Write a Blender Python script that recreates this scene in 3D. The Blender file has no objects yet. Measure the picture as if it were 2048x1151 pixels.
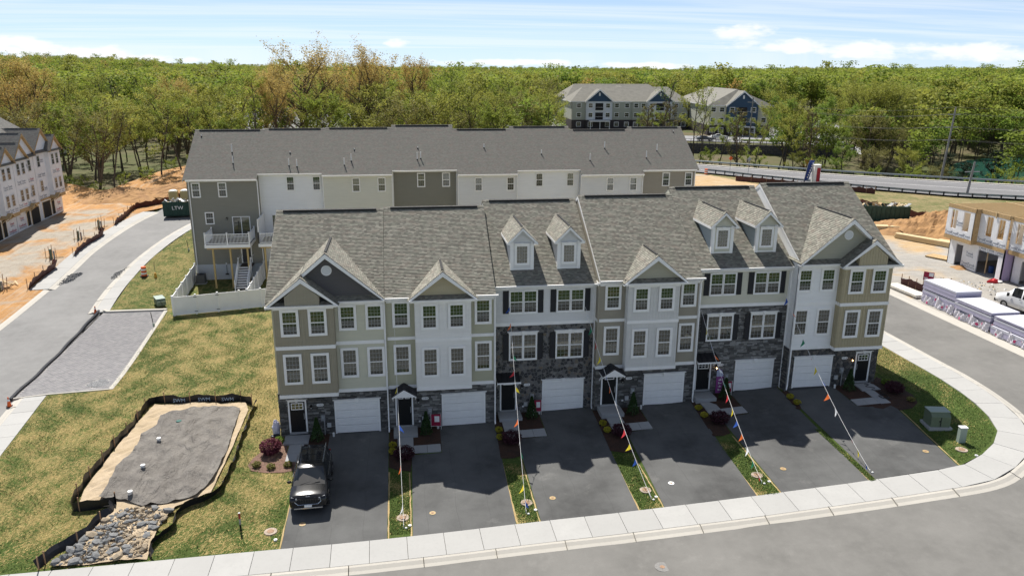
import bpy, bmesh, math, random
from math import sin, cos, pi, radians, hypot, floor
from mathutils import Vector, Matrix
rnd = random.Random(7)
S = bpy.context.scene
COL = S.collection

# ---------------------------------------------------------------- camera
def make_camera():
    yaw, pitch, roll = radians(8.3752764), radians(16.0324797), radians(0.37240486)
    f = Vector((sin(yaw) * cos(pitch), cos(yaw) * cos(pitch), -sin(pitch)))
    r = Vector((cos(yaw), -sin(yaw), 0)); u = r.cross(f)
    r2 = cos(roll) * r + sin(roll) * u; u2 = -sin(roll) * r + cos(roll) * u
    cam = bpy.data.cameras.new('camera'); o = bpy.data.objects.new('camera', cam); COL.objects.link(o)
    m = Matrix((r2, u2, -f)).transposed().to_4x4(); m.translation = Vector((7.89529347, -44.66248253, 22.13968444))
    o.matrix_world = m
    cam.sensor_width = 36; cam.lens = 1520.76 / 2048 * 36; cam.clip_start = .5; cam.clip_end = 9000
    S.camera = o
make_camera()
SUN_EL, SUN_AZ = 55.0, -15.0            # degrees; azimuth clockwise from +y (north)
# ---------------------------------------------------------------- world: sky with clouds
def make_world():
    w = bpy.data.worlds.new('World'); S.world = w; w.use_nodes = True
    nt = w.node_tree; N = nt.nodes; Lk = nt.links; N.clear()
    def n(t, **k):
        x = N.new(t)
        for a, b in k.items(): setattr(x, a, b)
        return x
    def math_(op, a, b=None, c=None, clamp=False):
        x = n('ShaderNodeMath', operation=op, use_clamp=clamp)
        for i, v in enumerate((a, b, c)):
            if v is None: continue
            if isinstance(v, (int, float)): x.inputs[i].default_value = v
            else: Lk.new(v, x.inputs[i])
        return x.outputs[0]
    sky = n('ShaderNodeTexSky', sky_type='NISHITA', sun_disc=False, sun_elevation=radians(SUN_EL),
            sun_rotation=radians(SUN_AZ), altitude=50, air_density=0.5, dust_density=0.1, ozone_density=1.6)
    tc = n('ShaderNodeTexCoord'); sp = n('ShaderNodeSeparateXYZ'); Lk.new(tc.outputs['Generated'], sp.inputs[0])
    X, Y, Z = sp.outputs
    az = math_('ARCTAN2', X, Y); el = math_('ARCSINE', Z)
    # cumulus near the horizon: (azimuth, elevation, half-width, half-height) in degrees
    def blob(a, e, wa, we):
        da = math_('DIVIDE', math_('SUBTRACT', az, radians(a)), radians(wa))
        de = math_('DIVIDE', math_('SUBTRACT', el, radians(e)), radians(we))
        q = math_('ADD', math_('MULTIPLY', da, da), math_('MULTIPLY', de, de))
        return math_('SUBTRACT', 1.0, q)
    blobs = None
    for b in CLOUDS:
        v = blob(*b); blobs = v if blobs is None else math_('MAXIMUM', blobs, v)
    cb = n('ShaderNodeCombineXYZ'); Lk.new(math_('MULTIPLY', az, 1.0), cb.inputs[0]); Lk.new(math_('MULTIPLY', el, 2.6), cb.inputs[1])
    nz = n('ShaderNodeTexNoise', noise_dimensions='3D'); nz.inputs['Scale'].default_value = 26; nz.inputs['Detail'].default_value = 7
    nz.inputs['Roughness'].default_value = .55; Lk.new(cb.outputs[0], nz.inputs['Vector'])
    puff = math_('ADD', math_('MAXIMUM', blobs, -1.5), math_('MULTIPLY', math_('SUBTRACT', nz.outputs['Fac'], .5), 3.4))
    mr = n('ShaderNodeMapRange', interpolation_type='SMOOTHSTEP'); Lk.new(puff, mr.inputs[0])
    mr.inputs[1].default_value = .1; mr.inputs[2].default_value = .95
    cum = math_('MULTIPLY', mr.outputs[0], .8)
    # cirrus veils, cover thickened for fill light: noise on a flat layer high above, stretched along one direction
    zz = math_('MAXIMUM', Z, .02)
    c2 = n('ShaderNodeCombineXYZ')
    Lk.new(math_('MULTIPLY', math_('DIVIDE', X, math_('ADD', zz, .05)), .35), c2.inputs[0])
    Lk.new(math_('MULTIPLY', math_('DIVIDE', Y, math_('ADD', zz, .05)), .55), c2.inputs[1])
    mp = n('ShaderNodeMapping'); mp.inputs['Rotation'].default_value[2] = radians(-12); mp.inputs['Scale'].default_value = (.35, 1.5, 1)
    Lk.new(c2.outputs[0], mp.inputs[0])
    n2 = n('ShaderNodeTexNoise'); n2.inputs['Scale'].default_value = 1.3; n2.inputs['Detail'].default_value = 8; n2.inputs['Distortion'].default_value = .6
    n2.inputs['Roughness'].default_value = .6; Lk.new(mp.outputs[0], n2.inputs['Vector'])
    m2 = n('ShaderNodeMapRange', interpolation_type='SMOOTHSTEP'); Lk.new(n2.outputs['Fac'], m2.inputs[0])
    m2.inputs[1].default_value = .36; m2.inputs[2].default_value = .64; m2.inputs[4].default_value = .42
    # thin whitening towards the horizon (humid spring air)
    hz = n('ShaderNodeMapRange'); Lk.new(el, hz.inputs[0]); hz.inputs[1].default_value = 0; hz.inputs[2].default_value = radians(14)
    hz.inputs[3].default_value = .62; hz.inputs[4].default_value = 0
    def mix(f, a, b):
        m = n('ShaderNodeMix', data_type='RGBA'); Lk.new(f, m.inputs[0])
        for s, v in ((6, a), (7, b)):
            if isinstance(v, tuple): m.inputs[s].default_value = v
            else: Lk.new(v, m.inputs[s])
        return m.outputs[2]
    CW = CLOUD_WHITE
    c = mix(hz.outputs[0], sky.outputs[0], (CW * .60, CW * .76, CW * .96, 1))
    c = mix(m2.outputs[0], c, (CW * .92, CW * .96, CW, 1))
    c = mix(cum, c, (CW, CW, CW * 1.0, 1))
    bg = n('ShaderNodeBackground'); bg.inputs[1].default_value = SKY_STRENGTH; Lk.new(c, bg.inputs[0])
    out = n('ShaderNodeOutputWorld'); Lk.new(bg.outputs[0], out.inputs[0])
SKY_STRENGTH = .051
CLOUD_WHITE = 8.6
CLOUDS = [(-24.5, 1.25, 3.2, .75), (-20.5, .85, 4.5, .55), (-16.5, .5, 3.5, .35), (24.4, 2.3, 2.6, .85), (27.8, 1.7, 2.8, .55), (33, 1.3, 4.5, .7), (39, 1.2, 4, .7),
          (8, .45, 7, .3), (18, .3, 5, .3), (50, 1.6, 6, 1.0), (-40, 1.6, 7, 1), (0, 1.75, 1.3, .35)]
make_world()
sun = bpy.data.lights.new('sun', 'SUN'); sun.energy = 3.05; sun.angle = radians(.53); sun.color = (1, .955, .89)
so = bpy.data.objects.new('sun', sun); COL.objects.link(so)
_sd = Vector((sin(radians(SUN_AZ)) * cos(radians(SUN_EL)), cos(radians(SUN_AZ)) * cos(radians(SUN_EL)), sin(radians(SUN_EL))))
so.rotation_euler = _sd.to_track_quat('Z', 'Y').to_euler(); so.location = (0, 0, 80)
S.view_settings.view_transform = 'Standard'; S.view_settings.look = 'None'; S.view_settings.gamma = 1
S.view_settings.use_curve_mapping = False; S.view_settings.exposure = 1.3
S.render.engine = 'CYCLES'
S.cycles.max_bounces = 6; S.cycles.diffuse_bounces = 4; S.cycles.glossy_bounces = 3; S.cycles.transparent_max_bounces = 8
S.cycles.use_denoising = True
S.cycles.sample_clamp_indirect = 6

# ---------------------------------------------------------------- terrain height
def lerp(x, t):
    if x <= t[0][0]: return t[0][1]
    for (a, u), (b, v) in zip(t, t[1:]):
        if x <= b: return u + (v - u) * (x - a) / (b - a)
    return t[-1][1]
ZX = [(-60, -.5), (-20, -.3), (0, 0), (6, .02), (11, .08), (18, .25), (25, .55), (31, .93), (36, 1.25), (46, 1.65), (60, 2.2), (80, 2.4)]
ZY = [(0, 0), (15, .2), (27, .7), (36, 1.2), (50, 1.9), (65, 2.4), (100, 2.6)]
def sst(x, a, b):
    t = min(1, max(0, (x - a) / (b - a))); return t * t * (3 - 2 * t)
RISE = [(-60, 15), (-24, 15), (-18, 13), (-14, 3), (-8, 1), (0, 0), (10, 0), (18, -1), (22, -1), (28, 3), (60, 3)]
def T(x, y):
    z = (lerp(x - 1.2, ZX) + lerp(x, ZX) * 2 + lerp(x + 1.2, ZX)) / 4
    if y < 0: z += .035 * max(y, -14)
    else:
        z += (lerp(y - 2, ZY) + lerp(y, ZY) * 2 + lerp(y + 2, ZY)) / 4 * (1 - .75 * min(1, max(0, (x - 5) / 40)))
    if y > 60:
        # gully between the main road and the retaining wall, then the pond hollow
        u = (x - 70.5) * .613 + (y - 109.4) * .79        # distance beyond the far guardrail
        t = (x - 70.5) * .79 - (y - 109.4) * .613        # along the road
        if u > 0 and t > -40:
            q = (x - 88.8) * .40 + (y - 155.4) * .916     # beyond the retaining wall when positive
            k = sst(x, 122, 132)
            dip = sst(t, -35, -20) * sst(u, 2, 14) * (1 - (1 - k) * sst(q, .4, 4.0) - k * sst(q, 40, 70)) * (1 - sst(x, 230, 270))
            z -= dip * (2.6 + 2.2 * sst(t, 22, 45))
        r = hypot(x - 8, y + 45)
        if r > 200:
            a = math.degrees(math.atan2(x - 7.9, y + 44.7))
            z += lerp(a, RISE) * (sst(r, 260, 1500) if a < 22 else sst(r, 230, 700) * sst(a, 22, 25) + sst(r, 260, 1500) * (1 - sst(a, 22, 25)))
    return z

# ---------------------------------------------------------------- materials
MATS = {}
def mat(name, col=(.5, .5, .5), rough=.7, spec=.3, metal=0.0, noise=0.0, nscale=3.0, bump=0.0, bscale=20.0, build=None, **kw):
    if name in MATS: return MATS[name]
    m = bpy.data.materials.new(name); m.use_nodes = True; MATS[name] = m
    nt = m.node_tree; b = nt.nodes['Principled BSDF']
    b.inputs['Base Color'].default_value = (*col, 1); b.inputs['Roughness'].default_value = rough
    b.inputs['Specular IOR Level'].default_value = spec; b.inputs['Metallic'].default_value = metal
    for k, v in kw.items(): b.inputs[k].default_value = v
    g = NG(nt, b)
    if build: build(g)
    else:
        if noise:
            v = g.noise(g.obj(), nscale, 5)
            g.to('Base Color', g.mixc(g.rng(v, .3, .7, 0, 1), tuple(c * (1 - noise) for c in col), tuple(min(1, c * (1 + noise)) for c in col)))
        if bump: g.bump(g.noise(g.obj(), bscale, 4), bump)
    return m
class NG:
    def __init__(s, nt, b): s.nt, s.b, s.N, s.L = nt, b, nt.nodes, nt.links
    def n(s, t, **k):
        x = s.N.new(t)
        for a, v in k.items(): setattr(x, a, v)
        return x
    def put(s, sock, v):
        if isinstance(v, (int, float)): sock.default_value = v
        elif isinstance(v, tuple): sock.default_value = (*v, 1) if len(v) == 3 and sock.type == 'RGBA' else v
        else: s.L.new(v, sock)
    def to(s, name, v): s.put(s.b.inputs[name], v)
    def obj(s): return s.n('ShaderNodeTexCoord').outputs['Object']
    def geo(s): return s.n('ShaderNodeNewGeometry').outputs['Position']
    def uv(s): return s.n('ShaderNodeUVMap').outputs[0]
    def map(s, v, scale=(1, 1, 1), rot=0, loc=(0, 0, 0)):
        x = s.n('ShaderNodeMapping'); s.L.new(v, x.inputs[0]); x.inputs['Scale'].default_value = scale
        x.inputs['Rotation'].default_value[2] = rot; x.inputs['Location'].default_value = loc; return x.outputs[0]
    def noise(s, v, scale, det=4, rough=.55, dist=0.0, out='Fac'):
        x = s.n('ShaderNodeTexNoise'); s.L.new(v, x.inputs['Vector']); x.inputs['Scale'].default_value = scale
        x.inputs['Detail'].default_value = det; x.inputs['Roughness'].default_value = rough; x.inputs['Distortion'].default_value = dist
        return x.outputs[out]
    def vor(s, v, scale, feature='F1', out='Distance', rnd_=1.0):
        x = s.n('ShaderNodeTexVoronoi', feature=feature); s.L.new(v, x.inputs['Vector']); x.inputs['Scale'].default_value = scale
        x.inputs['Randomness'].default_value = rnd_; return x.outputs[out]
    def rng(s, v, a, b, c=0.0, d=1.0, smooth=False):
        x = s.n('ShaderNodeMapRange'); s.put(x.inputs[0], v)
        if smooth: x.interpolation_type = 'SMOOTHSTEP'
        for i, q in enumerate((a, b, c, d)): x.inputs[i + 1].default_value = q
        return x.outputs[0]
    def mixc(s, f, a, b, mode='MIX'):
        x = s.n('ShaderNodeMix', data_type='RGBA', blend_type=mode)
        s.put(x.inputs[0], f); s.put(x.inputs[6], a); s.put(x.inputs[7], b); return x.outputs[2]
    def ramp(s, v, stops):
        x = s.n('ShaderNodeValToRGB'); s.put(x.inputs[0], v); e = x.color_ramp.elements
        while len(e) < len(stops): e.new(.5)
        for q, (p, c) in zip(e, stops): q.position = p; q.color = (*c, 1)
        return x.outputs[0]
    def m(s, op, a, b=0.0, c=None, clamp=False):
        x = s.n('ShaderNodeMath', operation=op, use_clamp=clamp); s.put(x.inputs[0], a); s.put(x.inputs[1], b)
        if c is not None: s.put(x.inputs[2], c)
        return x.outputs[0]
    def sep(s, v):
        x = s.n('ShaderNodeSeparateXYZ'); s.L.new(v, x.inputs[0]); return x.outputs
    def comb(s, a, b=0.0, c=0.0):
        x = s.n('ShaderNodeCombineXYZ')
        for i, v in enumerate((a, b, c)): s.put(x.inputs[i], v)
        return x.outputs[0]
    def white(s, v, out='Value'):
        x = s.n('ShaderNodeTexWhiteNoise'); s.L.new(v, x.inputs['Vector']); return x.outputs[out]
    def attr(s, name, out='Fac', typ='GEOMETRY'):
        x = s.n('ShaderNodeAttribute', attribute_name=name, attribute_type=typ); return x.outputs[out]
    def orand(s): return s.n('ShaderNodeObjectInfo').outputs['Random']
    def bump(s, h, strength=.3, dist=.02):
        x = s.n('ShaderNodeBump'); x.inputs['Strength'].default_value = strength; x.inputs['Distance'].default_value = dist
        s.L.new(h, x.inputs['Height']); s.L.new(x.outputs[0], s.b.inputs['Normal'])

def sc3(c, k): return tuple(v * k for v in c)
def b_shingle(base, k=1.0, tint=1.0):
    q = lambda f_: sc3(base, 1 + (f_ - 1) * k)
    def f(g):
        u, v, _ = g.sep(g.uv())
        row = g.m('FLOOR', g.m('DIVIDE', g.m('ADD', v, .001), .125))
        ru = g.m('MULTIPLY', g.white(g.comb(row, 3.3)), 9.0)
        cu = g.m('FLOOR', g.m('DIVIDE', g.m('ADD', u, ru), .17))
        r1 = g.white(g.comb(cu, row, 1.0)); r2 = g.white(g.comb(cu, row, 5.0)); r3 = g.noise(g.comb(g.m('MULTIPLY', u, 1.2), g.m('MULTIPLY', v, 2.0), 0.0), 1.3, 4)
        grain = g.noise(g.obj(), 45, 3)
        c = g.ramp(r1, [(0, q(.5)), (.25, q(.66)), (.5, q(.95)), (.75, q(1.18)), (.92, q(1.4)), (1, q(1.6))])
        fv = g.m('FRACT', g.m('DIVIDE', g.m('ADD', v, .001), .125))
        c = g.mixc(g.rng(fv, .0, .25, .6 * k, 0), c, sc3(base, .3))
        c = g.mixc(g.rng(r3, .5, .68, 0, .5 * tint), c, (base[0] * 1.12, base[1] * .93, base[2] * .9)); c = g.mixc(g.rng(r3, .5, .32, 0, .5 * tint), c, (base[0] * .9, base[1] * 1.0, base[2] * .92))
        c = g.mixc(g.rng(grain, .3, .7, 0, .3), c, sc3(base, 1.2))
        g.to('Base Color', c); g.to('Roughness', .92)
        g.bump(g.m('ADD', r1, g.m('MULTIPLY', grain, .6)), .3, .012)
    return f
def b_siding(col):
    def f(g):
        v = g.noise(g.map(g.obj(), (.3, .3, 2.5)), 2.2, 4); d = g.noise(g.obj(), .6, 3)
        c = g.mixc(g.rng(v, .3, .7, 0, 1), sc3(col, .96), sc3(col, 1.03))
        c = g.mixc(g.rng(d, .45, .75, 0, .12), c, sc3(col, .86)); g.to('Base Color', c)
        g.bump(g.noise(g.map(g.obj(), (1, 1, 8)), 14, 3), .06)
    return f
def b_stone(stops):
    def f(g):
        r = g.attr('rnd'); n1 = g.noise(g.obj(), 9, 5, .65); n2 = g.noise(g.obj(), 40, 3)
        c = g.ramp(r, stops)
        c = g.mixc(g.rng(n1, .35, .7, 0, .55), c, (.16, .155, .145)); c = g.mixc(g.rng(n2, .4, .75, 0, .35), c, (.03, .03, .032))
        g.to('Base Color', c); g.bump(n1, .5, .03)
    return f
def b_asphalt(col, blotch=.25, warm=0, rec=None):
    def f(g):
        p = g.geo(); n1 = g.noise(p, .25, 6, .6); n2 = g.noise(p, 1.6, 6, .65); n3 = g.noise(p, 40, 3, .7)
        st = g.noise(g.map(p, (1, .12, 1), radians(20)), 1.4, 5)
        c = g.mixc(g.rng(n1, .35, .65), sc3(col, 1 - blotch), sc3(col, 1 + blotch))
        c = g.mixc(g.rng(n2, .42, .72, 0, .4), c, sc3(col, 1.35))
        c = g.mixc(g.rng(st, .55, .75, 0, .3), c, sc3(col, 1.25 + warm))
        c = g.mixc(g.rng(n3, .35, .7, 0, .35), c, sc3(col, .62))
        dust = g.noise(p, .55, 7, .7); sx, sy, _z = g.sep(p)
        seam = g.m('ABSOLUTE', g.m('SUBTRACT', g.m('FRACT', g.m('DIVIDE', g.m('ADD', sx, g.m('MULTIPLY', g.noise(p, .4, 3), .5)), 1.62)), .5))
        c = g.mixc(g.rng(seam, .0, .018, .35, 0), c, sc3(col, .6)) if rec else c
        c = g.mixc(g.rng(dust, .58, .8, 0, .35), c, (.3, .29, .27))
        g.to('Base Color', c); g.to('Roughness', .9); g.bump(n3, .25, .01)
    return f
def b_concrete(col):
    def f(g):
        p = g.geo(); r = g.orand(); n1 = g.noise(p, .7, 6, .6); n2 = g.noise(p, 6, 5, .6); n3 = g.noise(p, 60, 2)
        c = g.mixc(r, sc3(col, .92), sc3(col, 1.05)); c = g.mixc(g.rng(n1, .35, .7, 0, .5), c, sc3(col, .86))
        c = g.mixc(g.rng(n2, .5, .75, 0, .3), c, sc3(col, .75)); c = g.mixc(g.rng(n3, .4, .7, 0, .15), c, sc3(col, 1.15))
        g.to('Base Color', c); g.to('Roughness', .85); g.bump(n3, .15, .006)
    return f
def b_lawn(straw, green=(.062, .115, .017), dry=(.27, .20, .075), ang=35):
    def f(g):
        p = g.geo(); w = g.map(p, (1, 1, 1), radians(ang))
        streak = g.noise(g.map(w, (.55, 3.2, 1)), .9, 7, .68, .6); st2 = g.noise(g.map(p, (3.0, .7, 1), radians(-28)), 1.5, 6, .7, .5)
        patch = g.noise(p, .22, 5, .6); fine = g.noise(p, 16, 5, .75); fine2 = g.noise(p, 5, 5, .7)
        k = g.m('ADD', g.m('MULTIPLY', streak, .5), g.m('ADD', g.m('MULTIPLY', st2, .3), g.m('MULTIPLY', patch, .45)))
        k = g.rng(k, .62 - straw * .2, .82 - straw * .2, 0, 1, True)
        c = g.mixc(g.rng(patch, .35, .65), sc3(green, .8), sc3(green, 1.25))
        c = g.mixc(k, c, g.mixc(g.rng(st2, .35, .65), sc3(dry, .75), sc3(dry, 1.15)))
        c = g.mixc(g.rng(fine, .3, .65, .55, 0), c, sc3(green, .38)); c = g.mixc(g.rng(fine2, .5, .75, 0, .4), c, sc3(green, 1.5))
        g.to('Base Color', c); g.to('Roughness', .95); g.bump(g.m('ADD', fine, g.m('MULTIPLY', fine2, .7)), .9, .05)
    return f
def b_dirt(c1, c2, c3, scale=.16):
    def f(g):
        p = g.geo(); n1 = g.noise(p, scale, 7, .62, .8); n2 = g.noise(p, 1.2, 7, .7, .4); n3 = g.noise(p, 12, 5, .7)
        st = g.noise(g.map(p, (.25, 2.2, 1), radians(-55)), .8, 6, .6)
        c = g.mixc(g.rng(n1, .4, .6, 0, 1, True), c1, c2); c = g.mixc(g.rng(n2, .45, .7, 0, .7), c, c3)
        c = g.mixc(g.rng(st, .5, .7, 0, .4), c, sc3(c2, .8)); c = g.mixc(g.rng(n3, .4, .7, 0, .4), c, sc3(c1, .6))
        g.to('Base Color', c); g.to('Roughness', .95); g.bump(g.m('ADD', n2, g.m('MULTIPLY', n3, .4)), .9, .09)
    return f
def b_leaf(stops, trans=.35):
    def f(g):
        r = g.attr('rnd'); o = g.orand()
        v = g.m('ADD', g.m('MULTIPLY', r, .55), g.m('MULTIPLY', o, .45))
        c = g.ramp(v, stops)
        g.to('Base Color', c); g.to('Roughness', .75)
        t = g.n('ShaderNodeBsdfTranslucent'); g.L.new(c, t.inputs[0])
        ms = g.n('ShaderNodeMixShader'); ms.inputs[0].default_value = trans
        out = [x for x in g.N if x.type == 'OUTPUT_MATERIAL'][0]
        g.L.new(g.b.outputs[0], ms.inputs[1]); g.L.new(t.outputs[0], ms.inputs[2]); g.L.new(ms.outputs[0], out.inputs[0])
    return f
def b_glass(g, k=.85, base=.055):
    # window pane seen from outside in daylight: dark room behind a strong mirror coat
    p = g.obj(); n = g.noise(p, 1.3, 2)
    g.to('Base Color', g.mixc(g.m('ADD', g.rng(n, .35, .65), g.m('MULTIPLY', g.rng(g.orand(), .75, .8), 2.0)), (.006, .008, .008), (.020, .023, .021)))
    gl = g.n('ShaderNodeBsdfGlossy'); gl.inputs['Roughness'].default_value = .03; gl.inputs[0].default_value = (.82, .88, .86, 1)
    ms = g.n('ShaderNodeMixShader'); fr = g.n('ShaderNodeFresnel'); fr.inputs[0].default_value = 1.75
    bp = g.n('ShaderNodeBump'); bp.inputs['Strength'].default_value = .06; bp.inputs['Distance'].default_value = .02
    g.L.new(g.noise(p, 1.1, 1), bp.inputs['Height']); g.L.new(bp.outputs[0], gl.inputs['Normal'])
    g.L.new(g.m('ADD', g.m('MULTIPLY', fr.outputs[0], k), base * k, clamp=True), ms.inputs[0])
    out = [x for x in g.N if x.type == 'OUTPUT_MATERIAL'][0]
    g.L.new(g.b.outputs[0], ms.inputs[1]); g.L.new(gl.outputs[0], ms.inputs[2]); g.L.new(ms.outputs[0], out.inputs[0])
WHITE = mat('white_trim', (.87, .862, .84), .45, noise=.04, nscale=2)
VINYL = mat('white_vinyl', (.85, .85, .845), .4, noise=.03, nscale=1.5)
BLACK = mat('black_paint', (.012, .012, .013), .4)
DARKM = mat('dark_metal', (.03, .03, .032), .4, metal=.3)
GLASS = mat('window_glass', (.02, .02, .02), .1, build=b_glass)
GLASS_S = mat('screened_glass', (.02, .02, .02), .1, build=lambda g: b_glass(g, .45, .06))
MUNT = mat('grille_white', (.42, .43, .43), .5)
GARAGE = mat('garage_door_paint', (.83, .825, .805), .5, noise=.03)
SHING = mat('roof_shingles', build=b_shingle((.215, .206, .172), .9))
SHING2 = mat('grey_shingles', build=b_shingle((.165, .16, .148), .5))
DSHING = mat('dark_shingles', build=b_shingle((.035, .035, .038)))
LEDGE = mat('ledge_stone', build=b_stone([(0, (.037, .036, .034)), (.35, (.075, .074, .07)), (.65, (.15, .147, .138)), (1, (.30, .295, .275))]))
LEDGE2 = mat('light_ledge_stone', build=b_stone([(0, (.065, .064, .061)), (.3, (.14, .138, .13)), (.7, (.27, .265, .25)), (1, (.42, .415, .395))]))
FIELD = mat('field_stone', build=b_stone([(0, (.022, .023, .026)), (.42, (.04, .04, .042)), (.47, (.15, .145, .135)), (.75, (.22, .21, .2)), (.9, (.2, .155, .10)), (1, (.3, .29, .27))]))
FIELD2 = mat('cut_stone', build=b_stone([(0, (.03, .031, .034)), (.35, (.06, .06, .062)), (.6, (.12, .115, .105)), (.85, (.17, .15, .12)), (1, (.25, .24, .22))]))
MORTAR = mat('mortar', (.075, .074, .071), .9, noise=.2, nscale=8)
MORTAR2 = mat('light_mortar', (.2, .195, .185), .9, noise=.2, nscale=8)
SIDE = {k: mat(k + '_siding', c, build=b_siding(c)) for k, c in dict(
    brown=(.36, .325, .245), sagetan=(.60, .585, .46), olive=(.46, .445, .32), palegrey=(.83, .82, .79), grey=(.72, .715, .695),
    taupe=(.33, .30, .235), midgrey=(.68, .675, .65), sage=(.62, .60, .49), white=(.85, .845, .825), tan=(.46, .40, .265),
    charcoal=(.12, .112, .108), greytan=(.42, .40, .31), bluegrey=(.36, .41, .42), rtaupe=(.27, .26, .215), rwhite=(.85, .85, .84), cream=(.70, .685, .59),
    rolive=(.25, .24, .195), rgrey=(.73, .73, .72), rtan=(.36, .325, .265), foundation=(.52, .54, .55)).items()}
# ---------------------------------------------------------------- mesh helpers
class MB:
    """collects faces and links them as ONE mesh object"""
    def __init__(s): s.v = []; s.f = []; s.mi = []; s.uv = []; s.rn = []; s.mats = []; s.sm = []; s.tr = None
    def mid(s, m):
        if m not in s.mats: s.mats.append(m)
        return s.mats.index(m)
    def face(s, pts, m, uv=None, r=None, smooth=False):
        k = len(s.v)
        if s.tr: pts = [s.tr @ Vector(p) for p in pts]
        s.v.extend(tuple(p) for p in pts); s.f.append(tuple(range(k, k + len(pts)))); s.mi.append(s.mid(m)); s.uv.append(uv)
        s.rn.append(rnd.random() if r is None else r); s.sm.append(smooth)
    def box(s, x0, x1, y0, y1, z0, z1, m, r=None, skip=''):
        if x0 > x1: x0, x1 = x1, x0
        if y0 > y1: y0, y1 = y1, y0
        if z0 > z1: z0, z1 = z1, z0
        r = rnd.random() if r is None else r
        a = [(x0, y0, z0), (x1, y0, z0), (x1, y1, z0), (x0, y1, z0), (x0, y0, z1), (x1, y0, z1), (x1, y1, z1), (x0, y1, z1)]
        for k, q in (('b', (3, 2, 1, 0)), ('t', (4, 5, 6, 7)), ('f', (0, 1, 5, 4)), ('k', (2, 3, 7, 6)), ('r', (1, 2, 6, 5)), ('l', (3, 0, 4, 7))):
            if k not in skip: s.face([a[i] for i in q], m, r=r)
    def prism(s, poly, d, m, r=None, caps=True):
        """poly: 3D points in a plane, extruded by vector d"""
        r = rnd.random() if r is None else r; d = Vector(d); A = [Vector(p) for p in poly]; B = [p + d for p in A]
        n = len(A)
        if caps: s.face(A, m, r=r); s.face(B[::-1], m, r=r)
        for i in range(n): s.face([A[i], B[i], B[(i + 1) % n], A[(i + 1) % n]], m, r=r)
    def tube(s, pts, rad, m, n=8, caps=True, smooth=True, r=None):
        pts = [Vector(p) for p in pts]; rads = rad if isinstance(rad, (list, tuple)) else [rad] * len(pts)
        rings = []; r = rnd.random() if r is None else r
        for i, p in enumerate(pts):
            d = (pts[min(i + 1, len(pts) - 1)] - pts[max(i - 1, 0)]).normalized()
            a = d.cross(Vector((0, 0, 1)));
            if a.length < 1e-3: a = d.cross(Vector((0, 1, 0)))
            a.normalize(); b = d.cross(a)
            rings.append([p + (a * cos(2 * pi * k / n) + b * sin(2 * pi * k / n)) * rads[i] for k in range(n)])
        for A, B in zip(rings, rings[1:]):
            for k in range(n): s.face([A[k], A[(k + 1) % n], B[(k + 1) % n], B[k]], m, r=r, smooth=smooth)
        if caps: s.face(rings[0][::-1], m, r=r); s.face(rings[-1], m, r=r)
    def cyl(s, x, y, z0, z1, r0, m, r1=None, n=12, smooth=True):
        s.tube([(x, y, z0), (x, y, z1)], [r0, r0 if r1 is None else r1], m, n, smooth=smooth)
    def bar(s, a, b, w, h, m, r=None):
        """rectangular bar from a to b, w across (horizontal), h high"""
        a, b = Vector(a), Vector(b); d = (b - a).normalized(); u = d.cross(Vector((0, 0, 1)))
        if u.length < 1e-3: u = Vector((1, 0, 0))
        u.normalize(); v = u.cross(d); u *= w / 2; v *= h / 2
        s.prism([a - u - v, a + u - v, a + u + v, a - u + v], b - a, m, r=r)
    def ell(s, c, rx, ry, rz, m, nu=10, nv=7, jit=0, smooth=True, rr=None):
        P = []
        for j in range(nv + 1):
            th = pi * j / nv; row = []
            for i in range(nu):
                ph = 2 * pi * i / nu; k = 1 + (rnd.uniform(-jit, jit) if jit else 0)
                row.append((c[0] + rx * k * sin(th) * cos(ph), c[1] + ry * k * sin(th) * sin(ph), c[2] + rz * k * cos(th)))
            P.append(row)
        q = rnd.random() if rr is None else rr
        for j in range(nv):
            for i in range(nu):
                k = (i + 1) % nu
                if j == 0: s.face([P[0][0], P[1][i], P[1][k]], m, smooth=smooth, r=q)
                elif j == nv - 1: s.face([P[j][i], P[nv][0], P[j][k]], m, smooth=smooth, r=q)
                else: s.face([P[j][i], P[j + 1][i], P[j + 1][k], P[j][k]], m, smooth=smooth, r=q)
    def mesh(s, name, weld=False):
        me = bpy.data.meshes.new(name); me.from_pydata(s.v, [], s.f)
        for m in s.mats: me.materials.append(m)
        n = len(s.f)
        me.polygons.foreach_set('material_index', s.mi); me.polygons.foreach_set('use_smooth', s.sm)
        a = me.attributes.new('rnd', 'FLOAT', 'FACE'); a.data.foreach_set('value', s.rn)
        me.update()
        uvs = []
        V = s.v
        for f, uv in zip(s.f, s.uv):
            if uv: 
                for q in uv: uvs += q
                continue
            p0, p1, p2 = V[f[0]], V[f[1]], V[f[2]]
            ax, ay, az = p1[0] - p0[0], p1[1] - p0[1], p1[2] - p0[2]; bx, by, bz = p2[0] - p0[0], p2[1] - p0[1], p2[2] - p0[2]
            nx, ny, nz = ay * bz - az * by, az * bx - ax * bz, ax * by - ay * bx
            l = math.sqrt(nx * nx + ny * ny + nz * nz) or 1; nx /= l; ny /= l; nz /= l
            h = hypot(nx, ny)
            if h < .02:
                for i in f: uvs += V[i][:2]
            else:
                tx, ty = -ny / h, nx / h; vx, vy, vz = -ty * -nz if 0 else (ty * nz) * -1, tx * nz, h
                vx, vy, vz = ty * nz, -tx * nz, (tx * ny - ty * nx)
                if vz < 0: vx, vy, vz = -vx, -vy, -vz
                for i in f:
                    p = V[i]; uvs += (p[0] * tx + p[1] * ty, p[0] * vx + p[1] * vy + p[2] * vz)
        l = me.uv_layers.new(name='UVMap'); l.data.foreach_set('uv', uvs)
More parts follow.
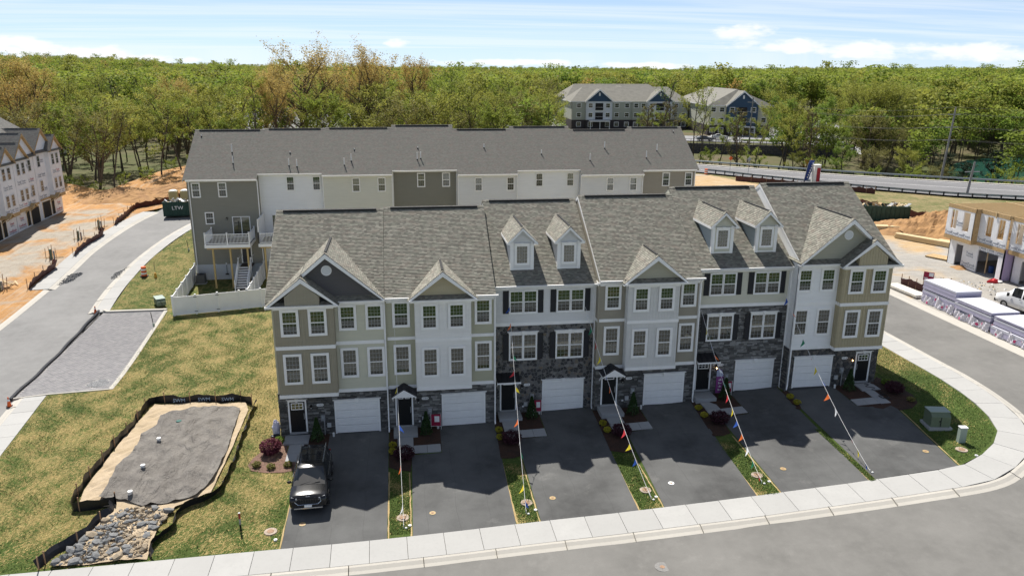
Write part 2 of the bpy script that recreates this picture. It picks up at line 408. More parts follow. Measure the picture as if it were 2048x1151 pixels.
        if weld:
            bm = bmesh.new(); bm.from_mesh(me); bmesh.ops.remove_doubles(bm, verts=bm.verts, dist=1e-4); bmesh.ops.recalc_face_normals(bm, faces=bm.faces); bm.to_mesh(me); bm.free()
        return me
    def build(s, name, parent=None, weld=False, **props):
        return link(name, s.mesh(name, weld), parent, **props)
def link(name, data, parent=None, loc=None, rot=None, scale=None, **props):
    o = bpy.data.objects.new(name, data); COL.objects.link(o)
    if parent is not None: o.parent = parent
    if loc: o.location = loc
    if rot: o.rotation_euler = rot
    if scale: o.scale = scale
    for k, v in props.items():
        if v is not None: o[k] = v
    return o
def thing(name, label, cat, loc=(0, 0, 0), rz=0, group=None):
    o = link(name, None, None, loc, (0, 0, rz), label=label, category=cat, group=group); o.empty_display_size = .3; return o
KIDS = {}
def copy_tree(o, parent=None, **props):
    c = o.copy(); COL.objects.link(c)
    if parent is not None: c.parent = parent
    for k, v in props.items(): c[k] = v
    for ch in list(o.children): copy_tree(ch, c)
    return c
def T_(x, y, dz=0.0): return (x, y, T(x, y) + dz)

def sheet(name, poly, m, dz=0.0, cell=2.0, kind='structure', zf=None, thick=0, parent=None, wob=None, **props):
    """a ground sheet: polygon (x, y) draped on the terrain"""
    bm = bmesh.new(); vs = [bm.verts.new((x, y, 0)) for x, y in poly]; f = bm.faces.new(vs)
    if f.normal.z < 0: f.normal_flip()
    xs = [p[0] for p in poly]; ys = [p[1] for p in poly]
    for ax, lo, hi in ((0, min(xs), max(xs)), (1, min(ys), max(ys))):
        k = math.floor(lo / cell) + 1
        while k * cell < hi:
            co = (k * cell + .013, 0, 0) if ax == 0 else (0, k * cell + .013, 0); no = (1, 0, 0) if ax == 0 else (0, 1, 0)
            bmesh.ops.bisect_plane(bm, geom=bm.verts[:] + bm.edges[:] + bm.faces[:], plane_co=co, plane_no=no); k += 1
    bmesh.ops.triangulate(bm, faces=[f for f in bm.faces if len(f.verts) > 4])
    for v in bm.verts: v.co.z = (zf(v.co.x, v.co.y) if zf else T(v.co.x, v.co.y)) + dz + (wob(v.co.x, v.co.y) if wob else 0)
    if thick:
        be = [e for e in bm.edges if e.is_boundary]
        r = bmesh.ops.extrude_edge_only(bm, edges=be)
        for v in [g for g in r['geom'] if isinstance(g, bmesh.types.BMVert)]: v.co.z -= thick
    bmesh.ops.recalc_face_normals(bm, faces=bm.faces)
    me = bpy.data.meshes.new(name); bm.to_mesh(me); bm.free(); me.materials.append(m)
    if sum(p.normal.z for p in me.polygons) < 0: me.flip_normals()
    return link(name, me, parent, kind=kind if parent is None else None, **props)

def text_mesh(body, size, m, depth=.004, key=None):
    c = bpy.data.curves.new('lettering', 'FONT'); c.body = body; c.size = size; c.extrude = depth; c.align_x = 'CENTER'; c.align_y = 'CENTER'
    c.resolution_u = 2
    o = bpy.data.objects.new('lettering', c); COL.objects.link(o)
    me = bpy.data.meshes.new_from_object(o.evaluated_get(bpy.context.evaluated_depsgraph_get())); bpy.data.objects.remove(o); bpy.data.curves.remove(c)
    me.materials.clear(); me.materials.append(m); me.name = 'lettering'; return me

# ---------------------------------------------------------------- wall surfaces (all in a frame: origin P, along U, up z, outward N)
class Wall:
    def __init__(s, P, U, N): s.P, s.U, s.N = Vector(P), Vector(U).normalized(), Vector(N).normalized()
    def p(s, u, z, o=0.0): return s.P + s.U * u + s.N * o + Vector((0, 0, z))
def front(x, y): return Wall((x, y, 0), (1, 0, 0), (0, -1, 0))
def lap(mb, w, u0, u1, z0, z1, m, e=.14, xr=None, t=.034):
    """lap siding: boards with a proud lower edge; xr(z) optional limits for gables"""
    n = max(1, round((z1 - z0) / e)); e = (z1 - z0) / n
    for i in range(n):
        a, b = z0 + i * e, z0 + (i + 1) * e
        if xr: (a0, a1), (b0, b1) = xr(a), xr(b)
        else: a0, a1, b0, b1 = u0, u1, u0, u1
        if a1 - a0 < .02: continue
        q = rnd.random()
        mb.face([w.p(a0, a, t), w.p(a1, a, t), w.p(b1, b, .003), w.p(b0, b, .003)], m, r=q)
        mb.face([w.p(a0, a, 0), w.p(a1, a, 0), w.p(a1, a, t), w.p(a0, a, t)], m, r=q)
def batten(mb, w, u0, u1, z0, z1, m, sp=.2, zt=None):
    if zt:
        mb.face([w.p(u0, z0, 0), w.p(u1, z0, 0), w.p(u1, max(z0, zt(u1)), 0), w.p((u0 + u1) / 2, zt((u0 + u1) / 2), 0), w.p(u0, max(z0, zt(u0)), 0)], m)
    else: mb.face([w.p(u0, z0, 0), w.p(u1, z0, 0), w.p(u1, z1, 0), w.p(u0, z1, 0)], m)
    n = round((u1 - u0) / sp); sp = (u1 - u0) / n
    for i in range(n):
        c = u0 + (i + .5) * sp; top = zt(c) - .02 if zt else z1
        if top <= z0 + .03: continue
        q = [w.p(c - .022, z0, 0), w.p(c + .022, z0, 0), w.p(c + .022, top, 0), w.p(c - .022, top, 0)]
        mb.prism(q, w.N * .032, m, caps=True)
def wbox(mb, w, u0, u1, z0, z1, o0, o1, m, r=None):
    mb.prism([w.p(u0, z0, o0), w.p(u1, z0, o0), w.p(u1, z1, o0), w.p(u0, z1, o0)], w.N * (o1 - o0), m, r=r)
def ledge(mb, w, u0, u1, z0, z1, m, holes=(), rows=.11, ln=(.16, .55), prot=.05, mort=None):
    if mort: mb.face([w.p(u0, z0, 0), w.p(u1, z0, 0), w.p(u1, z1, 0), w.p(u0, z1, 0)], mort)
    z = z0
    while z < z1 - .02:
        h = min(rnd.choice((rows * .75, rows, rows * 1.35)), z1 - z); u = u0
        if z1 - z - h < .03: h = z1 - z
        while u < u1 - .01:
            l = rnd.uniform(*ln); b = min(u + l, u1)
            if u1 - b < .08: b = u1
            segs = [(u, b)]
            for (a0, a1, c0, c1) in holes:
                if z + h * .5 > c0 and z + h * .5 < c1:
                    ns = []
                    for (p, q) in segs:
                        if q <= a0 or p >= a1: ns.append((p, q))
                        else:
                            if p < a0 - .03: ns.append((p, a0))
                            if q > a1 + .03: ns.append((a1, q))
                    segs = ns
            for p, q in segs:
                g = .006; o = rnd.uniform(.015, prot); r = rnd.random()
                A = [w.p(p + g, z + g, 0), w.p(q - g, z + g, 0), w.p(q - g, z + h - g, 0), w.p(p + g, z + h - g, 0)]
                c = .008
                B = [w.p(p + g + c, z + g + c, o + rnd.uniform(-.01, .01)), w.p(q - g - c, z + g + c, o + rnd.uniform(-.01, .01)), w.p(q - g - c, z + h - g - c, o + rnd.uniform(-.01, .01)), w.p(p + g + c, z + h - g - c, o + rnd.uniform(-.01, .01))]
                mb.face(B, m, r=r)
                for i in range(4): mb.face([A[i], A[(i + 1) % 4], B[(i + 1) % 4], B[i]], m, r=r)
            u = b
        z += h
def voronoi_cells(u0, u1, z0, z1, s, holes=(), aniso=1.25):
    nx, nz = max(1, round((u1 - u0) / (s * aniso))), max(1, round((z1 - z0) / s)); du, dz = (u1 - u0) / nx, (z1 - z0) / nz
    P = {}
    for i in range(-1, nx + 1):
        for j in range(-1, nz + 1):
            P[i, j] = (u0 + (i + .5 + rnd.uniform(-.42, .42) + (.25 if j % 2 else -.25)) * du, z0 + (j + .5 + rnd.uniform(-.42, .42)) * dz)
    out = []
    for i in range(-1, nx + 1):
        for j in range(0, nz):
            c = P[i, j]; poly = [(u0, z0), (u1, z0), (u1, z1), (u0, z1)]
            poly = [(max(u0, c[0] - 2 * du), max(z0, c[1] - 2 * dz)), (min(u1, c[0] + 2 * du), max(z0, c[1] - 2 * dz)), (min(u1, c[0] + 2 * du), min(z1, c[1] + 2 * dz)), (max(u0, c[0] - 2 * du), min(z1, c[1] + 2 * dz))]
            for a in range(-2, 3):
                for b in range(-2, 3):
                    q = P.get((i + a, j + b))
                    if q is None or q is c or not poly: continue
                    mx, mz = (c[0] + q[0]) / 2, (c[1] + q[1]) / 2; nx_, nz_ = q[0] - c[0], q[1] - c[1]; new = []
                    for k in range(len(poly)):
                        A, B = poly[k], poly[(k + 1) % len(poly)]
                        da = (A[0] - mx) * nx_ + (A[1] - mz) * nz_; db = (B[0] - mx) * nx_ + (B[1] - mz) * nz_
                        if da <= 0: new.append(A)
                        if da * db < 0: t = da / (da - db); new.append((A[0] + (B[0] - A[0]) * t, A[1] + (B[1] - A[1]) * t))
                    poly = new
            if len(poly) < 3: continue
            cx = sum(p[0] for p in poly) / len(poly); cz = sum(p[1] for p in poly) / len(poly)
            if any(a0 < cx < a1 and c0 < cz < c1 for a0, a1, c0, c1 in holes): continue
            ar = abs(sum(poly[k][0] * poly[(k + 1) % len(poly)][1] - poly[(k + 1) % len(poly)][0] * poly[k][1] for k in range(len(poly)))) / 2
            if ar < .003: continue
            out.append((cx, cz, poly))
    return out
def stone_face(mb, w, cx, cz, poly, m, gap=.012, prot=.05, r=None):
    r = rnd.random() if r is None else r; A = []; B = []; o = rnd.uniform(.025, prot)
    for (u, z) in poly:
        du, dz = u - cx, z - cz; l = hypot(du, dz) or 1; k = max(.3, 1 - gap / l * 1.4); k2 = max(.2, 1 - (gap + .022) / l * 1.4)
        A.append(w.p(cx + du * k, cz + dz * k, 0)); B.append(w.p(cx + du * k2, cz + dz * k2, o + rnd.uniform(-.012, .008)))
    mb.face(B, m, r=r)
    for i in range(len(A)): mb.face([A[i], A[(i + 1) % len(A)], B[(i + 1) % len(A)], B[i]], m, r=r)
def shingles(mb, A, U, Vd, lu, lv, m, e=.125, t=.027, cap=.1):
    """shingle courses on a sloping rectangle; A lower corner, U along the eave, Vd up the slope; solid deck below"""
    A, U, Vd = Vector(A), Vector(U).normalized(), Vector(Vd).normalized(); Nn = U.cross(Vd)
    if Nn.z < 0: Nn = -Nn
    n = math.ceil(lv / e); off = rnd.randint(0, 60) * .48; vo = rnd.randint(0, 40) * .125
    for i in range(n):
        a, b = i * e, min((i + 1) * e, lv)
        P = [A + Vd * a + Nn * t, A + U * lu + Vd * a + Nn * t, A + U * lu + Vd * b + Nn * .002, A + Vd * b + Nn * .002]
        mb.face(P, m, uv=[(off, vo + a + .002), (off + lu, vo + a + .002), (off + lu, vo + b - .002), (off, vo + b - .002)])
        Q = [A + Vd * a, A + U * lu + Vd * a, P[1], P[0]]
        mb.face(Q, m, uv=[(off, vo + a + .01)] * 4)
    D = [A - Nn * cap, A + U * lu - Nn * cap, A + U * lu + Vd * lv - Nn * cap, A + Vd * lv - Nn * cap]
    E_ = [A, A + U * lu, A + U * lu + Vd * lv, A + Vd * lv]
    mb.face(D[::-1], m)
    for i in range(4): mb.face([D[i], D[(i + 1) % 4], E_[(i + 1) % 4], E_[i]], m)
SL = .617; SQ = math.sqrt(1 + SL * SL)
# ================================================================ THE SETTING
LAWN_C = ((.062, .105, .02), (.25, .185, .072))
def b_site_lawn(g):
    p = g.geo(); x, y, z = g.sep(p)
    w = g.map(p, (1, 1, 1), radians(38))
    streak = g.noise(g.map(w, (.42, 3.6, 1)), 1.2, 8, .72, .5); st2 = g.noise(g.map(p, (3.6, .55, 1), radians(-24)), 1.5, 7, .74, .5)
    patch = g.noise(p, .16, 5, .62); mid = g.noise(p, .9, 6, .7, .3); fine = g.noise(p, 14, 5, .8); fine2 = g.noise(p, 4.5, 5, .75)
    k = g.m('ADD', g.m('MULTIPLY', streak, .42), g.m('ADD', g.m('MULTIPLY', st2, .34), g.m('ADD', g.m('MULTIPLY', patch, .3), g.m('MULTIPLY', mid, .3))))
    # seeded straw lies thick west of the end house, thin on the small strips and the corner
    side = g.m('MULTIPLY', g.rng(x, -5.0, -.3, 0, .2, True), g.rng(y, -1, 3, 0, 1))
    east = g.rng(x, .5, 1.5, 0, -.12); near = g.rng(y, -10.4, -8.6, -.25, 0)
    k = g.m('ADD', g.m('ADD', k, side), g.m('ADD', east, near)); k = g.rng(k, .60, .78, 0, 1, True)
    gr = (.066, .115, .016); dry = (.35, .26, .10)
    c = g.mixc(g.rng(patch, .35, .65), sc3(gr, .72), sc3(gr, 1.25)); c = g.mixc(g.rng(mid, .35, .7, 0, .5), c, (.10, .13, .03))
    d = g.mixc(g.rng(st2, .35, .65), sc3(dry, .7), sc3(dry, 1.2)); c = g.mixc(g.m('MULTIPLY', k, .92), c, d)
    c = g.mixc(g.rng(fine, .3, .62, .6, 0), c, sc3(gr, .35)); c = g.mixc(g.rng(fine2, .5, .7, 0, .5), c, (.20, .20, .06))
    g.to('Base Color', c); g.to('Roughness', .95); g.bump(g.m('ADD', fine, g.m('MULTIPLY', fine2, .8)), 1.0, .07)
def b_forest(g):
    p = g.geo(); n1 = g.noise(p, .05, 6, .65); n2 = g.noise(p, .5, 6, .7)
    c = g.mixc(g.rng(n1, .4, .6), (.11, .085, .05), (.055, .075, .018)); c = g.mixc(g.rng(n2, .4, .7, 0, .6), c, (.13, .12, .05))
    g.to('Base Color', c); g.to('Roughness', 1.0); g.bump(n2, .8, .2)
LAWN = mat('lawn_grass', build=b_site_lawn)
FOREST = mat('forest_floor', build=b_forest)
ROADM = mat('new_asphalt', build=b_asphalt((.165, .16, .148), .14))
STREETM = mat('street_asphalt', build=b_asphalt((.21, .207, .20), .12))
DRIVEM = mat('driveway_asphalt', build=b_asphalt((.092, .0925, .090), .36, rec=1))
HIGHM = mat('highway_asphalt', build=b_asphalt((.17, .168, .17), .1))
LOTM = mat('lot_asphalt', build=b_asphalt((.25, .25, .255), .08))
CONC = mat('sidewalk_concrete', build=b_concrete((.385, .38, .362)))
CURBM = mat('curb_concrete', build=b_concrete((.45, .425, .375)))
GREYC = mat('grey_concrete', build=b_concrete((.34, .345, .345)))
JOINT = mat('joint_dark', (.09, .085, .075), .95)
def b_west(g):
    p = g.geo(); x, y, z = g.sep(p); n1 = g.noise(p, .13, 6, .62, .8); n2 = g.noise(p, .8, 7, .7, .5); n3 = g.noise(p, 8, 5, .75); st = g.noise(g.map(p, (2.4, .22, 1), radians(6)), .8, 6, .65)
    far = g.m('ADD', g.rng(y, 68, 80, 0, .35), g.rng(x, -34, -30, 0, .16)); k = g.rng(g.m('ADD', n1, far), .50, .66, 0, 1, True)
    c = g.mixc(g.rng(n2, .35, .65), (.30, .262, .21), (.39, .35, .29)); o = g.mixc(g.rng(n2, .35, .65), (.33, .165, .055), (.50, .27, .10))
    c = g.mixc(k, c, o); c = g.mixc(g.rng(st, .5, .68, 0, .5), c, (.46, .41, .33)); c = g.mixc(g.rng(n3, .45, .75, 0, .45), c, (.20, .14, .085))
    g.to('Base Color', c); g.to('Roughness', .95); g.bump(g.m('ADD', n2, g.m('MULTIPLY', n3, .5)), 1.0, .14)
def b_east(g):
    p = g.geo(); x, y, z = g.sep(p); n1 = g.noise(p, .11, 6, .62, .8); n2 = g.noise(p, .8, 7, .7, .5); n3 = g.noise(p, 8, 5, .75); st = g.noise(g.map(p, (.25, 2.2, 1), radians(-35)), .9, 6, .65)
    far = g.rng(y, 28, 40, -.06, .2); k = g.rng(g.m('ADD', n1, far), .50, .66, 0, 1, True)
    c = g.mixc(g.rng(n2, .35, .65), (.285, .27, .245), (.37, .35, .315)); o = g.mixc(g.rng(n2, .35, .65), (.40, .26, .12), (.50, .36, .2))
    c = g.mixc(k, c, o); c = g.mixc(g.rng(st, .5, .68, 0, .5), c, (.44, .41, .36)); c = g.mixc(g.rng(n3, .45, .75, 0, .4), c, (.22, .19, .15))
    g.to('Base Color', c); g.to('Roughness', .95); g.bump(g.m('ADD', n2, g.m('MULTIPLY', n3, .5)), 1.0, .12)
DIRT = mat('tan_dirt', build=b_west)
DIRT2 = mat('orange_dirt', build=b_dirt((.34, .19, .085), (.42, .24, .10), (.28, .17, .09), .4))
GREYLOT = mat('pale_bounce_ground', build=b_dirt((.40, .385, .36), (.34, .33, .30), (.46, .45, .43)))  # ground colour of the added bounce lot
GRAVELLOT = mat('gravel_lot', build=b_east)
MULCH = mat('mulch', build=b_dirt((.045, .026, .018), (.075, .036, .022), (.03, .02, .015), 1.2))  # mulch coloured dark for the beds in the house shade
MULCH_SUNLIT = mat('sunlit_brown_mulch', build=b_dirt((.17, .10, .075), (.23, .14, .105), (.11, .065, .05), 1.2))  # lighter copy of the mulch, coloured as it looks in sun
SAND = mat('coarse_sand', build=b_dirt((.44, .345, .225), (.49, .39, .27), (.36, .28, .18), .9))
SLOPE = mat('dry_grass_slope', build=b_lawn(.55, (.10, .13, .03), (.34, .25, .13), 20))
GLAWN = mat('green_lawn', build=b_lawn(.1))

SITE = (-78, 112, -90, 106)
def ground_z(x, y):
    z = T(x, y); inside = SITE[0] < x < SITE[1] and SITE[2] < y < SITE[3]
    return z - (.3 if inside else 0)
def make_ground():
    vs, fs, idx = [], [], {}
    x0, x1, y0, y1, s = -130, 270, -90, 280, 3.0
    nx, ny = int((x1 - x0) / s), int((y1 - y0) / s)
    for j in range(ny + 1):
        for i in range(nx + 1):
            x, y = x0 + i * s, y0 + j * s; vs.append((x, y, ground_z(x, y)))
    for j in range(ny):
        for i in range(nx): a = j * (nx + 1) + i; fs.append((a, a + 1, a + nx + 2, a + nx + 1))
    # the land beyond, out to the horizon
    rs = [60]
    while rs[-1] < 7800: rs.append(rs[-1] * 1.09 + 4)
    na = 180; k = len(vs)
    for r in rs:
        for a in range(na):
            t = 2 * pi * a / na; x, y = 8 + r * sin(t), -45 + r * cos(t)
            ins = x0 + 6 < x < x1 - 6 and y0 + 6 < y < y1 - 6
            vs.append((x, y, T(x, y) - (8 if ins else .35) + (0 if r < 400 else 2.5 * sin(x * .004) * cos(y * .0031) * min(1, (r - 400) / 800))))
    for i in range(len(rs) - 1):
        for a in range(na): b = (a + 1) % na; fs.append((k + i * na + a, k + i * na + b, k + (i + 1) * na + b, k + (i + 1) * na + a))
    me = bpy.data.meshes.new('ground'); me.from_pydata(vs, [], fs); me.materials.append(FOREST)
    if me.polygons[0].normal.z < 0: me.flip_normals()
    link('ground', me, kind='structure')
make_ground()

def smooth_path(P, step=.5):
    P = [Vector((*p, 0)) for p in P]; out = []
    for i in range(len(P) - 1):
        p0 = P[max(i - 1, 0)]; p1 = P[i]; p2 = P[i + 1]; p3 = P[min(i + 2, len(P) - 1)]
        n = max(1, int((p2 - p1).length / step))
        for k in range(n):
            t = k / n
            out.append(.5 * ((2 * p1) + (p2 - p0) * t + (2 * p0 - 5 * p1 + 4 * p2 - p3) * t * t + (3 * p1 - p0 - 3 * p2 + p3) * t ** 3))
    out.append(P[-1]); return out
def resample(path, L):
    out = [path[0].copy()]; acc = 0; want = L
    for a, b in zip(path, path[1:]):
        d = (b - a).length
        while acc + d >= want: out.append(a + (b - a) * ((want - acc) / d)); want += L
        acc += d
    if (out[-1] - path[-1]).length > .3: out.append(path[-1].copy())
    return out
def normals(P, side):
    N = []
    for i in range(len(P)):
        d = (P[min(i + 1, len(P) - 1)] - P[max(i - 1, 0)]).normalized(); N.append(Vector((d.y, -d.x, 0)) * side)
    return N
def strip_quads(mb, P, N, a, b, za, zb, m, r=None, smooth=False):
    for i in range(len(P) - 1):
        q = [P[i] + N[i] * a, P[i + 1] + N[i + 1] * a, P[i + 1] + N[i + 1] * b, P[i] + N[i] * b]
        z = [za, za, zb, zb]
        mb.face([(p.x, p.y, T(p.x, p.y) + h) for p, h in zip(q, z)], m, r=r, smooth=smooth)
def sidewalk(name, pts, w, side, slab=1.83, m=CONC, curb=True, step=.5, dz=.03, joints=True):
    """a walk of separate slabs along an edge path; side=+1: the walk lies right of the path direction"""
    path = smooth_path(pts, step); base = MB(); P = resample(path, slab); N = normals(P, side)
    strip_quads(base, P, N, 0, w, -.02, -.02, JOINT); o = base.build(name, kind='structure')
    for i in range(len(P) - 1):
        mb = MB(); g = .012 / max(.1, (P[i + 1] - P[i]).length)
        a, b = P[i].lerp(P[i + 1], g), P[i + 1].lerp(P[i], g); na, nb = N[i], N[i + 1]
        q = [a + na * .01, b + nb * .01, b + nb * (w - .01), a + na * (w - .01)]; h = dz + rnd.uniform(-.004, .004)
        top = [Vector((p.x, p.y, T(p.x, p.y) + h)) for p in q]
        mb.prism([p - Vector((0, 0, .14)) for p in top], (0, 0, .14), m); mb.build('slab', o)
    if curb:
        P2 = resample(path, .5); N2 = normals(P2, side); c = MB(); strip_quads(c, P2, N2, w + .01, w + .6, -.13, -.13, JOINT)
        co = c.build(name.replace('sidewalk', 'curb') if 'sidewalk' in name else name + '_curb', kind='structure'); k = 7
        for s in range(0, len(P2) - 1, k):
            seg, sn = P2[s:s + k + 1], N2[s:s + k + 1]
            if len(seg) < 2: continue
            seg = [p.copy() for p in seg]; d = (seg[1] - seg[0]).normalized() * .012; seg[0] += d; seg[-1] -= d
            mb = MB()
            prof = [(w + .0, dz - .01), (w + .16, dz - .012), (w + .36, dz - .09), (w + .58, dz - .125), (w + .585, -.3)]
            for (a, za), (b, zb) in zip(prof, prof[1:]): strip_quads(mb, seg, sn, a, b, za, zb, CURBM)
            for e, nn in ((seg[0], sn[0]), (seg[-1], sn[-1])):
                mb.face([((e + nn * a).x, (e + nn * a).y, T(e.x, e.y) + z) for a, z in prof] + [((e + nn * w).x, (e + nn * w).y, T(e.x, e.y) - .3)], CURBM)
            mb.build('curb_segment', co)
    return o
INNER = [(-16.2, -11.35), (-8, -11.35), (1.5, -11.3), (7.9, -11.15), (13.5, -10.95), (20, -10.87), (27, -10.82), (33, -10.8), (38.2, -10.55), (40.5, -9.6), (42.2, -8.45), (43.2, -7.4), (44.1, -5.3), (44.55, -2.8), (44.66, .3), (44.6, 6), (44.6, 29)]
sidewalk('front_sidewalk', INNER, 1.75, 1)
sidewalk('side_street_sidewalk', [(-15.2, -10), (-16.3, 0), (-17.3, 8.9)], 1.45, -1)
sidewalk('side_street_sidewalk', [(-19.15, 26.9), (-19.7, 31), (-20.1, 36.1), (-20.3, 45), (-19.4, 57), (-17.5, 64), (-13, 68)], 1.25, -1)
sidewalk('left_sidewalk', [(-29.0, 34), (-29.5, 41), (-30.0, 48.6), (-29.9, 60), (-29.0, 70)], 1.75, 1)
_w = smooth_path([(-26.6, 4), (-26.8, 20), (-27.1, 34)]); _n = normals(_w, 1)
mb = MB(); strip_quads(mb, _w, _n, -.55, -.3, .02, .0, CURBM); strip_quads(mb, _w, _n, -.3, 0, .0, -.09, CURBM); mb.build('left_curb', kind='structure')
_w = smooth_path([(53.9, -12), (53.9, 2), (53.9, 18), (53.6, 30)]); _n = normals(_w, -1)
mb = MB(); strip_quads(mb, _w, _n, -.15, .2, .03, .02, CURBM); strip_quads(mb, _w, _n, .2, .65, .02, -.1, CURBM); mb.build('right_curb', kind='structure')

sheet('lawn', [(-16.2, -11.35), (1.5, -11.3), (13.5, -10.95), (27, -10.82), (38.2, -10.55), (40.5, -9.6), (42.2, -8.45), (43.2, -7.4), (44.1, -5.3), (44.55, -2.8), (44.66, .3), (44.6, 36),
               (-13.2, 36), (-13.2, 66), (-16, 66), (-19.4, 57), (-20.3, 45), (-20.1, 36), (-19.15, 26.6), (-14.1, 26.5), (-13.3, 9.2), (-17.3, 9.0), (-16.3, 0), (-15.2, -10)], LAWN, 0, 1.5)
sheet('front_road', [(-70, -12.9), (-16, -12.9), (0, -13.2), (20, -12.9), (33, -12.8), (39, -12.6), (44.5, -9.6), (46.4, -6), (46.6, 30), (54, 30), (54, -12), (80, -12), (80, -23), (-70, -23)], ROADM, -.10, 3)
sheet('side_street', [(-16.6, -12), (-18, 0), (-19.3, 8.7), (-19.9, 26.8), (-21, 36), (-21.3, 45), (-20.3, 58), (-17, 66), (-10, 71), (-10, 78), (-27, 73.5), (-27.9, 60), (-27.6, 45), (-27.0, 30), (-26.5, 4), (-26.5, -12)], STREETM, -.10, 3)
sheet('unseen_bounce_lot', [(-80, -31), (90, -31), (90, -48), (-80, -48)], GREYLOT, -.05, 6)  # unseen pale ground added behind the camera to bounce light on the fronts
sheet('opposite_verge', [(-80, -24.6), (90, -24.6), (90, -31), (-80, -31)], GLAWN, -.04, 6)
sheet('opposite_lawn', [(-80, -48), (90, -48), (90, -88), (-80, -88)], GLAWN, -.1, 6)
sheet('opposite_sidewalk', [(-80, -23), (90, -23), (90, -24.6), (-80, -24.6)], GREYC, -.05, 3)
sheet('west_lot', [(-75, 0), (-27, 0), (-27.3, 23), (-27.6, 34), (-29.0, 34), (-30.0, 48.6), (-29.9, 60), (-29.0, 70), (-27, 73.5), (-10, 78), (-10, 62), (4, 62), (6, 78), (-4, 96), (-20, 104), (-33, 112), (-37.4, 96), (-40, 87), (-50, 93), (-75, 97)], DIRT, .0, 3,
      wob=lambda x, y: max(0, min(1.6, (hypot(x + 20, y - 60) - 27) * .09)) * (1 if y > 74 else 0) * sst(y, 74, 84))
sheet('east_lot', [(53.9, -12), (53.6, 30), (42, 36), (42, 52), (50, 76), (60, 98), (66, 95), (72, 76), (78, 66), (79.5, 50), (88, 41), (112, 36), (125, 10), (110, -12)], GRAVELLOT, .02, 3)
sheet('grass_bank', [(60, 98), (66, 95), (72, 76), (78, 66), (79.5, 50), (88, 41), (112, 36), (130, 36), (130, 51), (105, 58.5), (95, 63.5), (83.5, 73.5), (73, 86), (65, 97), (60, 103)], SLOPE, .04, 3)
sheet('highway', [(20, 165), (40, 141), (55, 125.5), (70.2, 109), (85.2, 94.8), (99.3, 84.2), (116, 73.8), (140, 61), (190, 42), (190, 24), (150, 43), (105, 61), (95.2, 65.9), (84.1, 76.1), (74, 88.4), (66, 98.4), (50, 116), (35, 133), (12, 160)], HIGHM, .06, 4)
# pale kerb along the far side of the highway
_w = smooth_path([(20, 166), (40, 142), (55, 126.5), (70.8, 110), (85.8, 95.6), (99.9, 85.1), (116.5, 74.8), (140, 62), (190, 43)], 3); _n = normals(_w, 1)
mb = MB(); strip_quads(mb, _w, _n, -.2, .9, .14, .14, CURBM); strip_quads(mb, _w, _n, .9, .95, .14, .0, CURBM); mb.build('highway_curb', kind='structure')
# white edge lines of the highway
for off in (2.2, 8.2):
    mb = MB(); strip_quads(mb, _w, _n, off, off + .16, .075, .075, WHITE); mb.build('edge_line', kind='structure')

# ---- parking bay of pavers at the side street
PAVER = mat('paver_bricks', build=lambda g: (g.to('Base Color', g.mixc(g.rng(g.noise(g.geo(), 3, 5), .3, .7, 0, .4), g.ramp(g.attr('rnd'), [(0, (.19, .187, .195)), (.5, (.245, .24, .245)), (1, (.31, .30, .295))]), (.22, .21, .21))), g.to('Roughness', .9)))
PJ = mat('paver_joint_sand', (.40, .385, .36), .95)
PAD = [(-19.45, 8.75), (-17.3, 9.05), (-13.35, 9.35), (-13.35, 10.3), (-14.2, 26.3), (-19.6, 26.6)]
pad = sheet('parking_bay', PAD, PJ, -.035, 1.5)
def inpoly(x, y, P):
    c = False
    for i in range(len(P)):
        (a, b), (d, e) = P[i - 1], P[i]
        if (b > y) != (e > y) and x < (d - a) * (y - b) / (e - b) + a: c = not c
    return c
mb = MB(); j = 0; yy = 8.6
while yy < 26.7:
    xx = -19.9 - (.15 if j % 2 else 0)
    while xx < -13.2:
        lean = -.048 * (yy - 9)
        cx, cy = xx + .14 + lean * .9, yy + .07 + .03 * (xx + 16)
        hole = (cx + 14.5) ** 2 * 1.2 + (cy - 10.6) ** 2 < .62
        if inpoly(cx, cy, PAD) and not hole:
            z = T(cx, cy) - .012; r = rnd.random(); q = [(cx - .14, cy - .07), (cx + .14, cy - .07), (cx + .14, cy + .07), (cx - .14, cy + .07)]
            mb.face([(a, b, z) for a, b in q], PAVER, r=r)
        xx += .3
    yy += .16; j += 1
mb.build('paver_field', pad, kind='stuff')
GRAVEL = mat('grey_gravel', build=lambda g: (g.to('Base Color', g.mixc(g.vor(g.geo(), 14, out='Color'), (.10, .105, .11), (.3, .3, .3))), g.bump(g.vor(g.geo(), 14), 1.0, .04), g.to('Roughness', .9)))
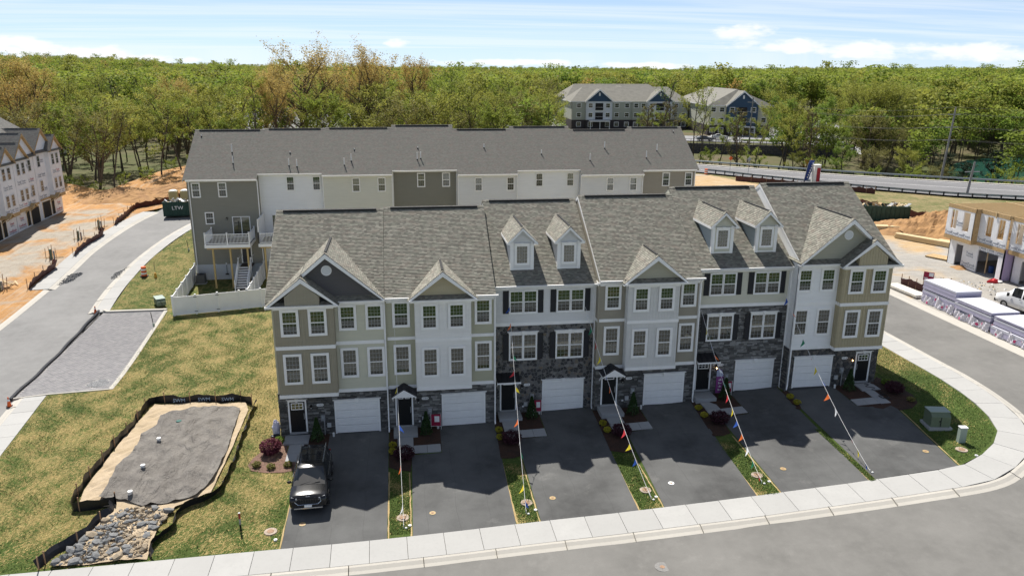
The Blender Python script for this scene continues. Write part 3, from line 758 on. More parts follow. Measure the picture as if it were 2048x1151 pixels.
# bare gravel where pavers are missing, and gravel dumped on the street edges
def blob_poly(cx, cy, rx, ry, n=18, j=.22, rot=0):
    return [(cx + cos(rot) * rx * k * cos(t) - sin(rot) * ry * k * sin(t), cy + sin(rot) * rx * k * cos(t) + cos(rot) * ry * k * sin(t)) for i in range(n) for t in [2 * pi * i / n] for k in [1 + rnd.uniform(-j, j)]]
def pebbles(name, poly, n, s0, s1, mats, label, dz=.0, cat='gravel', parent=None, hump=0):
    mb = MB(); xs = [p[0] for p in poly]; ys = [p[1] for p in poly]; k = 0
    cx, cy = sum(xs) / len(xs), sum(ys) / len(ys); R = max(max(xs) - cx, max(ys) - cy)
    while k < n:
        x, y = rnd.uniform(min(xs), max(xs)), rnd.uniform(min(ys), max(ys))
        if not inpoly(x, y, poly): continue
        s = rnd.uniform(s0, s1); k += 1; h = hump * max(0, 1 - hypot(x - cx, y - cy) / R)
        m = rnd.choice(mats); z = T(x, y) + dz + h; t = rnd.uniform(0, 6.3); a = [(x + s * cos(t + i * 2.1 + rnd.uniform(-.4, .4)), y + s * .8 * sin(t + i * 2.1 + rnd.uniform(-.4, .4))) for i in range(3)]
        top = (x + rnd.uniform(-.3, .3) * s, y + rnd.uniform(-.3, .3) * s, z + s * rnd.uniform(.5, .9)); r = rnd.random()
        for i in range(3): mb.face([(*a[i], z - .02), (*a[(i + 1) % 3], z - .02), top], m, r=r)
    return mb.build(name, parent, kind='stuff', label=label, category=cat)
STONEP = mat('pebble_stone', build=lambda g: (g.to('Base Color', g.ramp(g.attr('rnd'), [(0, (.08, .085, .09)), (.5, (.2, .2, .2)), (1, (.36, .35, .33))])), g.to('Roughness', .9)))
gp = blob_poly(-22.0, 34.6 + 4.3, .55, 2.3, rot=radians(-6)); pebbles('gravel', gp, 500, .05, .1, [STONEP], 'grey gravel spilled along the right kerb of the side street', -.1)
gp = blob_poly(-26.9, 37.6, .9, 2.2, rot=radians(-10)); pebbles('gravel', gp, 600, .05, .11, [STONEP], 'oval heap of grey gravel at the left kerb of the side street', -.08)
gp = blob_poly(-14.5, 10.55, .65, .6); pebbles('gravel', gp, 250, .04, .09, [STONEP], 'grey gravel in the unpaved corner of the paver bay', -.05)
sheet('gravel_bed', blob_poly(-14.45, 10.6, .72, .7, j=.12), GRAVEL, -.01, 1)
# concrete rim of the bay
def rim(name, pts, w=.28, h=.06, m=CURBM, side=1):
    P = [Vector((*p, 0)) for p in pts]; N = normals(P, side); mb = MB()
    for i in range(len(P) - 1):
        for k in range(6):
            a, b = P[i].lerp(P[i + 1], k / 6), P[i].lerp(P[i + 1], (k + 1) / 6); na, nb = N[i].lerp(N[i + 1], k / 6), N[i].lerp(N[i + 1], (k + 1) / 6)
            q = [a, b, b + nb * w, a + na * w]; top = [(p.x, p.y, T(p.x, p.y) + h) for p in q]
            mb.face(top, m, r=.5)
            for u in range(4): v = (u + 1) % 4; mb.face([top[u], top[v], (top[v][0], top[v][1], top[v][2] - .2), (top[u][0], top[u][1], top[u][2] - .2)], m, r=.5)
    return mb.build(name, kind='structure')
rim('bay_rim', [(-13.35, 9.3), (-13.4, 12), (-14.2, 26.3)], .32, .03)
rim('bay_rim', [(-19.6, 8.6), (-17.3, 9.0), (-13.3, 9.25)], .14, .05, side=-1)
rim('bay_rim', [(-19.8, 27.1), (-19.3, 26.6), (-14.0, 26.35)], .3, .12, side=-1)

# ---- driveways, beds, walks
DW = [[(2.95, .1), (6.62, .1), (6.62, -11.22), (1.5, -11.32), (1.45, -3.3), (2.4, -3.2), (2.95, -2.2)],
      [(9.85, .2), (13.35, .2), (13.15, -11.0), (7.9, -11.15), (8.0, -3.3), (9.8, -3.25)],
      [(16.45, 1.1), (20.0, 1.1), (19.66, -10.87), (14.45, -10.93), (14.5, -2.4), (16.45, -2.35)],
      [(23.15, .5), (26.75, .5), (26.22, -10.83), (21.08, -10.85), (21.4, -2.8), (23.15, -2.75)],
      [(29.75, 1.1), (33.2, 1.1), (32.66, -10.8), (27.63, -10.82), (27.75, -2.3), (29.75, -2.2)],
      [(33.5, .2), (36.85, .2), (36.85, -2.85), (39.2, -3.0), (38.22, -10.56), (33.08, -10.8), (33.25, -2.5)]]
BARE = mat('straw_edge', build=b_dirt((.42, .31, .15), (.38, .27, .12), (.5, .38, .2), 1.5))
for d in DW:
    lo = min(p[1] for p in d)
    sheet('driveway', d, DRIVEM, .022, 1.5, thick=.08)
# thin bare straw verge along the driveway edges
for xa, xb, ya, yb in ((1.40, 1.47, -11.3, -3.6), (6.63, 6.72, -11.2, -5), (7.78, 7.88, -11.15, -5.2), (13.17, 13.27, -11, -5), (14.34, 14.43, -10.95, -4.6), (19.68, 19.76, -10.88, -5.4), (20.98, 21.08, -10.86, -5.6),
                       (26.24, 26.33, -10.83, -5), (27.52, 27.62, -10.83, -4.6), (32.68, 32.78, -10.8, -4), (38.3, 38.42, -10.5, -3.6)):
    dx = .9 if xa > 38 else 0
    w = [(lambda t: (xa + dx * t, ya + (yb - ya) * t))(i / 14) for i in range(15)]
    left = [(p[0] + .035 - rnd.uniform(0, .05), p[1]) for p in w]; right = [(p[0] + .055 + rnd.uniform(0, .05), p[1]) for p in w[::-1]]
    sheet('bare_verge', left + right, BARE, .012, 3)
BEDS = [[(1.7, .1), (2.95, .1), (2.95, -2.2), (2.4, -3.2), (1.45, -3.25), (1.4, -1.2)],
        [(6.66, .2), (9.85, .2), (9.8, -3.0), (8.05, -3.25), (7.9, -5.1), (7.2, -4.9), (6.66, -4.5)],
        [(13.45, 1.2), (16.4, 1.2), (16.4, -2.3), (14.6, -2.4), (14.5, -4.4), (13.9, -4.6), (13.2, -4.5)],
        [(20.0, .5), (23.1, .5), (23.1, -2.7), (21.3, -2.8), (21.2, -5.2), (20.5, -5.1), (19.8, -4.8)],
        [(26.8, 1.2), (29.7, 1.2), (29.7, -2.15), (27.8, -2.3), (27.6, -4.3), (27, -4.5), (26.4, -4.4)],
        [(33.2, .2), (33.6, .2), (33.3, -2.3), (33.1, -2.5), (32.9, -2.4)],
        [(36.85, .3), (40, .3), (40.6, .9), (41.1, -.5), (41.3, -2.1), (40.9, -3.2), (40, -3.9), (38.9, -3.95), (37.6, -3.2), (36.9, -2.9)]]
for b in BEDS: sheet('mulch_bed', b, MULCH, .03, 1.0, wob=lambda x, y: .02 * sin(x * 9) * cos(y * 8))
sheet('mulch_bed', [(.35, .15), (-.15, -.3), (-.75, -1.2), (-1.3, -2.4), (-1.5, -3.1), (-1.2, -3.8), (-.3, -4.15), (.6, -4.25), (1.3, -4.1), (1.4, -3.2), (.7, -3.1), (.5, -1.2)], MULCH_SUNLIT, .03, .8, wob=lambda x, y: .02 * sin(x * 9) * cos(y * 8))
WALKS = [(0, [(.25, .12), (1.75, .12), (1.75, -1.15), (.25, -1.15)], .12), (0, [(.62, -1.17), (1.5, -1.17), (1.5, -2.13), (.62, -2.13)], .06), (0, [(.62, -2.15), (1.5, -2.15), (1.5, -3.15), (.62, -3.15)], .06),
         (0, [(6.93, .05), (8.42, .05), (8.42, -1.2), (6.93, -1.2)], .2), (0, [(7.17, -1.22), (8.12, -1.22), (8.12, -2.22), (7.17, -2.22)], .07), (0, [(7.17, -2.24), (8.12, -2.24), (8.12, -3.14), (7.17, -3.14)], .07), (0, [(8.14, -2.26), (8.93, -2.26), (8.93, -3.14), (8.14, -3.14)], .06), (0, [(8.95, -2.26), (9.76, -2.26), (9.76, -3.14), (8.95, -3.14)], .06),
         (0, [(13.7, 1.05), (15.2, 1.05), (15.2, -.1), (13.7, -.1)], .25), (0, [(13.85, -.12), (14.8, -.12), (14.8, -1.2), (13.85, -1.2)], .1), (0, [(13.85, -1.22), (14.8, -1.22), (14.8, -2.3), (13.85, -2.3)], .07), (0, [(14.82, -1.38), (15.6, -1.38), (15.6, -2.3), (14.82, -2.3)], .06), (0, [(15.62, -1.38), (16.4, -1.38), (16.4, -2.3), (15.62, -2.3)], .06),
         (0, [(20.3, .4), (21.8, .4), (21.8, -.85), (20.3, -.85)], .34), (0, [(20.6, -.87), (21.6, -.87), (21.6, -1.75), (20.6, -1.75)], .1), (0, [(20.6, -1.77), (21.6, -1.77), (21.6, -2.7), (20.6, -2.7)], .07), (0, [(21.62, -1.78), (22.4, -1.78), (22.4, -2.7), (21.62, -2.7)], .06), (0, [(22.42, -1.78), (23.12, -1.78), (23.12, -2.7), (22.42, -2.7)], .06),
         (0, [(26.98, 1.05), (28.4, 1.05), (28.4, -.1), (26.98, -.1)], .34), (0, [(27.25, -.12), (28.2, -.12), (28.2, -1.1), (27.25, -1.1)], .1), (0, [(27.25, -1.12), (28.2, -1.12), (28.2, -2.1), (27.25, -2.1)], .07), (0, [(28.22, -1.22), (28.95, -1.22), (28.95, -2.1), (28.22, -2.1)], .06), (0, [(28.97, -1.22), (29.7, -1.22), (29.7, -2.1), (28.97, -2.1)], .06),
         (0, [(38.35, .12), (39.7, .12), (39.7, -1.02), (38.35, -1.02)], .1), (0, [(38.5, -1.04), (39.15, -1.04), (39.15, -1.96), (38.5, -1.96)], .06), (0, [(38.5, -1.98), (39.2, -1.98), (39.2, -2.9), (38.5, -2.9)], .05), (0, [(36.9, -1.98), (37.68, -1.98), (37.68, -2.85), (36.9, -2.85)], .05), (0, [(37.7, -1.98), (38.48, -1.98), (38.48, -2.85), (37.7, -2.85)], .05)]
_grp = [0, 0, 0, 1, 1, 1, 1, 1, 2, 2, 2, 2, 2, 3, 3, 3, 3, 3, 4, 4, 4, 4, 4, 5, 5, 5, 5, 5]
_paths = {}
for (q, poly, h), gi in zip(WALKS, _grp):
    mb = MB(); zt = T(poly[0][0], (poly[0][1] + poly[2][1]) / 2) + h
    if gi not in _paths: _paths[gi] = link('front_walk', None, kind='structure')
    if h < .1: top = [Vector((x, y, T(x, y) + h)) for x, y in poly]; mb.prism([p - Vector((0, 0, .15)) for p in top], (0, 0, .15), GREYC)
    else: mb.prism([(x, y, zt - .6) for x, y in poly], (0, 0, .6), GREYC)
    mb.build('paving_slab' if h < .1 else 'stoop', _paths[gi])

# ---- blades and loose straw on the lawns: too many to count
import numpy as np
def grass_mass(name, label, poly, n, kinds, seed):
    g = np.random.RandomState(seed); xs = [p[0] for p in poly]; ys = [p[1] for p in poly]; P = []
    m = n * 3; X = g.uniform(min(xs), max(xs), m); Y = g.uniform(min(ys), max(ys), m)
    inside = np.zeros(m, bool)
    for i in range(len(poly)):
        (a, b), (d, e) = poly[i - 1], poly[i]; c = (b > Y) != (e > Y)
        with np.errstate(divide='ignore', invalid='ignore'): inside ^= c & (X < (d - a) * (Y - b) / ((e - b) or 1e-9) + a)
    X, Y = X[inside][:n], Y[inside][:n]; k = len(X)
    clump = np.sin(X * 1.7 + 1.3 * np.sin(Y * 1.1)) * np.cos(Y * 1.3 + 1.7 * np.sin(X * .8)) + g.normal(0, .5, k)
    straw = clump > kinds
    Z = np.array([T(a, b) for a, b in zip(X, Y)]); ang = np.where(straw, g.normal(.7, .5, k), g.uniform(0, 6.28, k)); L = np.where(straw, g.uniform(.10, .30, k), g.uniform(.05, .10, k)); H = np.where(straw, g.uniform(.01, .035, k), g.uniform(.04, .09, k)); W = np.where(straw, .022, .035)
    dx, dy = np.cos(ang), np.sin(ang); V = np.empty((k, 3, 3))
    V[:, 0] = np.stack([X - dy * W / 2 - dx * L / 2, Y + dx * W / 2 - dy * L / 2, Z], 1); V[:, 1] = np.stack([X + dy * W / 2 - dx * L / 2, Y - dx * W / 2 - dy * L / 2, Z], 1); V[:, 2] = np.stack([X + dx * L / 2, Y + dy * L / 2, Z + H], 1)
    me = bpy.data.meshes.new(name); me.vertices.add(k * 3); me.vertices.foreach_set('co', V.reshape(-1)); me.loops.add(k * 3); me.loops.foreach_set('vertex_index', np.arange(k * 3, dtype=np.int32)); me.polygons.add(k); me.polygons.foreach_set('loop_start', np.arange(0, k * 3, 3, dtype=np.int32)); me.polygons.foreach_set('loop_total', np.full(k, 3, dtype=np.int32))
    me.polygons.foreach_set('material_index', straw.astype(np.int32)); me.update(); me.materials.append(BLADE); me.materials.append(STRAWM)
    a = me.attributes.new('rnd', 'FLOAT', 'FACE'); a.data.foreach_set('value', g.uniform(0, 1, k)); me.validate(); link(name, me, kind='stuff', label=label, category='grass')
BLADE = mat('grass_blade', build=lambda g: (g.to('Base Color', g.ramp(g.attr('rnd'), [(0, (.035, .07, .012)), (.5, (.08, .13, .02)), (1, (.15, .20, .04))])), g.to('Roughness', .8)))
STRAWM = mat('loose_straw', build=lambda g: (g.to('Base Color', g.ramp(g.attr('rnd'), [(0, (.25, .18, .06)), (.6, (.42, .31, .11)), (1, (.55, .43, .18))])), g.to('Roughness', .8)))
grass_mass('grass', 'short grass blades and straw on the lawn left of the front row', [(-16.1, -11.2), (1.4, -11.2), (1.3, -4.3), (-.1, .2), (-.1, 13), (-5, 24), (-12.5, 24.3), (-14, 26), (-13.2, 9.2), (-17.2, 8.9), (-16.2, 0), (-15.2, -10)], 95000, .05, 3)
grass_mass('grass', 'short grass blades and straw on the strip beside the back row end house', [(-13.4, 27), (-19, 27), (-20, 36), (-20.2, 45), (-19.4, 56), (-13.5, 56)], 16000, .3, 4)
grass_mass('grass', 'short green grass blades on the corner lawn', [(38.4, -10.3), (40.5, -9.4), (42.1, -8.3), (43.1, -7.3), (44, -5.3), (44.5, -2.8), (44.5, 12), (40.6, 12), (40.8, 1), (41.4, -2), (41, -3.4), (39.3, -4)], 22000, 1.1, 5)
for i, (a, b) in enumerate(((6.74, 7.78), (13.28, 14.34), (19.78, 20.98), (26.34, 27.52), (32.72, 33.05))): grass_mass('grass', ['first', 'second', 'third', 'fourth', 'fifth'][i] + ' grass strip between the driveways from the left', [(a, -10.9), (b, -10.9), (b, -5.3), (a, -5)], 4500, .9, 6 + i)
# ================================================================ WINDOWS, DOORS
_wc = {}
def window_set(w, h, cas=.11, cols=4, rows=2, single=False, fm=WHITE, sill=.0, gm=None):
    """cached meshes: frame, upper pane, lower pane, grilles (origin: lower left of the casing, outward -y)"""
    k = (round(w, 3), round(h, 3), cas, cols, rows, single, fm.name)
    if k in _wc: return _wc[k]
    fr = MB(); o = -.055
    fr.box(0, cas, o, 0, 0, h, fm); fr.box(w - cas, w, o, 0, 0, h, fm); fr.box(cas, w - cas, o, 0, h - cas, h, fm); fr.box(cas, w - cas, o, 0, 0, cas, fm)
    s = .045; a, b, c, d = cas, w - cas, cas, h - cas; so_ = -.042
    fr.box(a, a + s, so_, 0, c, d, fm); fr.box(b - s, b, so_, 0, c, d, fm); fr.box(a + s, b - s, so_, 0, d - s, d, fm); fr.box(a + s, b - s, so_, 0, c, c + s, fm)
    mid = (c + d) / 2
    if not single: fr.box(a + s, b - s, -.05, 0, mid - .03, mid + .03, fm)
    frm = fr.mesh('window'); out = [('frame', frm)]
    spans = [(c + s, d - s)] if single else [(mid + .03, d - s), (c + s, mid - .03)]
    for (z0, z1) in spans:
        p = MB(); p.face([(a + s, -.024, z0), (b - s, -.024, z0), (b - s, -.024, z1), (a + s, -.024, z1)], GLASS if (single or z0 > mid) else GLASS_S, r=rnd.random()); out.append(('pane', p.mesh('pane')))
        g = MB()
        for i in range(1, cols): x = a + s + (b - a - 2 * s) * i / cols; g.box(x - .006, x + .006, -.032, -.025, z0, z1, MUNT)
        for j in range(1, rows + (1 if not single else 0)): z = z0 + (z1 - z0) * j / (rows + (1 if not single else 0)); g.box(a + s, b - s, -.031, -.025, z - .006, z + .006, MUNT)
        out.append(('grille', g.mesh('grille')))
    _wc[k] = out; return out
def put_window(parent, x, y, z, w, h, rz=0, name='window', **k):
    ms = window_set(w, h, **k); o = link(name, ms[0][1], parent, (x, y, z), (0, 0, rz))
    for n, me in ms[1:]: link(n, me, o)
    return o
def put_twin(parent, x, y, z, w, h, rz=0, cas=.06):
    """two double-hung sashes mulled into one unit"""
    ms = window_set(w / 2 + cas / 2, h, cas=cas, cols=3, rows=2)
    k = ('twin', w, h)
    if k not in _wc:
        f = MB(); f.box(0, w, -.03, -.001, -.03, .0, WHITE); _wc[k] = f.mesh('window')
    o = link('window', _wc[k], parent, (x, y, z), (0, 0, rz))
    for i in range(2):
        for n, me in ms: link('sash' if n == 'frame' else n, me, o, (i * (w / 2 - cas / 2), 0, 0))
    return o
def hood(mb, x0, x1, z0, h, y=0, key=True, m=WHITE):
    mb.box(x0, x1, y - .07, y, z0, z0 + h * .7, m); mb.prism([(x0 - .0, y - .07, z0 + h * .7), (x1 + .0, y - .07, z0 + h * .7), (x1 + .08, y - .13, z0 + h), (x0 - .08, y - .13, z0 + h)], (0, .07, 0), m)
    mb.box(x0 - .08, x1 + .08, y - .14, y, z0 + h, z0 + h + .035, m)
    if key:
        c = (x0 + x1) / 2; mb.prism([(c - .07, y - .16, z0 + .01), (c + .07, y - .16, z0 + .01), (c + .12, y - .16, z0 + h + .07), (c - .12, y - .16, z0 + h + .07)], (0, .1, 0), m)
def garage(parent, x0, x1, z1, y=0):
    t = MB(); w = .1
    t.box(x0 - w, x0, y - .06, y, 0, z1, WHITE); t.build('garage_trim', parent); t = MB(); t.box(x1, x1 + w, y - .06, y, 0, z1, WHITE); t.build('garage_trim', parent)
    hh = MB(); hood(hh, x0 - w, x1 + w, z1, .2, y); hh.build('garage_hood', parent)
    d = link('garage_door', MBback(x0, x1, z1, y), parent)
    n = 4; ph = (z1 - .02) / n
    k = ('gp', round(x1 - x0, 2), round(z1, 2))
    if k not in _wc:
        m = MB(); W = x1 - x0
        m.box(.0, W, -.03, 0, .008, ph - .008, GARAGE)
        for j in range(3):
            a = .03 + j * (ph - .04) / 3; b = a + (ph - .04) / 3 - .04
            m.prism([(.03, -.03, a), (W - .03, -.03, a), (W - .05, -.045, a + .02), (.05, -.045, a + .02)], (0, .001, 0), GARAGE)
            m.box(.04, W - .04, -.044, -.03, a + .015, b, GARAGE)
        _wc[k] = m.mesh('panel')
    for i in range(n): link('panel', _wc[k], d, (x0, y - .012, .01 + i * ph))
    s = MB(); s.box(x0, x1, y - .055, y - .01, 0, .03, mat('rubber_seal', (.05, .05, .05), .8)); s.build('bottom_seal', d)
def MBback(x0, x1, z1, y):
    m = MB(); m.box(x0, x1, y - .012, y, 0, z1, mat('door_gap', (.12, .12, .12), .8)); return m.mesh('garage_door')
DOORM = mat('front_door_black', (.010, .011, .012), .38)
LAMPG = mat('lamp_bulb', (1, .75, .45), .4); LAMPG.node_tree.nodes['Principled BSDF'].inputs['Emission Color'].default_value = (1, .62, .3, 1); LAMPG.node_tree.nodes['Principled BSDF'].inputs['Emission Strength'].default_value = 6
STEEL = mat('grey_utility_metal', (.33, .335, .34), .45, metal=.2)
def front_door(parent, x0, x1, z0, z1, lite='six', y=0, sides=True, head=True, sx=1):
    f = MB(); w = .1
    f.box(x0 - w, x0, y - .06, y, z0, z1, WHITE); f.box(x1, x1 + w, y - .06, y, z0, z1, WHITE)
    f.box(x0 - w, x1 + w, y - .1, y, z0 - .12, z0, GREYC)
    if head: hood(f, x0 - w, x1 + w, z1, .14, y)
    else: f.box(x0 - w, x1 + w, y - .06, y, z1, z1 + .06, WHITE)
    f.build('door_frame', parent)
    d = MB(); d.box(x0, x1, y - .035, y, z0, z1, DOORM); cx = (x0 + x1) / 2; W = x1 - x0
    ztop = z1 - .62 if lite == 'six' else z1 - .42
    for a, b in ((x0 + .1, cx - .05), (cx + .05, x1 - .1)):
        if lite == 'six': ps = [(z0 + .14, ztop - .06)]
        else: ps = [(z0 + .14, z0 + .78), (z0 + .88, ztop)]
        for p, q in ps: d.box(a, b, y - .048, y - .035, p, q, DOORM)
    dd = d.build('front_door', parent)
    l = MB()
    if lite == 'six':
        a, b, c, e = x0 + .13, x1 - .13, z1 - .5, z1 - .12
        l.box(a - .04, b + .04, y - .055, y - .035, c - .04, e + .04, WHITE); l.build('lite_frame', dd); mm = window_glass_grid(a, b, c, e, y - .058, 3, 2)
        for i, me in enumerate(mm): link('pane', me, dd)
    elif lite == 'two':
        for a, b in ((x0 + .14, cx - .09), (cx + .09, x1 - .14)):
            l.box(a - .03, b + .03, y - .055, y - .035, z1 - .2, z1 - .02, WHITE)
        l.build('lite_frame', dd)
        for a, b in ((x0 + .14, cx - .09), (cx + .09, x1 - .14)):
            for me in window_glass_grid(a, b, z1 - .17, z1 - .05, y - .058, 1, 1): link('pane', me, dd)
    else:
        l.box(x0 + .14, x1 - .14, y - .055, y - .035, z1 - .26, z1 - .02, WHITE); l.build('lite_frame', dd)
        for me in window_glass_grid(x0 + .18, x1 - .18, z1 - .22, z1 - .06, y - .058, 1, 1): link('pane', me, dd)
    h = MB(); hx = x1 - .07 if sx > 0 else x0 + .07
    h.ell((hx, y - .08, z0 + .95), .03, .03, .03, STEEL, 8, 6); h.box(hx - .02, hx + .02, y - .07, y - .035, z0 + .85, z0 + 1.25, STEEL); h.build('handle', dd)
def window_glass_grid(a, b, c, e, y, nx, nz):
    out = []; W, H = (b - a) / nx, (e - c) / nz
    for i in range(nx):
        for j in range(nz):
            m = MB(); x, z = a + i * W, c + j * H; m.face([(x + .014, y, z + .014), (x + W - .014, y, z + .014), (x + W - .014, y, z + H - .014), (x + .014, y, z + H - .014)], GLASS); out.append(m.mesh('pane'))
    return out
def wall_lamp(parent, x, z, y=0, lit=False):
    m = MB(); m.box(x - .05, x + .05, y - .03, y, z - .1, z + .16, BLACK); m.bar((x, y - .03, z + .12), (x, y - .13, z + .12), .03, .03, BLACK)
    m.box(x - .075, x + .075, y - .2, y - .05, z + .08, z + .11, BLACK); m.box(x - .06, x + .06, y - .185, y - .065, z - .12, z - .1, BLACK)
    for dx in (-.055, .055):
        for dy in (-.18, -.07): m.box(x + dx - .006, x + dx + .006, y + dy - .006, y + dy + .006, z - .1, z + .08, BLACK)
    o = m.build('wall_lamp', parent)
    b = MB(); b.ell((x, y - .125, z - .04), .032, .032, .06, LAMPG if lit else mat('lamp_glass_off', (.5, .5, .48), .2), 8, 6); b.build('bulb', o)
PLAQ = mat('plaque_white', (.75, .75, .74), .5); DIG = mat('plaque_digits', (.03, .03, .03), .5)
def plaque(parent, x, z, txt, y=0):
    m = MB(); r = .09; pts = []
    for i in range(9): t = pi / 2 + pi * i / 8; pts.append((x - .13 + r * cos(t), y - .02, z + r * sin(t)))
    for i in range(9): t = -pi / 2 + pi * i / 8; pts.append((x + .13 + r * cos(t), y - .02, z + r * sin(t)))
    m.prism(pts, (0, .02, 0), PLAQ); o = m.build('number_plaque', parent)
    link('digits', text_mesh(' '.join(txt), .15, DIG, .003), o, (x, y - .024, z), (pi / 2, 0, 0))
def utilities(parent, mx, bx, y=0, ox=2.1):
    m = MB(); m.box(mx - .13, mx + .13, y - .1, y, .96, 1.34, STEEL); m.tube([(mx, y - .1, 1.2), (mx, y - .17, 1.2)], .075, mat('meter_glass', (.4, .42, .43), .15), 14); m.build('electric_meter', parent)
    c = MB(); c.tube([(mx + .07, y - .05, .96), (mx + .07, y - .05, 0)], .035, STEEL, 8); c.build('conduit', parent)
    b = MB(); b.box(bx - .12, bx + .12, y - .1, y, .5, .78, mat('pale_grey_box', (.48, .49, .49), .5)); b.build('junction_box', parent)
    w = MB(); w.box(ox - .06, ox + .06, y - .05, y, .42, .52, WHITE); w.build('outlet_cover', parent)
def downspout(parent, x, y, z0, z1, kick=0):
    m = MB(); m.box(x - .04, x + .04, y - .09, y - .01, z0 + .2, z1 - .3, WHITE)
    m.bar((x, y - .05, z1 - .3), (x, y - .28, z1), .08, .08, WHITE); m.bar((x, y - .05, z0 + .22), (x + kick, y - .28, z0 + .04), .08, .08, WHITE)
    for z in (z0 + 1.5, z0 + 4, z0 + 6.5):
        if z < z1: m.box(x - .055, x + .055, y - .1, y, z, z + .03, WHITE)
    m.build('downspout', parent)
def gutter(parent, x0, x1, y, z):
    m = MB(); m.prism([(x0, y, z), (x0, y - .13, z), (x0, y - .1, z - .11), (x0, y, z - .12)], (x1 - x0, 0, 0), WHITE)
    m.build('gutter', parent)
def trim(parent, w, u0, u1, z0, z1, o=.045, m=WHITE, name='trim_band'):
    b = MB(); wbox(b, w, u0, u1, z0, z1, 0, o, m); b.build(name, parent)

def gable_roof(parent, ax, az, half, zf, yf, yb, sh=SHING, tm=WHITE, rake=.28, ov=.12, wall=None, wall_y=None, wall_m=None, style='lap', pent=None, ridge=True, soff=True):
    """front-facing gable: ridge along y from yf back to yb; zf = height of its feet"""
    g = (az - zf) / half; L = hypot(1, g); rise = az - zf
    m = MB()
    for s in (-1, 1):
        A = (ax + s * (half + ov), yf, zf - ov * g); shingles(m, A, (0, 1, 0), (-s / L, 0, g / L), yb - yf, (half + ov) * L, sh, cap=.07)
    ro = m.build('gable_roof', parent)
    if ridge:
        c = MB(); n = max(2, int((yb - yf) / .3))
        for i in range(n):
            y0 = yf + (yb - yf) * i / n; y1 = yf + (yb - yf) * (i + 1) / n + .03
            for s in (-1, 1): c.face([(ax, y0, az + .035), (ax + s * .16, y0, az + .035 - .16 * g), (ax + s * .16, y1, az + .022 - .16 * g), (ax, y1, az + .022)], sh, r=rnd.random())
        c.build('ridge_cap', ro)
        v = MB(); v.box(ax - .07, ax + .07, yf + .35, yb - .4, az + .02, az + .055, mat('ridge_vent', (.02, .02, .02), .8)); v.build('ridge_vent', ro)
    t = MB()
    for s in (-1, 1):
        f0 = (ax + s * (half + ov), zf - ov * g); a0 = (ax, az)
        P = [(f0[0], yf - .03, f0[1] - .02), (a0[0], yf - .03, a0[1] - .02), (a0[0], yf - .03, a0[1] - .02 - rake), (f0[0], yf - .03, f0[1] - .02 - rake * .45), ]
        t.prism(P, (0, .05, 0), tm)
        if soff and wall_y is not None:
            q = [(ax, yf + .02, az - rake), (ax + s * (half + ov), yf + .02, zf - ov * g - .14), (ax + s * (half + ov), wall_y, zf - ov * g - .14), (ax, wall_y, az - rake)]; t.face(q, tm)
    t.build('rake_trim', parent)
    if wall_m is not None:
        wm = MB(); w = front(0, wall_y); zb = pent[2] if pent else zf - .1
        lim = lambda z: (ax - (az - .1 - z) / g, ax + (az - .1 - z) / g)
        if style == 'lap': lap(wm, w, 0, 0, zb, az - .12, wall_m, xr=lim)
        else:
            x0, x1 = wall if wall else (lim(zb)[0], lim(zb)[1])
            batten(wm, w, x0, x1, zb, az, wall_m, zt=lambda x: az - .12 - abs(x - ax) * g)
        wm.build('gable_wall', parent)
    if pent:   # narrow shingled skirt along the eave: (y_out, z_out, z_in)
        p = MB(); yo, zo, zi = pent; d = hypot(wall_y - yo, zi - zo)
        shingles(p, (ax - half - .02, yo, zo), (1, 0, 0), (0, (wall_y - yo) / d, (zi - zo) / d), 2 * half + .04, d, DSH2, cap=.04); p.build('pent_roof', parent)
DSH2 = SHING

def house_body(name, label, X0, Y0, Z0, w, zE, body, end=0, depth=13.1, group='front row of townhouses', cat='townhouse', sh=SHING, foot=.8, found=None, rz=0, fascia=None, rk=(1, 1)):
    """Empty + body + main roof + ridge + rakes; end -1/+1 for the end houses that overhang"""
    t = thing(name, label, cat, (X0, Y0, Z0), rz, group)
    yr = depth / 2; zr = zE + SL * (yr + .35)
    m = MB(); P = [(.015, 0.0, -foot), (.015, 0, zE + .35 * SL - .14), (.015, yr, zr - .14), (.015, depth, zE + .35 * SL - .14), (.015, depth, -foot)]
    m.prism(P, (w - .03, 0, 0), body); m.build('wall', t)
    x0 = -.28 if end == -1 else 0; x1 = w + .28 if end == 1 else w
    r = MB(); lv = (yr + .35) * SQ
    shingles(r, (x0, -.35, zE), (1, 0, 0), (0, 1 / SQ, SL / SQ), x1 - x0, lv, sh)
    shingles(r, (x0, depth + .35, zE), (1, 0, 0), (0, -1 / SQ, SL / SQ), x1 - x0, lv, sh)
    ro = r.build('roof', t)
    c = MB(); n = int((x1 - x0) / .3)
    for i in range(n):
        a = x0 + (x1 - x0) * i / n; b = x0 + (x1 - x0) * (i + 1) / n + .03
        for s in (-1, 1): c.face([(a, yr, zr + .05), (a, yr + s * .17, zr + .05 - .17 * SL), (b, yr + s * .17, zr + .035 - .17 * SL), (b, yr, zr + .035)], sh, r=rnd.random())
    c.build('ridge_cap', ro)
    v = MB(); v.box(x0 + .45, x1 - .45, yr - .21, yr + .21, zr - .08, zr + .028, mat('ridge_vent', (.02, .02, .02), .8)); v.build('ridge_vent', ro)
    rkb = MB()
    for x, s in [q for q, on in zip(((x0, -1), (x1, 1)), rk) if on]:
        for y0, y1, za, zb in ((-.35, yr, zE, zr), (depth + .35, yr, zE, zr)):
            rkb.prism([(x + s * .012, y0, za - .03), (x + s * .012, y1, zb - .03), (x + s * .012, y1, zb - .24), (x + s * .012, y0, za - .2)], (-s * .03, 0, 0), fascia or WHITE)
    if rkb.v: rkb.build('rake_board', t)
    return t

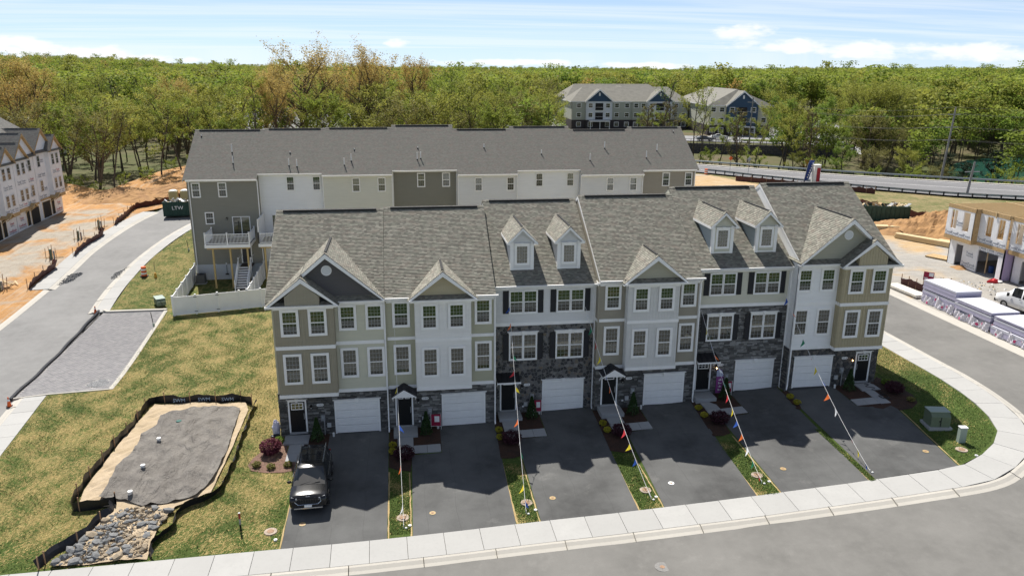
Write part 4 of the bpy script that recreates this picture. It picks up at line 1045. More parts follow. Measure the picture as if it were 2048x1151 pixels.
def rightify(mir, w, x0, x1):
    return (w - x1, w - x0) if mir else (x0, x1)
SH_DARK = mat('shutter_black', (.02, .02, .022), .5)
def shutter(parent, x, z, w, h, y=0):
    k = ('shutter', w, h)
    if k not in _wc:
        m = MB(); m.box(0, w, -.03, 0, 0, h, SH_DARK); m.box(0, .045, -.045, -.03, 0, h, SH_DARK); m.box(w - .045, w, -.045, -.03, 0, h, SH_DARK)
        for a, b in ((0, .07), (h * .5 - .035, h * .5 + .035), (h - .07, h)): m.box(.045, w - .045, -.045, -.03, a, b, SH_DARK)
        n = int((h - .2) / .06)
        for i in range(n):
            z0 = .08 + i * (h - .16) / n
            m.prism([(.045, -.03, z0), (.045, -.042, z0), (.045, -.03, z0 + .035)], (w - .09, 0, 0), SH_DARK)
        _wc[k] = m.mesh('shutter')
    link('shutter', _wc[k], parent, (x, y, z))

def house_A(X0, Y0, Z0, w, zE, mir, cols, txt, label, stone, stone_m, end, rk=(1, 0), lit=False, mort=MORTAR):
    bay_m, side_m, gab_m, body = cols
    t = house_body('townhouse', label, X0, Y0, Z0, w, zE, body, end, rk=rk); R = lambda a, b: rightify(mir, w, a, b)
    # stone ground floor
    dx0, dx1 = R(.62, 1.54); gx0, gx1 = R(3.42, 6.02)
    m = MB(); wl = front(0, -.01)
    holes = [(dx0 - .12, dx1 + .12, .1, 2.5), (gx0 - .12, gx1 + .12, -1, 2.32)]
    if stone == 'ledge': ledge(m, wl, 0.02, w - .02, -.5, 2.85, stone_m, holes, mort=mort)
    else:
        m.face([wl.p(.02, -.5), wl.p(w - .02, -.5), wl.p(w - .02, 2.85), wl.p(.02, 2.85)], mort)
        for cx, cz, poly in voronoi_cells(.02, w - .02, -.3, 2.85, .15, holes, 1.9): stone_face(m, wl, cx, cz, poly, stone_m, .008)
    m.build('stone_veneer', t, kind='stuff')
    sd = MB(); sx = -.0 if not mir else 0
    for xx, nx in ((0.0, -1), (w, 1)):
        wl2 = Wall((xx + nx * .0, 0, 0), (0, 1, 0), (nx, 0, 0)); ledge(sd, wl2, 0, 3.0 if nx == -1 else 1.0, -.5, 2.85, stone_m, mort=mort)
    sd.build('stone_return', t, kind='stuff')
    front_door(t, dx0, dx1, .26, 2.3, 'six', sx=-1 if mir else 1); garage(t, gx0, gx1, 2.08)
    # bay with board siding
    b0, b1 = R(.22, 3.66); yb = -.6
    bm = MB(); bm.box(b0 + .02, b1 - .02, yb + .004, 0, 2.98, 8.62, body); bm.build('bay_core', t)
    s = MB(); wf = front(0, yb); batten(s, wf, b0, b1, 3.0, 8.5, bay_m)
    for xx, nx in ((b0, -1), (b1, 1)): batten(s, Wall((xx, yb if 1 else 0, 0), (0, 1, 0), (nx, 0, 0)), 0, -yb, 3.0, 8.5, bay_m)
    s.build('board_siding', t)
    r0, r1 = R(3.66, w - .0); l = MB(); wr = front(0, -.07); lap(l, wr, r0, r1, 3.0, 8.5, side_m)
    l.box(r0, r1, -.069, 0, 2.98, 8.6, side_m, skip='f'); l.build('lap_siding', t)
    # white bands
    tb = MB()
    for z0, z1 in ((2.8, 3.02), (5.92, 6.14), (8.42, 8.64)):
        wbox(tb, wf, b0 - .03, b1 + .03, z0, z1, .005, .05, WHITE)
        for xx, nx in ((b0, -1), (b1, 1)): wbox(tb, Wall((xx, yb - .04, 0), (0, 1, 0), (nx, 0, 0)), 0, -yb + .03, z0, z1, .004, .03, WHITE)
        wbox(tb, wr, r0 + (.02 if not mir else 0), r1 - (.02 if mir else 0), z0, z1, .005, .05, WHITE)
        tb.build('trim_band', t); tb = MB()
    tb.box(b0, b1, yb, -.01, 2.79, 2.83, WHITE); tb.build('bay_soffit', t)
    cb = MB(); xx = (0, .09) if mir else (w - .09, w)
    cb.box(xx[0], xx[1], -.12, 0, 3.0, 8.5, WHITE); cb.build('corner_board', t)
    for x in (.57, 2.18):
        a, b = R(x, x + 1.08)
        put_window(t, a, yb - .03, 6.76, 1.08, 1.66); put_window(t, a, yb - .03, 3.7, 1.08, 1.95)
    for x in (3.9, 5.5):
        a, b = R(x, x + 1.06)
        put_window(t, a, -.10, 6.83, 1.06, 1.62); put_window(t, a, -.10, 3.76, 1.06, 1.94)
    # gables
    cx = (R(3.36, 3.36))[0]; yb2 = -.35 + (11.72 - zE) / SL
    gable_roof(t, cx, 11.72, 3.2, 8.95, -.52, yb2, wall_y=-.05, wall_m=gab_m, pent=(-.5, 8.76, 9.04))
    cv = MB(); cv.tube([(cx, -.12, 10.6), (cx, -.06, 10.6)], .31, WHITE, 28); cv.build('round_vent', t)
    ring = MB(); ring.tube([(cx, -.14, 10.6), (cx, -.12, 10.6)], .26, mat('vent_white', (.7, .71, .71), .5), 28); ring.build('vent_louvre', t)
    cx2 = R(1.94, 1.94)[0]
    gable_roof(t, cx2, 10.42, 1.98, 8.82, -1.02, -.35 + (10.42 - zE) / SL + .3, wall_y=-.62, wall_m=gab_m if False else bay_m, style='board', wall=(cx2 - 1.0, cx2 + 1.0), pent=(-1.0, 8.72, 8.9))
    pp = MB(); w2 = front(0, -.98); batten(pp, w2, cx2 - .98, cx2 + .98, 8.74, 10.3, bay_m, zt=lambda x: 10.1 - abs(x - cx2) * .81)
    pp.box(cx2 - .98, cx2 + .98, -.975, -.6, 8.72, 9.35, bay_m); pp.build('pediment_wall', t)
    e0, e1 = R(-.18, 3.95); gutter(t, e0, e1, -.98, 8.76); e0, e1 = R(3.95, w + .02); gutter(t, e0, e1, -.5, 8.8)
    so_ = MB(); q0, q1 = R(-.15, 3.9); so_.box(q0, q1, -1.0, yb, 8.6, 8.655, WHITE); q0, q1 = R(3.9, w); so_.box(q0, q1, -.5, -.07, 8.63, 8.68, WHITE); so_.build('soffit', t)
    px = R(2.47, 2.47)[0]; plaque(t, px, 2.02, txt, -.06); lx = R(1.93, 1.93)[0]; wall_lamp(t, lx, 1.9, -.05, lit)
    utilities(t, R(2.6, 2.6)[0], R(2.95, 2.95)[0], -.05, R(2.15, 2.15)[0])
    dxp = R(w - .02, w - .02)[0]; downspout(t, dxp + (0.03 if mir else 0), -.1, 0, 8.7, kick=-.15 if mir else 0)
    return t

def house_B(X0, Y0, Z0, w, zE, cols, txt, label, stone_m, lit=False, mort=MORTAR, dx=0, doorlite='two', rk=(0, 0)):
    side_m, bay_m, gab_m, body = cols
    t = house_body('townhouse', label, X0, Y0, Z0, w, zE, body, 0, rk=rk)
    m = MB(); holes = [(.38 + dx, 1.54 + dx, .1, 2.5), (3.3, 6.14, -1, 2.32)]; ledge(m, front(0, -.01), .02, w - .02, -.5, 2.85, stone_m, holes, mort=mort); m.build('stone_veneer', t, kind='stuff')
    sd = MB(); ledge(sd, Wall((0, 0, 0), (0, 1, 0), (-1, 0, 0)), 0, 1.2, -.5, 2.85, stone_m, mort=mort); sd.build('stone_return', t, kind='stuff')
    front_door(t, .5 + dx, 1.42 + dx, .24, 2.26, doorlite, head=False); garage(t, 3.42, 6.02, 2.08)
    l = MB(); lap(l, front(0, -.05), 0, 1.84, 3.0, 8.5, side_m); l.build('lap_siding', t); l = MB(); lap(l, front(0, -.05), 5.14, w, 3.0, 8.5, side_m); l.build('lap_siding', t); l = MB()
    lap(l, Wall((0, -.05, 0), (0, 1, 0), (-1, 0, 0)), 0, 1.4, 3.0, 8.7, side_m); l.build('lap_siding', t)
    b0, b1, yb = 1.8, 5.18, -.6
    c = MB(); c.box(b0 + .02, b1 - .02, yb + .004, 0, 2.98, 8.62, body); c.build('bay_core', t)
    s = MB(); wf = front(0, yb); batten(s, wf, b0, b1, 3.0, 8.5, bay_m)
    for xx, nx in ((b0, -1), (b1, 1)): batten(s, Wall((xx, yb, 0), (0, 1, 0), (nx, 0, 0)), 0, -yb, 3.0, 8.5, bay_m)
    s.build('board_siding', t)
    tb = MB()
    for z0, z1 in ((2.8, 3.02), (6.02, 6.22), (8.42, 8.64)):
        wbox(tb, wf, b0 - .03, b1 + .03, z0, z1, .005, .05, WHITE)
        for xx, nx in ((b0, -1), (b1, 1)): wbox(tb, Wall((xx, yb - .04, 0), (0, 1, 0), (nx, 0, 0)), 0, -yb, z0, z1, .004, .03, WHITE)
        wbox(tb, front(0, -.05), 0, b0 - .03, z0, z1, .005, .05, WHITE); wbox(tb, front(0, -.05), b1 + .03, w, z0, z1, .005, .05, WHITE)
        wbox(tb, Wall((0, -.1, 0), (0, 1, 0), (-1, 0, 0)), 0, .9, z0, z1, .004, .04, WHITE)
        tb.build('trim_band', t); tb = MB()
    tb.box(b0, b1, yb, -.01, 2.79, 2.83, WHITE); tb.build('bay_soffit', t)
    cb = MB(); cb.box(-.03, .08, -.11, -.02, 3.0, 8.5, side_m); cb.box(w - .1, w, -.11, 0, 3.0, 8.5, WHITE); cb.build('corner_board', t)
    for x in (.42, 5.46):
        put_window(t, x, -.084, 6.84, 1.06, 1.68); put_window(t, x, -.084, 3.74, 1.06, 1.98)
    for x in (2.13, 3.78):
        put_window(t, x, yb - .03, 6.8, 1.06, 1.66); put_window(t, x, yb - .03, 3.68, 1.06, 1.98)
    gable_roof(t, 3.49, 10.5, 1.98, 8.86, -.98, -.35 + (10.5 - zE) / SL + .1, wall_y=-.6, wall_m=gab_m, pent=(-.96, 8.76, 9.0))
    gutter(t, 1.45, 5.5, -.96, 8.78); gutter(t, 0, 1.45, -.38, zE - .02); gutter(t, 5.5, w + .15, -.38, zE - .02)
    so_ = MB(); so_.box(1.5, 5.45, -.96, yb, 8.6, 8.655, WHITE); so_.box(0, w, -.36, -.05, 8.63, 8.68, WHITE); so_.build('soffit', t)
    # little pediment roof over the door
    cx = .97 + dx; g = MB()
    for s_ in (-1, 1):
        A = (cx + s_ * .78, -1.12, 2.66); L = hypot(.78, .5); shingles(g, A, (0, 1, 0), (-s_ * .78 / L, 0, .5 / L), 1.1, L, DSHING, cap=.04)
    g.build('porch_roof', t)
    p = MB(); p.prism([(cx - .76, -1.1, 2.6), (cx + .76, -1.1, 2.6), (cx + .76, -1.1, 2.66), (cx, -1.1, 3.14), (cx - .76, -1.1, 2.66)], (0, .06, 0), WHITE)
    p.prism([(cx - .42, -1.13, 2.74), (cx + .42, -1.13, 2.74), (cx, -1.13, 3.0)], (0, .03, 0), WHITE)
    p.box(cx - .74, cx - .66, -1.06, 0, 2.52, 2.64, WHITE); p.box(cx + .66, cx + .74, -1.06, 0, 2.52, 2.64, WHITE); p.box(cx - .7, cx + .7, -1.05, 0, 2.6, 2.63, WHITE)
    p.bar((cx - .7, -.08, 2.0), (cx - .7, -.75, 2.56), .07, .07, WHITE); p.bar((cx + .7, -.08, 2.0), (cx + .7, -.75, 2.56), .07, .07, WHITE); p.build('pediment', t)
    plaque(t, 2.28, 2.03, txt, -.06); wall_lamp(t, 1.84, 1.85, -.05, lit); utilities(t, 2.55, 2.18, -.05, 1.9); downspout(t, w - .03, -.12, 0, 8.8)
    return t

def dormer(t, x0, x1, zE, side_m, cheek_m, yf=.8):
    cx = (x0 + x1) / 2; zb = zE + (yf + .35) * SL; ze = 11.42; az = 12.36; half = .80
    d = MB(); yr = -.35 + (ze - zE) / SL + .1
    d.prism([(x0, yf, zb - .15), (x0, yf, ze), (x0, yr, ze), (x0, yf, zb - .15)][:3], (x1 - x0, 0, 0), side_m)
    o = d.build('dormer', t)
    s = MB(); lap(s, front(0, yf), x0 + .16, x1 - .16, zb, az - .14, side_m, xr=lambda z: (x0 + .16, x1 - .16) if z < ze - .1 else (cx - (az - .12 - z), cx + (az - .12 - z)))
    for xx, nx in ((x0, -1), (x1, 1)):
        wl = Wall((xx, 0, 0), (0, 1, 0), (nx, 0, 0)); n = 14
        for i in range(n):
            z0 = zb + (ze - zb) * i / n; z1 = zb + (ze - zb) * (i + 1) / n; ya = -.35 + (z0 - zE) / SL; yb_ = -.35 + (z1 - zE) / SL
            s.face([wl.p(yf, z0, .018), wl.p(ya + .1, z0, .018), wl.p(yb_ + .1, z1, .003), wl.p(yf, z1, .003)], cheek_m)
    s.build('dormer_siding', o)
    c = MB(); c.box(x0 - .03, x0 + .18, yf - .04, yf + .15, zb - .02, ze, WHITE); c.box(x1 - .18, x1 + .03, yf - .04, yf + .15, zb - .02, ze, WHITE)
    c.box(x0 + .18, x1 - .18, yf - .03, yf, zb + .02, zb + .1, WHITE); c.build('corner_board', o)
    gable_sub(o, cx, az, .95, 11.42, yf - .28, -.35 + (az - zE) / SL + .1)
    put_sub_window(o, cx - .47, yf - .01, 9.9, .94, 1.36)
    # little returns at the feet
def put_sub_window(o, x, y, z, w, h):
    ms = window_set(w, h, cas=.09, cols=4, rows=5, single=True); fr = link('window_frame', ms[0][1], o, (x, y, z))
    for n, me in ms[1:]: link(n, me, o, (x, y, z))
    hd = MB(); hood(hd, x + .02, x + w - .02, z + h - .02, .07, y); hd.build('window_hood', o)
def gable_sub(o, ax, az, half, zf, yf, yb):
    g = (az - zf) / half; L = hypot(1, g); m = MB()
    for s in (-1, 1): shingles(m, (ax + s * half, yf, zf), (0, 1, 0), (-s / L, 0, g / L), yb - yf, half * L, SHING, cap=.05)
    m.build('dormer_roof', o); c = MB(); n = int((yb - yf) / .3)
    for i in range(n):
        y0 = yf + (yb - yf) * i / n; y1 = yf + (yb - yf) * (i + 1) / n + .03
        for s in (-1, 1): c.face([(ax, y0, az + .035), (ax + s * .14, y0, az + .035 - .14 * g), (ax + s * .14, y1, az + .022 - .14 * g), (ax, y1, az + .022)], SHING, r=rnd.random())
    c.box(ax - .06, ax + .06, yf + .3, yb - .8, az + .02, az + .05, mat('ridge_vent', (.02, .02, .02), .8)); c.build('ridge_cap', o)
    t = MB()
    for s in (-1, 1):
        t.prism([(ax + s * (half + .02), yf - .03, zf - .03), (ax, yf - .03, az - .02), (ax, yf - .03, az - .2), (ax + s * (half - .12), yf - .03, zf - .06), (ax + s * (half + .02), yf - .03, zf - .14)], (0, .05, 0), WHITE)
        t.box(ax + s * (half - .24), ax + s * half, yf, yf + .26, zf - .15, zf - .03, WHITE)
        t.box(ax + s * (half + .0), ax + s * (half + .03), yf, yb - .9, zf - .14, zf - .0, WHITE)
    t.build('rake_trim', o)

def house_C(X0, Y0, Z0, w, zE, cols, txt, label, stone, stone_m, wx, dorm, lit=False, mort=MORTAR, doorlite='one', rk=(0, 0)):
    side_m, cheek_m, body = cols
    t = house_body('townhouse', label, X0, Y0, Z0, w, zE, body, 0, rk=rk)
    holes = [(.3, 1.5, .1, 2.5), (3.2 + wx * .5, 6.2 + wx * .5, -1, 2.32), (.98 + wx, 2.85 + wx, 3.72, 5.78), (4.05 + wx, 5.92 + wx, 3.72, 5.78)]
    g0, g1 = 3.32 + wx * .5, 5.92 + wx * .5; holes[1] = (g0 - .12, g1 + .12, -1, 2.32)
    wl = front(0, -.01)
    if stone == 'field':
        base = MB(); base.face([wl.p(.02, -.5), wl.p(w - .02, -.5), wl.p(w - .02, 6.12), wl.p(.02, 6.12)], mort); bo = base.build('stone_wall', t)
        cells = voronoi_cells(.02, w - .02, -.25, 6.12, .205, holes, 1.25); cells.sort(key=lambda c: -abs(sum(c[2][k][0] * c[2][(k + 1) % len(c[2])][1] - c[2][(k + 1) % len(c[2])][0] * c[2][k][1] for k in range(len(c[2])))))
        rest = MB()
        for i, (cx, cz, poly) in enumerate(cells):
            if i < 290: q = MB(); stone_face(q, wl, cx, cz, poly, stone_m, .014); q.build('stone', bo)
            else: stone_face(rest, wl, cx, cz, poly, stone_m, .014)
        rest.build('stone_veneer', bo, kind='stuff')
    else:
        m = MB(); ledge(m, wl, .02, w - .02, -.5, 6.12, stone_m, holes, mort=mort); m.build('stone_veneer', t, kind='stuff')
    l = MB(); lap(l, front(0, -.01), 0, w, 6.3, 8.6, side_m); l.build('lap_siding', t)
    tb = MB(); wbox(tb, front(0, -.01), 0, w, 6.1, 6.32, .0, .06, WHITE); tb.build('trim_band', t); tb = MB(); wbox(tb, front(0, -.01), 0, w, 8.52, 8.72, .0, .05, WHITE); tb.build('trim_band', t)
    cb = MB(); cb.box(w - .1, w, -.07, 0, 6.3, 8.6, WHITE); cb.build('corner_board', t)
    for x in (.98 + wx, 4.05 + wx):
        put_twin(t, x, -.045, 6.92, 1.85, 1.56); put_twin(t, x, -.06, 3.76, 1.85, 1.82)
        h = MB(); hood(h, x - .02, x + 1.87, 5.57, .13, -.06); h.build('window_hood', t)
        for s in (x - .39, x + 1.86): shutter(t, s, 6.95, .36, 1.5, -.035); shutter(t, s, 3.8, .36, 1.76, -.065)
    front_door(t, .5 + wx * .6, 1.42 + wx * .6, .26, 2.3, doorlite, head=False); garage(t, g0, g1, 2.08)
    # standing-seam canopy over the door
    c = MB(); a, b = .12, 1.64
    c.prism([(a, 0, 2.92), (a, -.98, 2.62), (a, -.98, 2.58), (a, 0, 2.86)], (b - a, 0, 0), DARKM)
    for i in range(5): x = a + .02 + i * (b - a - .04) / 4; c.prism([(x - .012, 0, 2.92), (x - .012, -.98, 2.62), (x - .012, -.98, 2.655), (x - .012, 0, 2.955)], (.024, 0, 0), DARKM)
    co = c.build('canopy', t)
    f = MB(); f.box(a - .02, b + .02, -1.02, -.97, 2.5, 2.6, WHITE); f.box(a - .02, a + .03, -.97, 0, 2.52, 2.62, WHITE); f.box(b - .03, b + .02, -.97, 0, 2.52, 2.62, WHITE)
    f.bar((a + .08, -.08, 2.0), (a + .08, -.75, 2.55), .07, .07, WHITE); f.bar((b - .08, -.08, 2.0), (b - .08, -.75, 2.55), .07, .07, WHITE); f.build('canopy_frame', co)
    gutter(t, 0, w, -.38, zE - .02); so_ = MB(); so_.box(0, w, -.36, -.01, 8.66, 8.7, WHITE); so_.build('soffit', t)
    for a, b in dorm: dormer(t, a, b, zE, side_m, cheek_m)
    plaque(t, 2.2 + wx, 2.0, txt, -.06); wall_lamp(t, 1.85 + wx * .5, 1.85, -.05, lit); utilities(t, 2.55, 2.12, -.05, 1.95); downspout(t, w - .02, -.1, 0, 8.8)
    return t

U = SIDE
H1 = house_A(0.0, 0.0, .05, 6.66, 8.8, False, (U['brown'], U['sagetan'], U['charcoal'], U['sagetan']), '102', 'townhouse with brown board bay and dark round-vented gable, leftmost of the front row', 'ledge', LEDGE, -1)
H2 = house_B(6.68, .1, .06, 6.76, 8.84, (U['olive'], U['palegrey'], U['tan'], U['olive']), '104', 'olive townhouse with a pale grey central bay, left of the fieldstone house', LEDGE2)
H3 = house_C(13.46, 1.1, .22, 6.6, 8.88, (U['grey'], U['grey'], U['grey']), '106', 'grey townhouse with fieldstone front, black shutters and two dormers', 'field', FIELD, 0, [(1.19, 2.65), (4.24, 5.7)], mort=MORTAR2)
H4 = house_B(20.1, .45, .55, 6.78, 8.87, (U['taupe'], U['midgrey'], U['greytan'], U['taupe']), '108', 'taupe townhouse with a mid grey central bay and taupe gable', LEDGE, doorlite='one', rk=(1, 0))
H5 = house_C(26.9, 1.1, .93, 6.5, 8.88, (U['sage'], U['bluegrey'], U['sage']), '110', 'sage townhouse with grey ledgestone front, black shutters and two dormers', 'ledge', LEDGE2, -.12, [(1.13, 2.58), (4.2, 5.64)], lit=True, doorlite='six')
H6 = house_A(33.4, .2, 1.33, 6.55, 8.79, True, (U['tan'], U['white'], U['greytan'], U['white']), '112', 'white and tan townhouse with a tan board bay, rightmost of the front row', 'cut', FIELD2, 1, lit=True, rk=(1, 1))
# ================================================================ BACK ROW (rear sides with decks and fences)
BACK = [(-13.3, -6.45, 35.1, 11.37, 'rtaupe', 'taupe grey rear of the back row end house with a white deck, leftmost'),
        (-6.45, -.1, 35.8, 11.8, 'rwhite', 'white rear of the back row house beside the taupe end house'),
        (-.1, 7.05, 35.5, 11.62, 'cream', 'cream rear wall of the back row house left of the dark olive one'),
        (7.05, 13.8, 36.05, 11.95, 'rolive', 'dark olive rear wall of the fourth back row house from the left'),
        (13.8, 20.2, 35.35, 11.52, 'rgrey', 'pale grey rear wall right of the dark olive house in the back row'),
        (20.2, 27.0, 35.8, 11.83, 'rwhite', 'white rear wall of the back row house between two pale grey ones'),
        (27.0, 33.95, 35.05, 11.36, 'rgrey', 'pale grey rear wall of the back row house beside the tan end house'),
        (33.95, 40.05, 35.6, 11.72, 'rtan', 'tan rear wall of the back row end house, rightmost')]
BDEP = [13.4, 12.3, 13.06, 12.7, 12.8, 12.54, 13.0, 12.6]
WIN_B = [[.41, 2.96], [2.7, 5.31], [2.98, 5.59], [2.55, 5.17], [1.8, 5.22], [2.0, 5.39], [2.85, 5.42], [2.33, 4.91]]
VENTS = [[(3.97, 3.39, .9), (4.29, 1.84, .8), (.54, 5.75, .25)], [(3.02, 1.75, .8), (3.83, 1.6, .8), (2.97, 3.53, .25)], [(2.25, 1.74, .8), (2.94, 2.3, .8), (3.22, 3.89, .25)], [(2.65, 2.44, .8), (3.02, 2.59, .8), (2.77, 4.07, .25)],
         [(3.19, 3.76, .5)], [(2.97, 3.02, .5)], [(3.44, 3.52, .8), (1.38, 1.73, .8)], [(2.38, 3.13, .8), (.86, 2.08, .8), (5.23, 6.05, .25)]]
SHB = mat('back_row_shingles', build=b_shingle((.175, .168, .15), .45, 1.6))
PVC = mat('pvc_white', (.7, .7, .68), .5)
DSHR = mat('rubber_black', (.02, .02, .02), .8)
def back_house(i):
    x0, x1, y0, ze, c, label = BACK[i]; w = x1 - x0; zb = T((x0 + x1) / 2, y0); b = U[c]
    t = house_body('townhouse', label, x0, y0, 0, w, ze, b, -1 if i == 0 else 1 if i == 7 else 0, group='back row of townhouses', sh=SHB, foot=0, depth=BDEP[i], rk=(i == 0, i == 7))
    t['category'] = 'townhouse'; wl = front(0, -.0)
    m = MB(); lap(m, wl, 0, w, 2.6, ze - .1, b); m.build('lap_siding', t)
    f = MB(); f.box(.02, w - .02, -.03, .2, zb - .6, 2.62, U['foundation']); f.build('foundation', t)
    if i in (2, 4, 6): s = MB(); lap(s, Wall((0, 0, 0), (0, 1, 0), (-1, 0, 0)), 0, .5, 2.6, ze, b); s.build('side_siding', t)
    if i in (0, 7):
        s = MB(); xx, nx = (0, -1) if i == 0 else (w, 1)
        lap(s, Wall((xx, 0, 0), (0, 1, 0), (nx, 0, 0)), 0, 13.1, 2.0, ze + .1, b); s.build('side_siding', t)
    for x in WIN_B[i]: put_window(t, x, -.035, ze - 1.83, .85, 1.5, cas=.06, cols=3, rows=1)
    cb = MB(); cb.box(0, .09, -.05, 0, 2.6, ze - .1, WHITE if i != 0 else b); cb.box(w - .09, w, -.05, 0, 2.6, ze - .1, WHITE); cb.build('corner_board', t)
    gutter(t, -.0, w, -.38, ze - .02); tt = MB(); tt.box(0, w, -.36, -.02, ze - .2, ze - .13, WHITE); tt.build('soffit', t)
    if i in (0, 2, 3, 4, 5, 6, 7): downspout(t, w - .06 if i else .2, -.04, zb, ze - .05)
    for (u, v, h) in VENTS[i]:
        v += [-0.1, -1.1, -0.8, -1.35, -0.35, -1.1, -0.05, -0.7][i]
        z = ze + (v + .35) * SL; p = MB(); p.cyl(u, v, z - .2, z + h, .055 if h > .3 else .04, PVC, n=8); p.cyl(u, v, z - .15, z + .1, .1, DSHR, .07, n=10); p.build('vent_pipe', t)
    # sliding door and a mid-floor window
    def slider(x, z):
        s = MB(); W, H = 1.75, 2.1
        s.box(x, x + W, -.05, 0, z, z + .07, WHITE); s.box(x, x + W, -.05, 0, z + H - .07, z + H, WHITE)
        for a in (0, W / 2 - .04, W - .08): s.box(x + a, x + a + .08, -.05, 0, z + .07, z + H - .07, WHITE)
        o = s.build('sliding_door', t)
        for a in (.08, W / 2 + .04): p = MB(); p.face([(x + a, -.03, z + .07), (x + a + W / 2 - .12, -.03, z + .07), (x + a + W / 2 - .12, -.03, z + H - .07), (x + a, -.03, z + H - .07)], GLASS); p.build('pane', o)
    slider(4.05 if i == 0 else 1.0 if i == 1 else 3.6, 5.45)
    put_window(t, 1.45 if i == 0 else 4.4 if i == 1 else 1.2 if i != 2 else 4.55, -.035, 6.8, .87, 1.25, cas=.06, cols=3, rows=1)
    return t
BH = [back_house(i) for i in range(8)]
# details of the end house: wall lamp, hose bib, basement door
t = BH[0]; wall_lamp(t, 3.55, 7.35, -.02)
d = MB(); d.box(4.75, 5.6, -.04, -.0, 2.75, 4.75, mat('rear_door_dark', (.05, .05, .055), .5)); do = d.build('rear_door', t)
f = MB(); f.box(4.63, 4.75, -.07, 0, 2.7, 4.85, WHITE); f.box(5.6, 5.72, -.07, 0, 2.7, 4.85, WHITE); f.box(4.75, 5.6, -.07, 0, 4.75, 4.85, WHITE); f.build('door_frame', t)
u = MB(); u.box(3.0, 3.12, -.1, -.03, 2.55, 2.75, PVC); u.tube([(3.06, -.07, 2.55), (3.06, -.07, 1.6)], .02, BLACK, 6); u.box(2.9, 3.22, -.16, -.03, 1.5, 1.62, BLACK); u.box(1.85, 2.05, -.06, -.02, 2.55, 2.63, WHITE); u.build('utility_box', t)

WOOD = mat('treated_pine', build=lambda g: (g.to('Base Color', g.mixc(g.noise(g.map(g.obj(), (8, 8, .6)), 3, 5), (.42, .30, .12), (.56, .42, .20))), g.to('Roughness', .8)))
DECKB = mat('deck_boards', (.10, .085, .075), .8, noise=.25, nscale=6)
def deck(label, x0, x1, y0, y1, z, posts, priv=False):
    t = thing('deck', label, 'deck', (x0, y0, 0), 0, 'white rear decks on timber posts'); w, dpt = x1 - x0, y1 - y0
    n = int(w / .15)
    for i in range(int(dpt / .145)):
        m = MB(); m.box(0, w, i * .145, i * .145 + .138, z - .03, z, DECKB); m.build('deck_board', t)
    m = MB(); m.box(-.03, w + .03, -.03, 0, z - .3, z + .02, VINYL); m.box(-.03, 0, 0, dpt, z - .3, z + .02, VINYL); m.box(w, w + .03, 0, dpt, z - .3, z + .02, VINYL); m.build('fascia', t)
    m = MB()
    for k in range(int(w / .4)): m.box(k * .4 + .1, k * .4 + .14, .02, dpt, z - .28, z - .035, WOOD)
    m.box(.1, w - .1, .25, .37, z - .5, z - .28, WOOD); m.build('joists', t, kind='stuff')
    for px in posts:
        m = MB(); zg = T(x0 + px, y0 + .3) - .2; m.box(px - .08, px + .08, .22, .38, zg, z - .28, WOOD); m.build('timber_post', t)
    def rail(ax, ay, bx, by):
        L = hypot(bx - ax, by - ay); ux, uy = (bx - ax) / L, (by - ay) / L
        r = MB(); r.bar((ax, ay, z + 1.05), (bx, by, z + 1.05), .09, .06, VINYL); r.bar((ax, ay, z + .12), (bx, by, z + .12), .05, .07, VINYL); ro = r.build('rail', t)
        k = max(2, int(L / .13))
        for i in range(1, k):
            b = MB(); x, y = ax + ux * L * i / k, ay + uy * L * i / k; b.box(x - .018, x + .018, y - .018, y + .018, z + .14, z + 1.03, VINYL); b.build('baluster', ro)
    def post(x, y, h=1.2):
        p = MB(); p.box(x - .06, x + .06, y - .06, y + .06, z, z + h, VINYL); p.prism([(x - .08, y - .08, z + h), (x + .08, y - .08, z + h), (x + .08, y + .08, z + h), (x - .08, y + .08, z + h)], (0, 0, .03), VINYL); p.build('rail_post', t)
    for p in ((.06, .06), (w / 2, .06), (w - .06, .06), (w - .06, dpt - .06)): post(*p)
    rail(.12, .06, w / 2 - .06, .06); rail(w / 2 + .06, .06, w - .12, .06); rail(w - .06, .12, w - .06, dpt - .12)
    if priv:
        for k in range(12):
            b = MB(); y = .1 + k * (dpt - .2) / 12; h = 2.35 - .35 * k / 12 * 0; b.box(.03, .06, y, y + (dpt - .2) / 12 - .008, z + .05, z + h, VINYL); b.build('privacy_board', t)
        p = MB(); p.box(0, .1, .0, .12, z, z + 2.45, VINYL); p.box(0, .1, 0, dpt, z + 2.35, z + 2.43, VINYL); p.build('privacy_frame', t)
    else: post(.06, dpt - .06); rail(.06, .12, .06, dpt - .12)
    return t
deck('white railed deck on timber posts behind the taupe end house', -11.42, -7.12, 32, 35.05, 5.3, (.65, 2.3, 3.95))
deck('white deck with tall privacy screen behind the white back row house', -6.28, -2.2, 32, 35.75, 5.3, (.5, 2.2, 3.7), True)
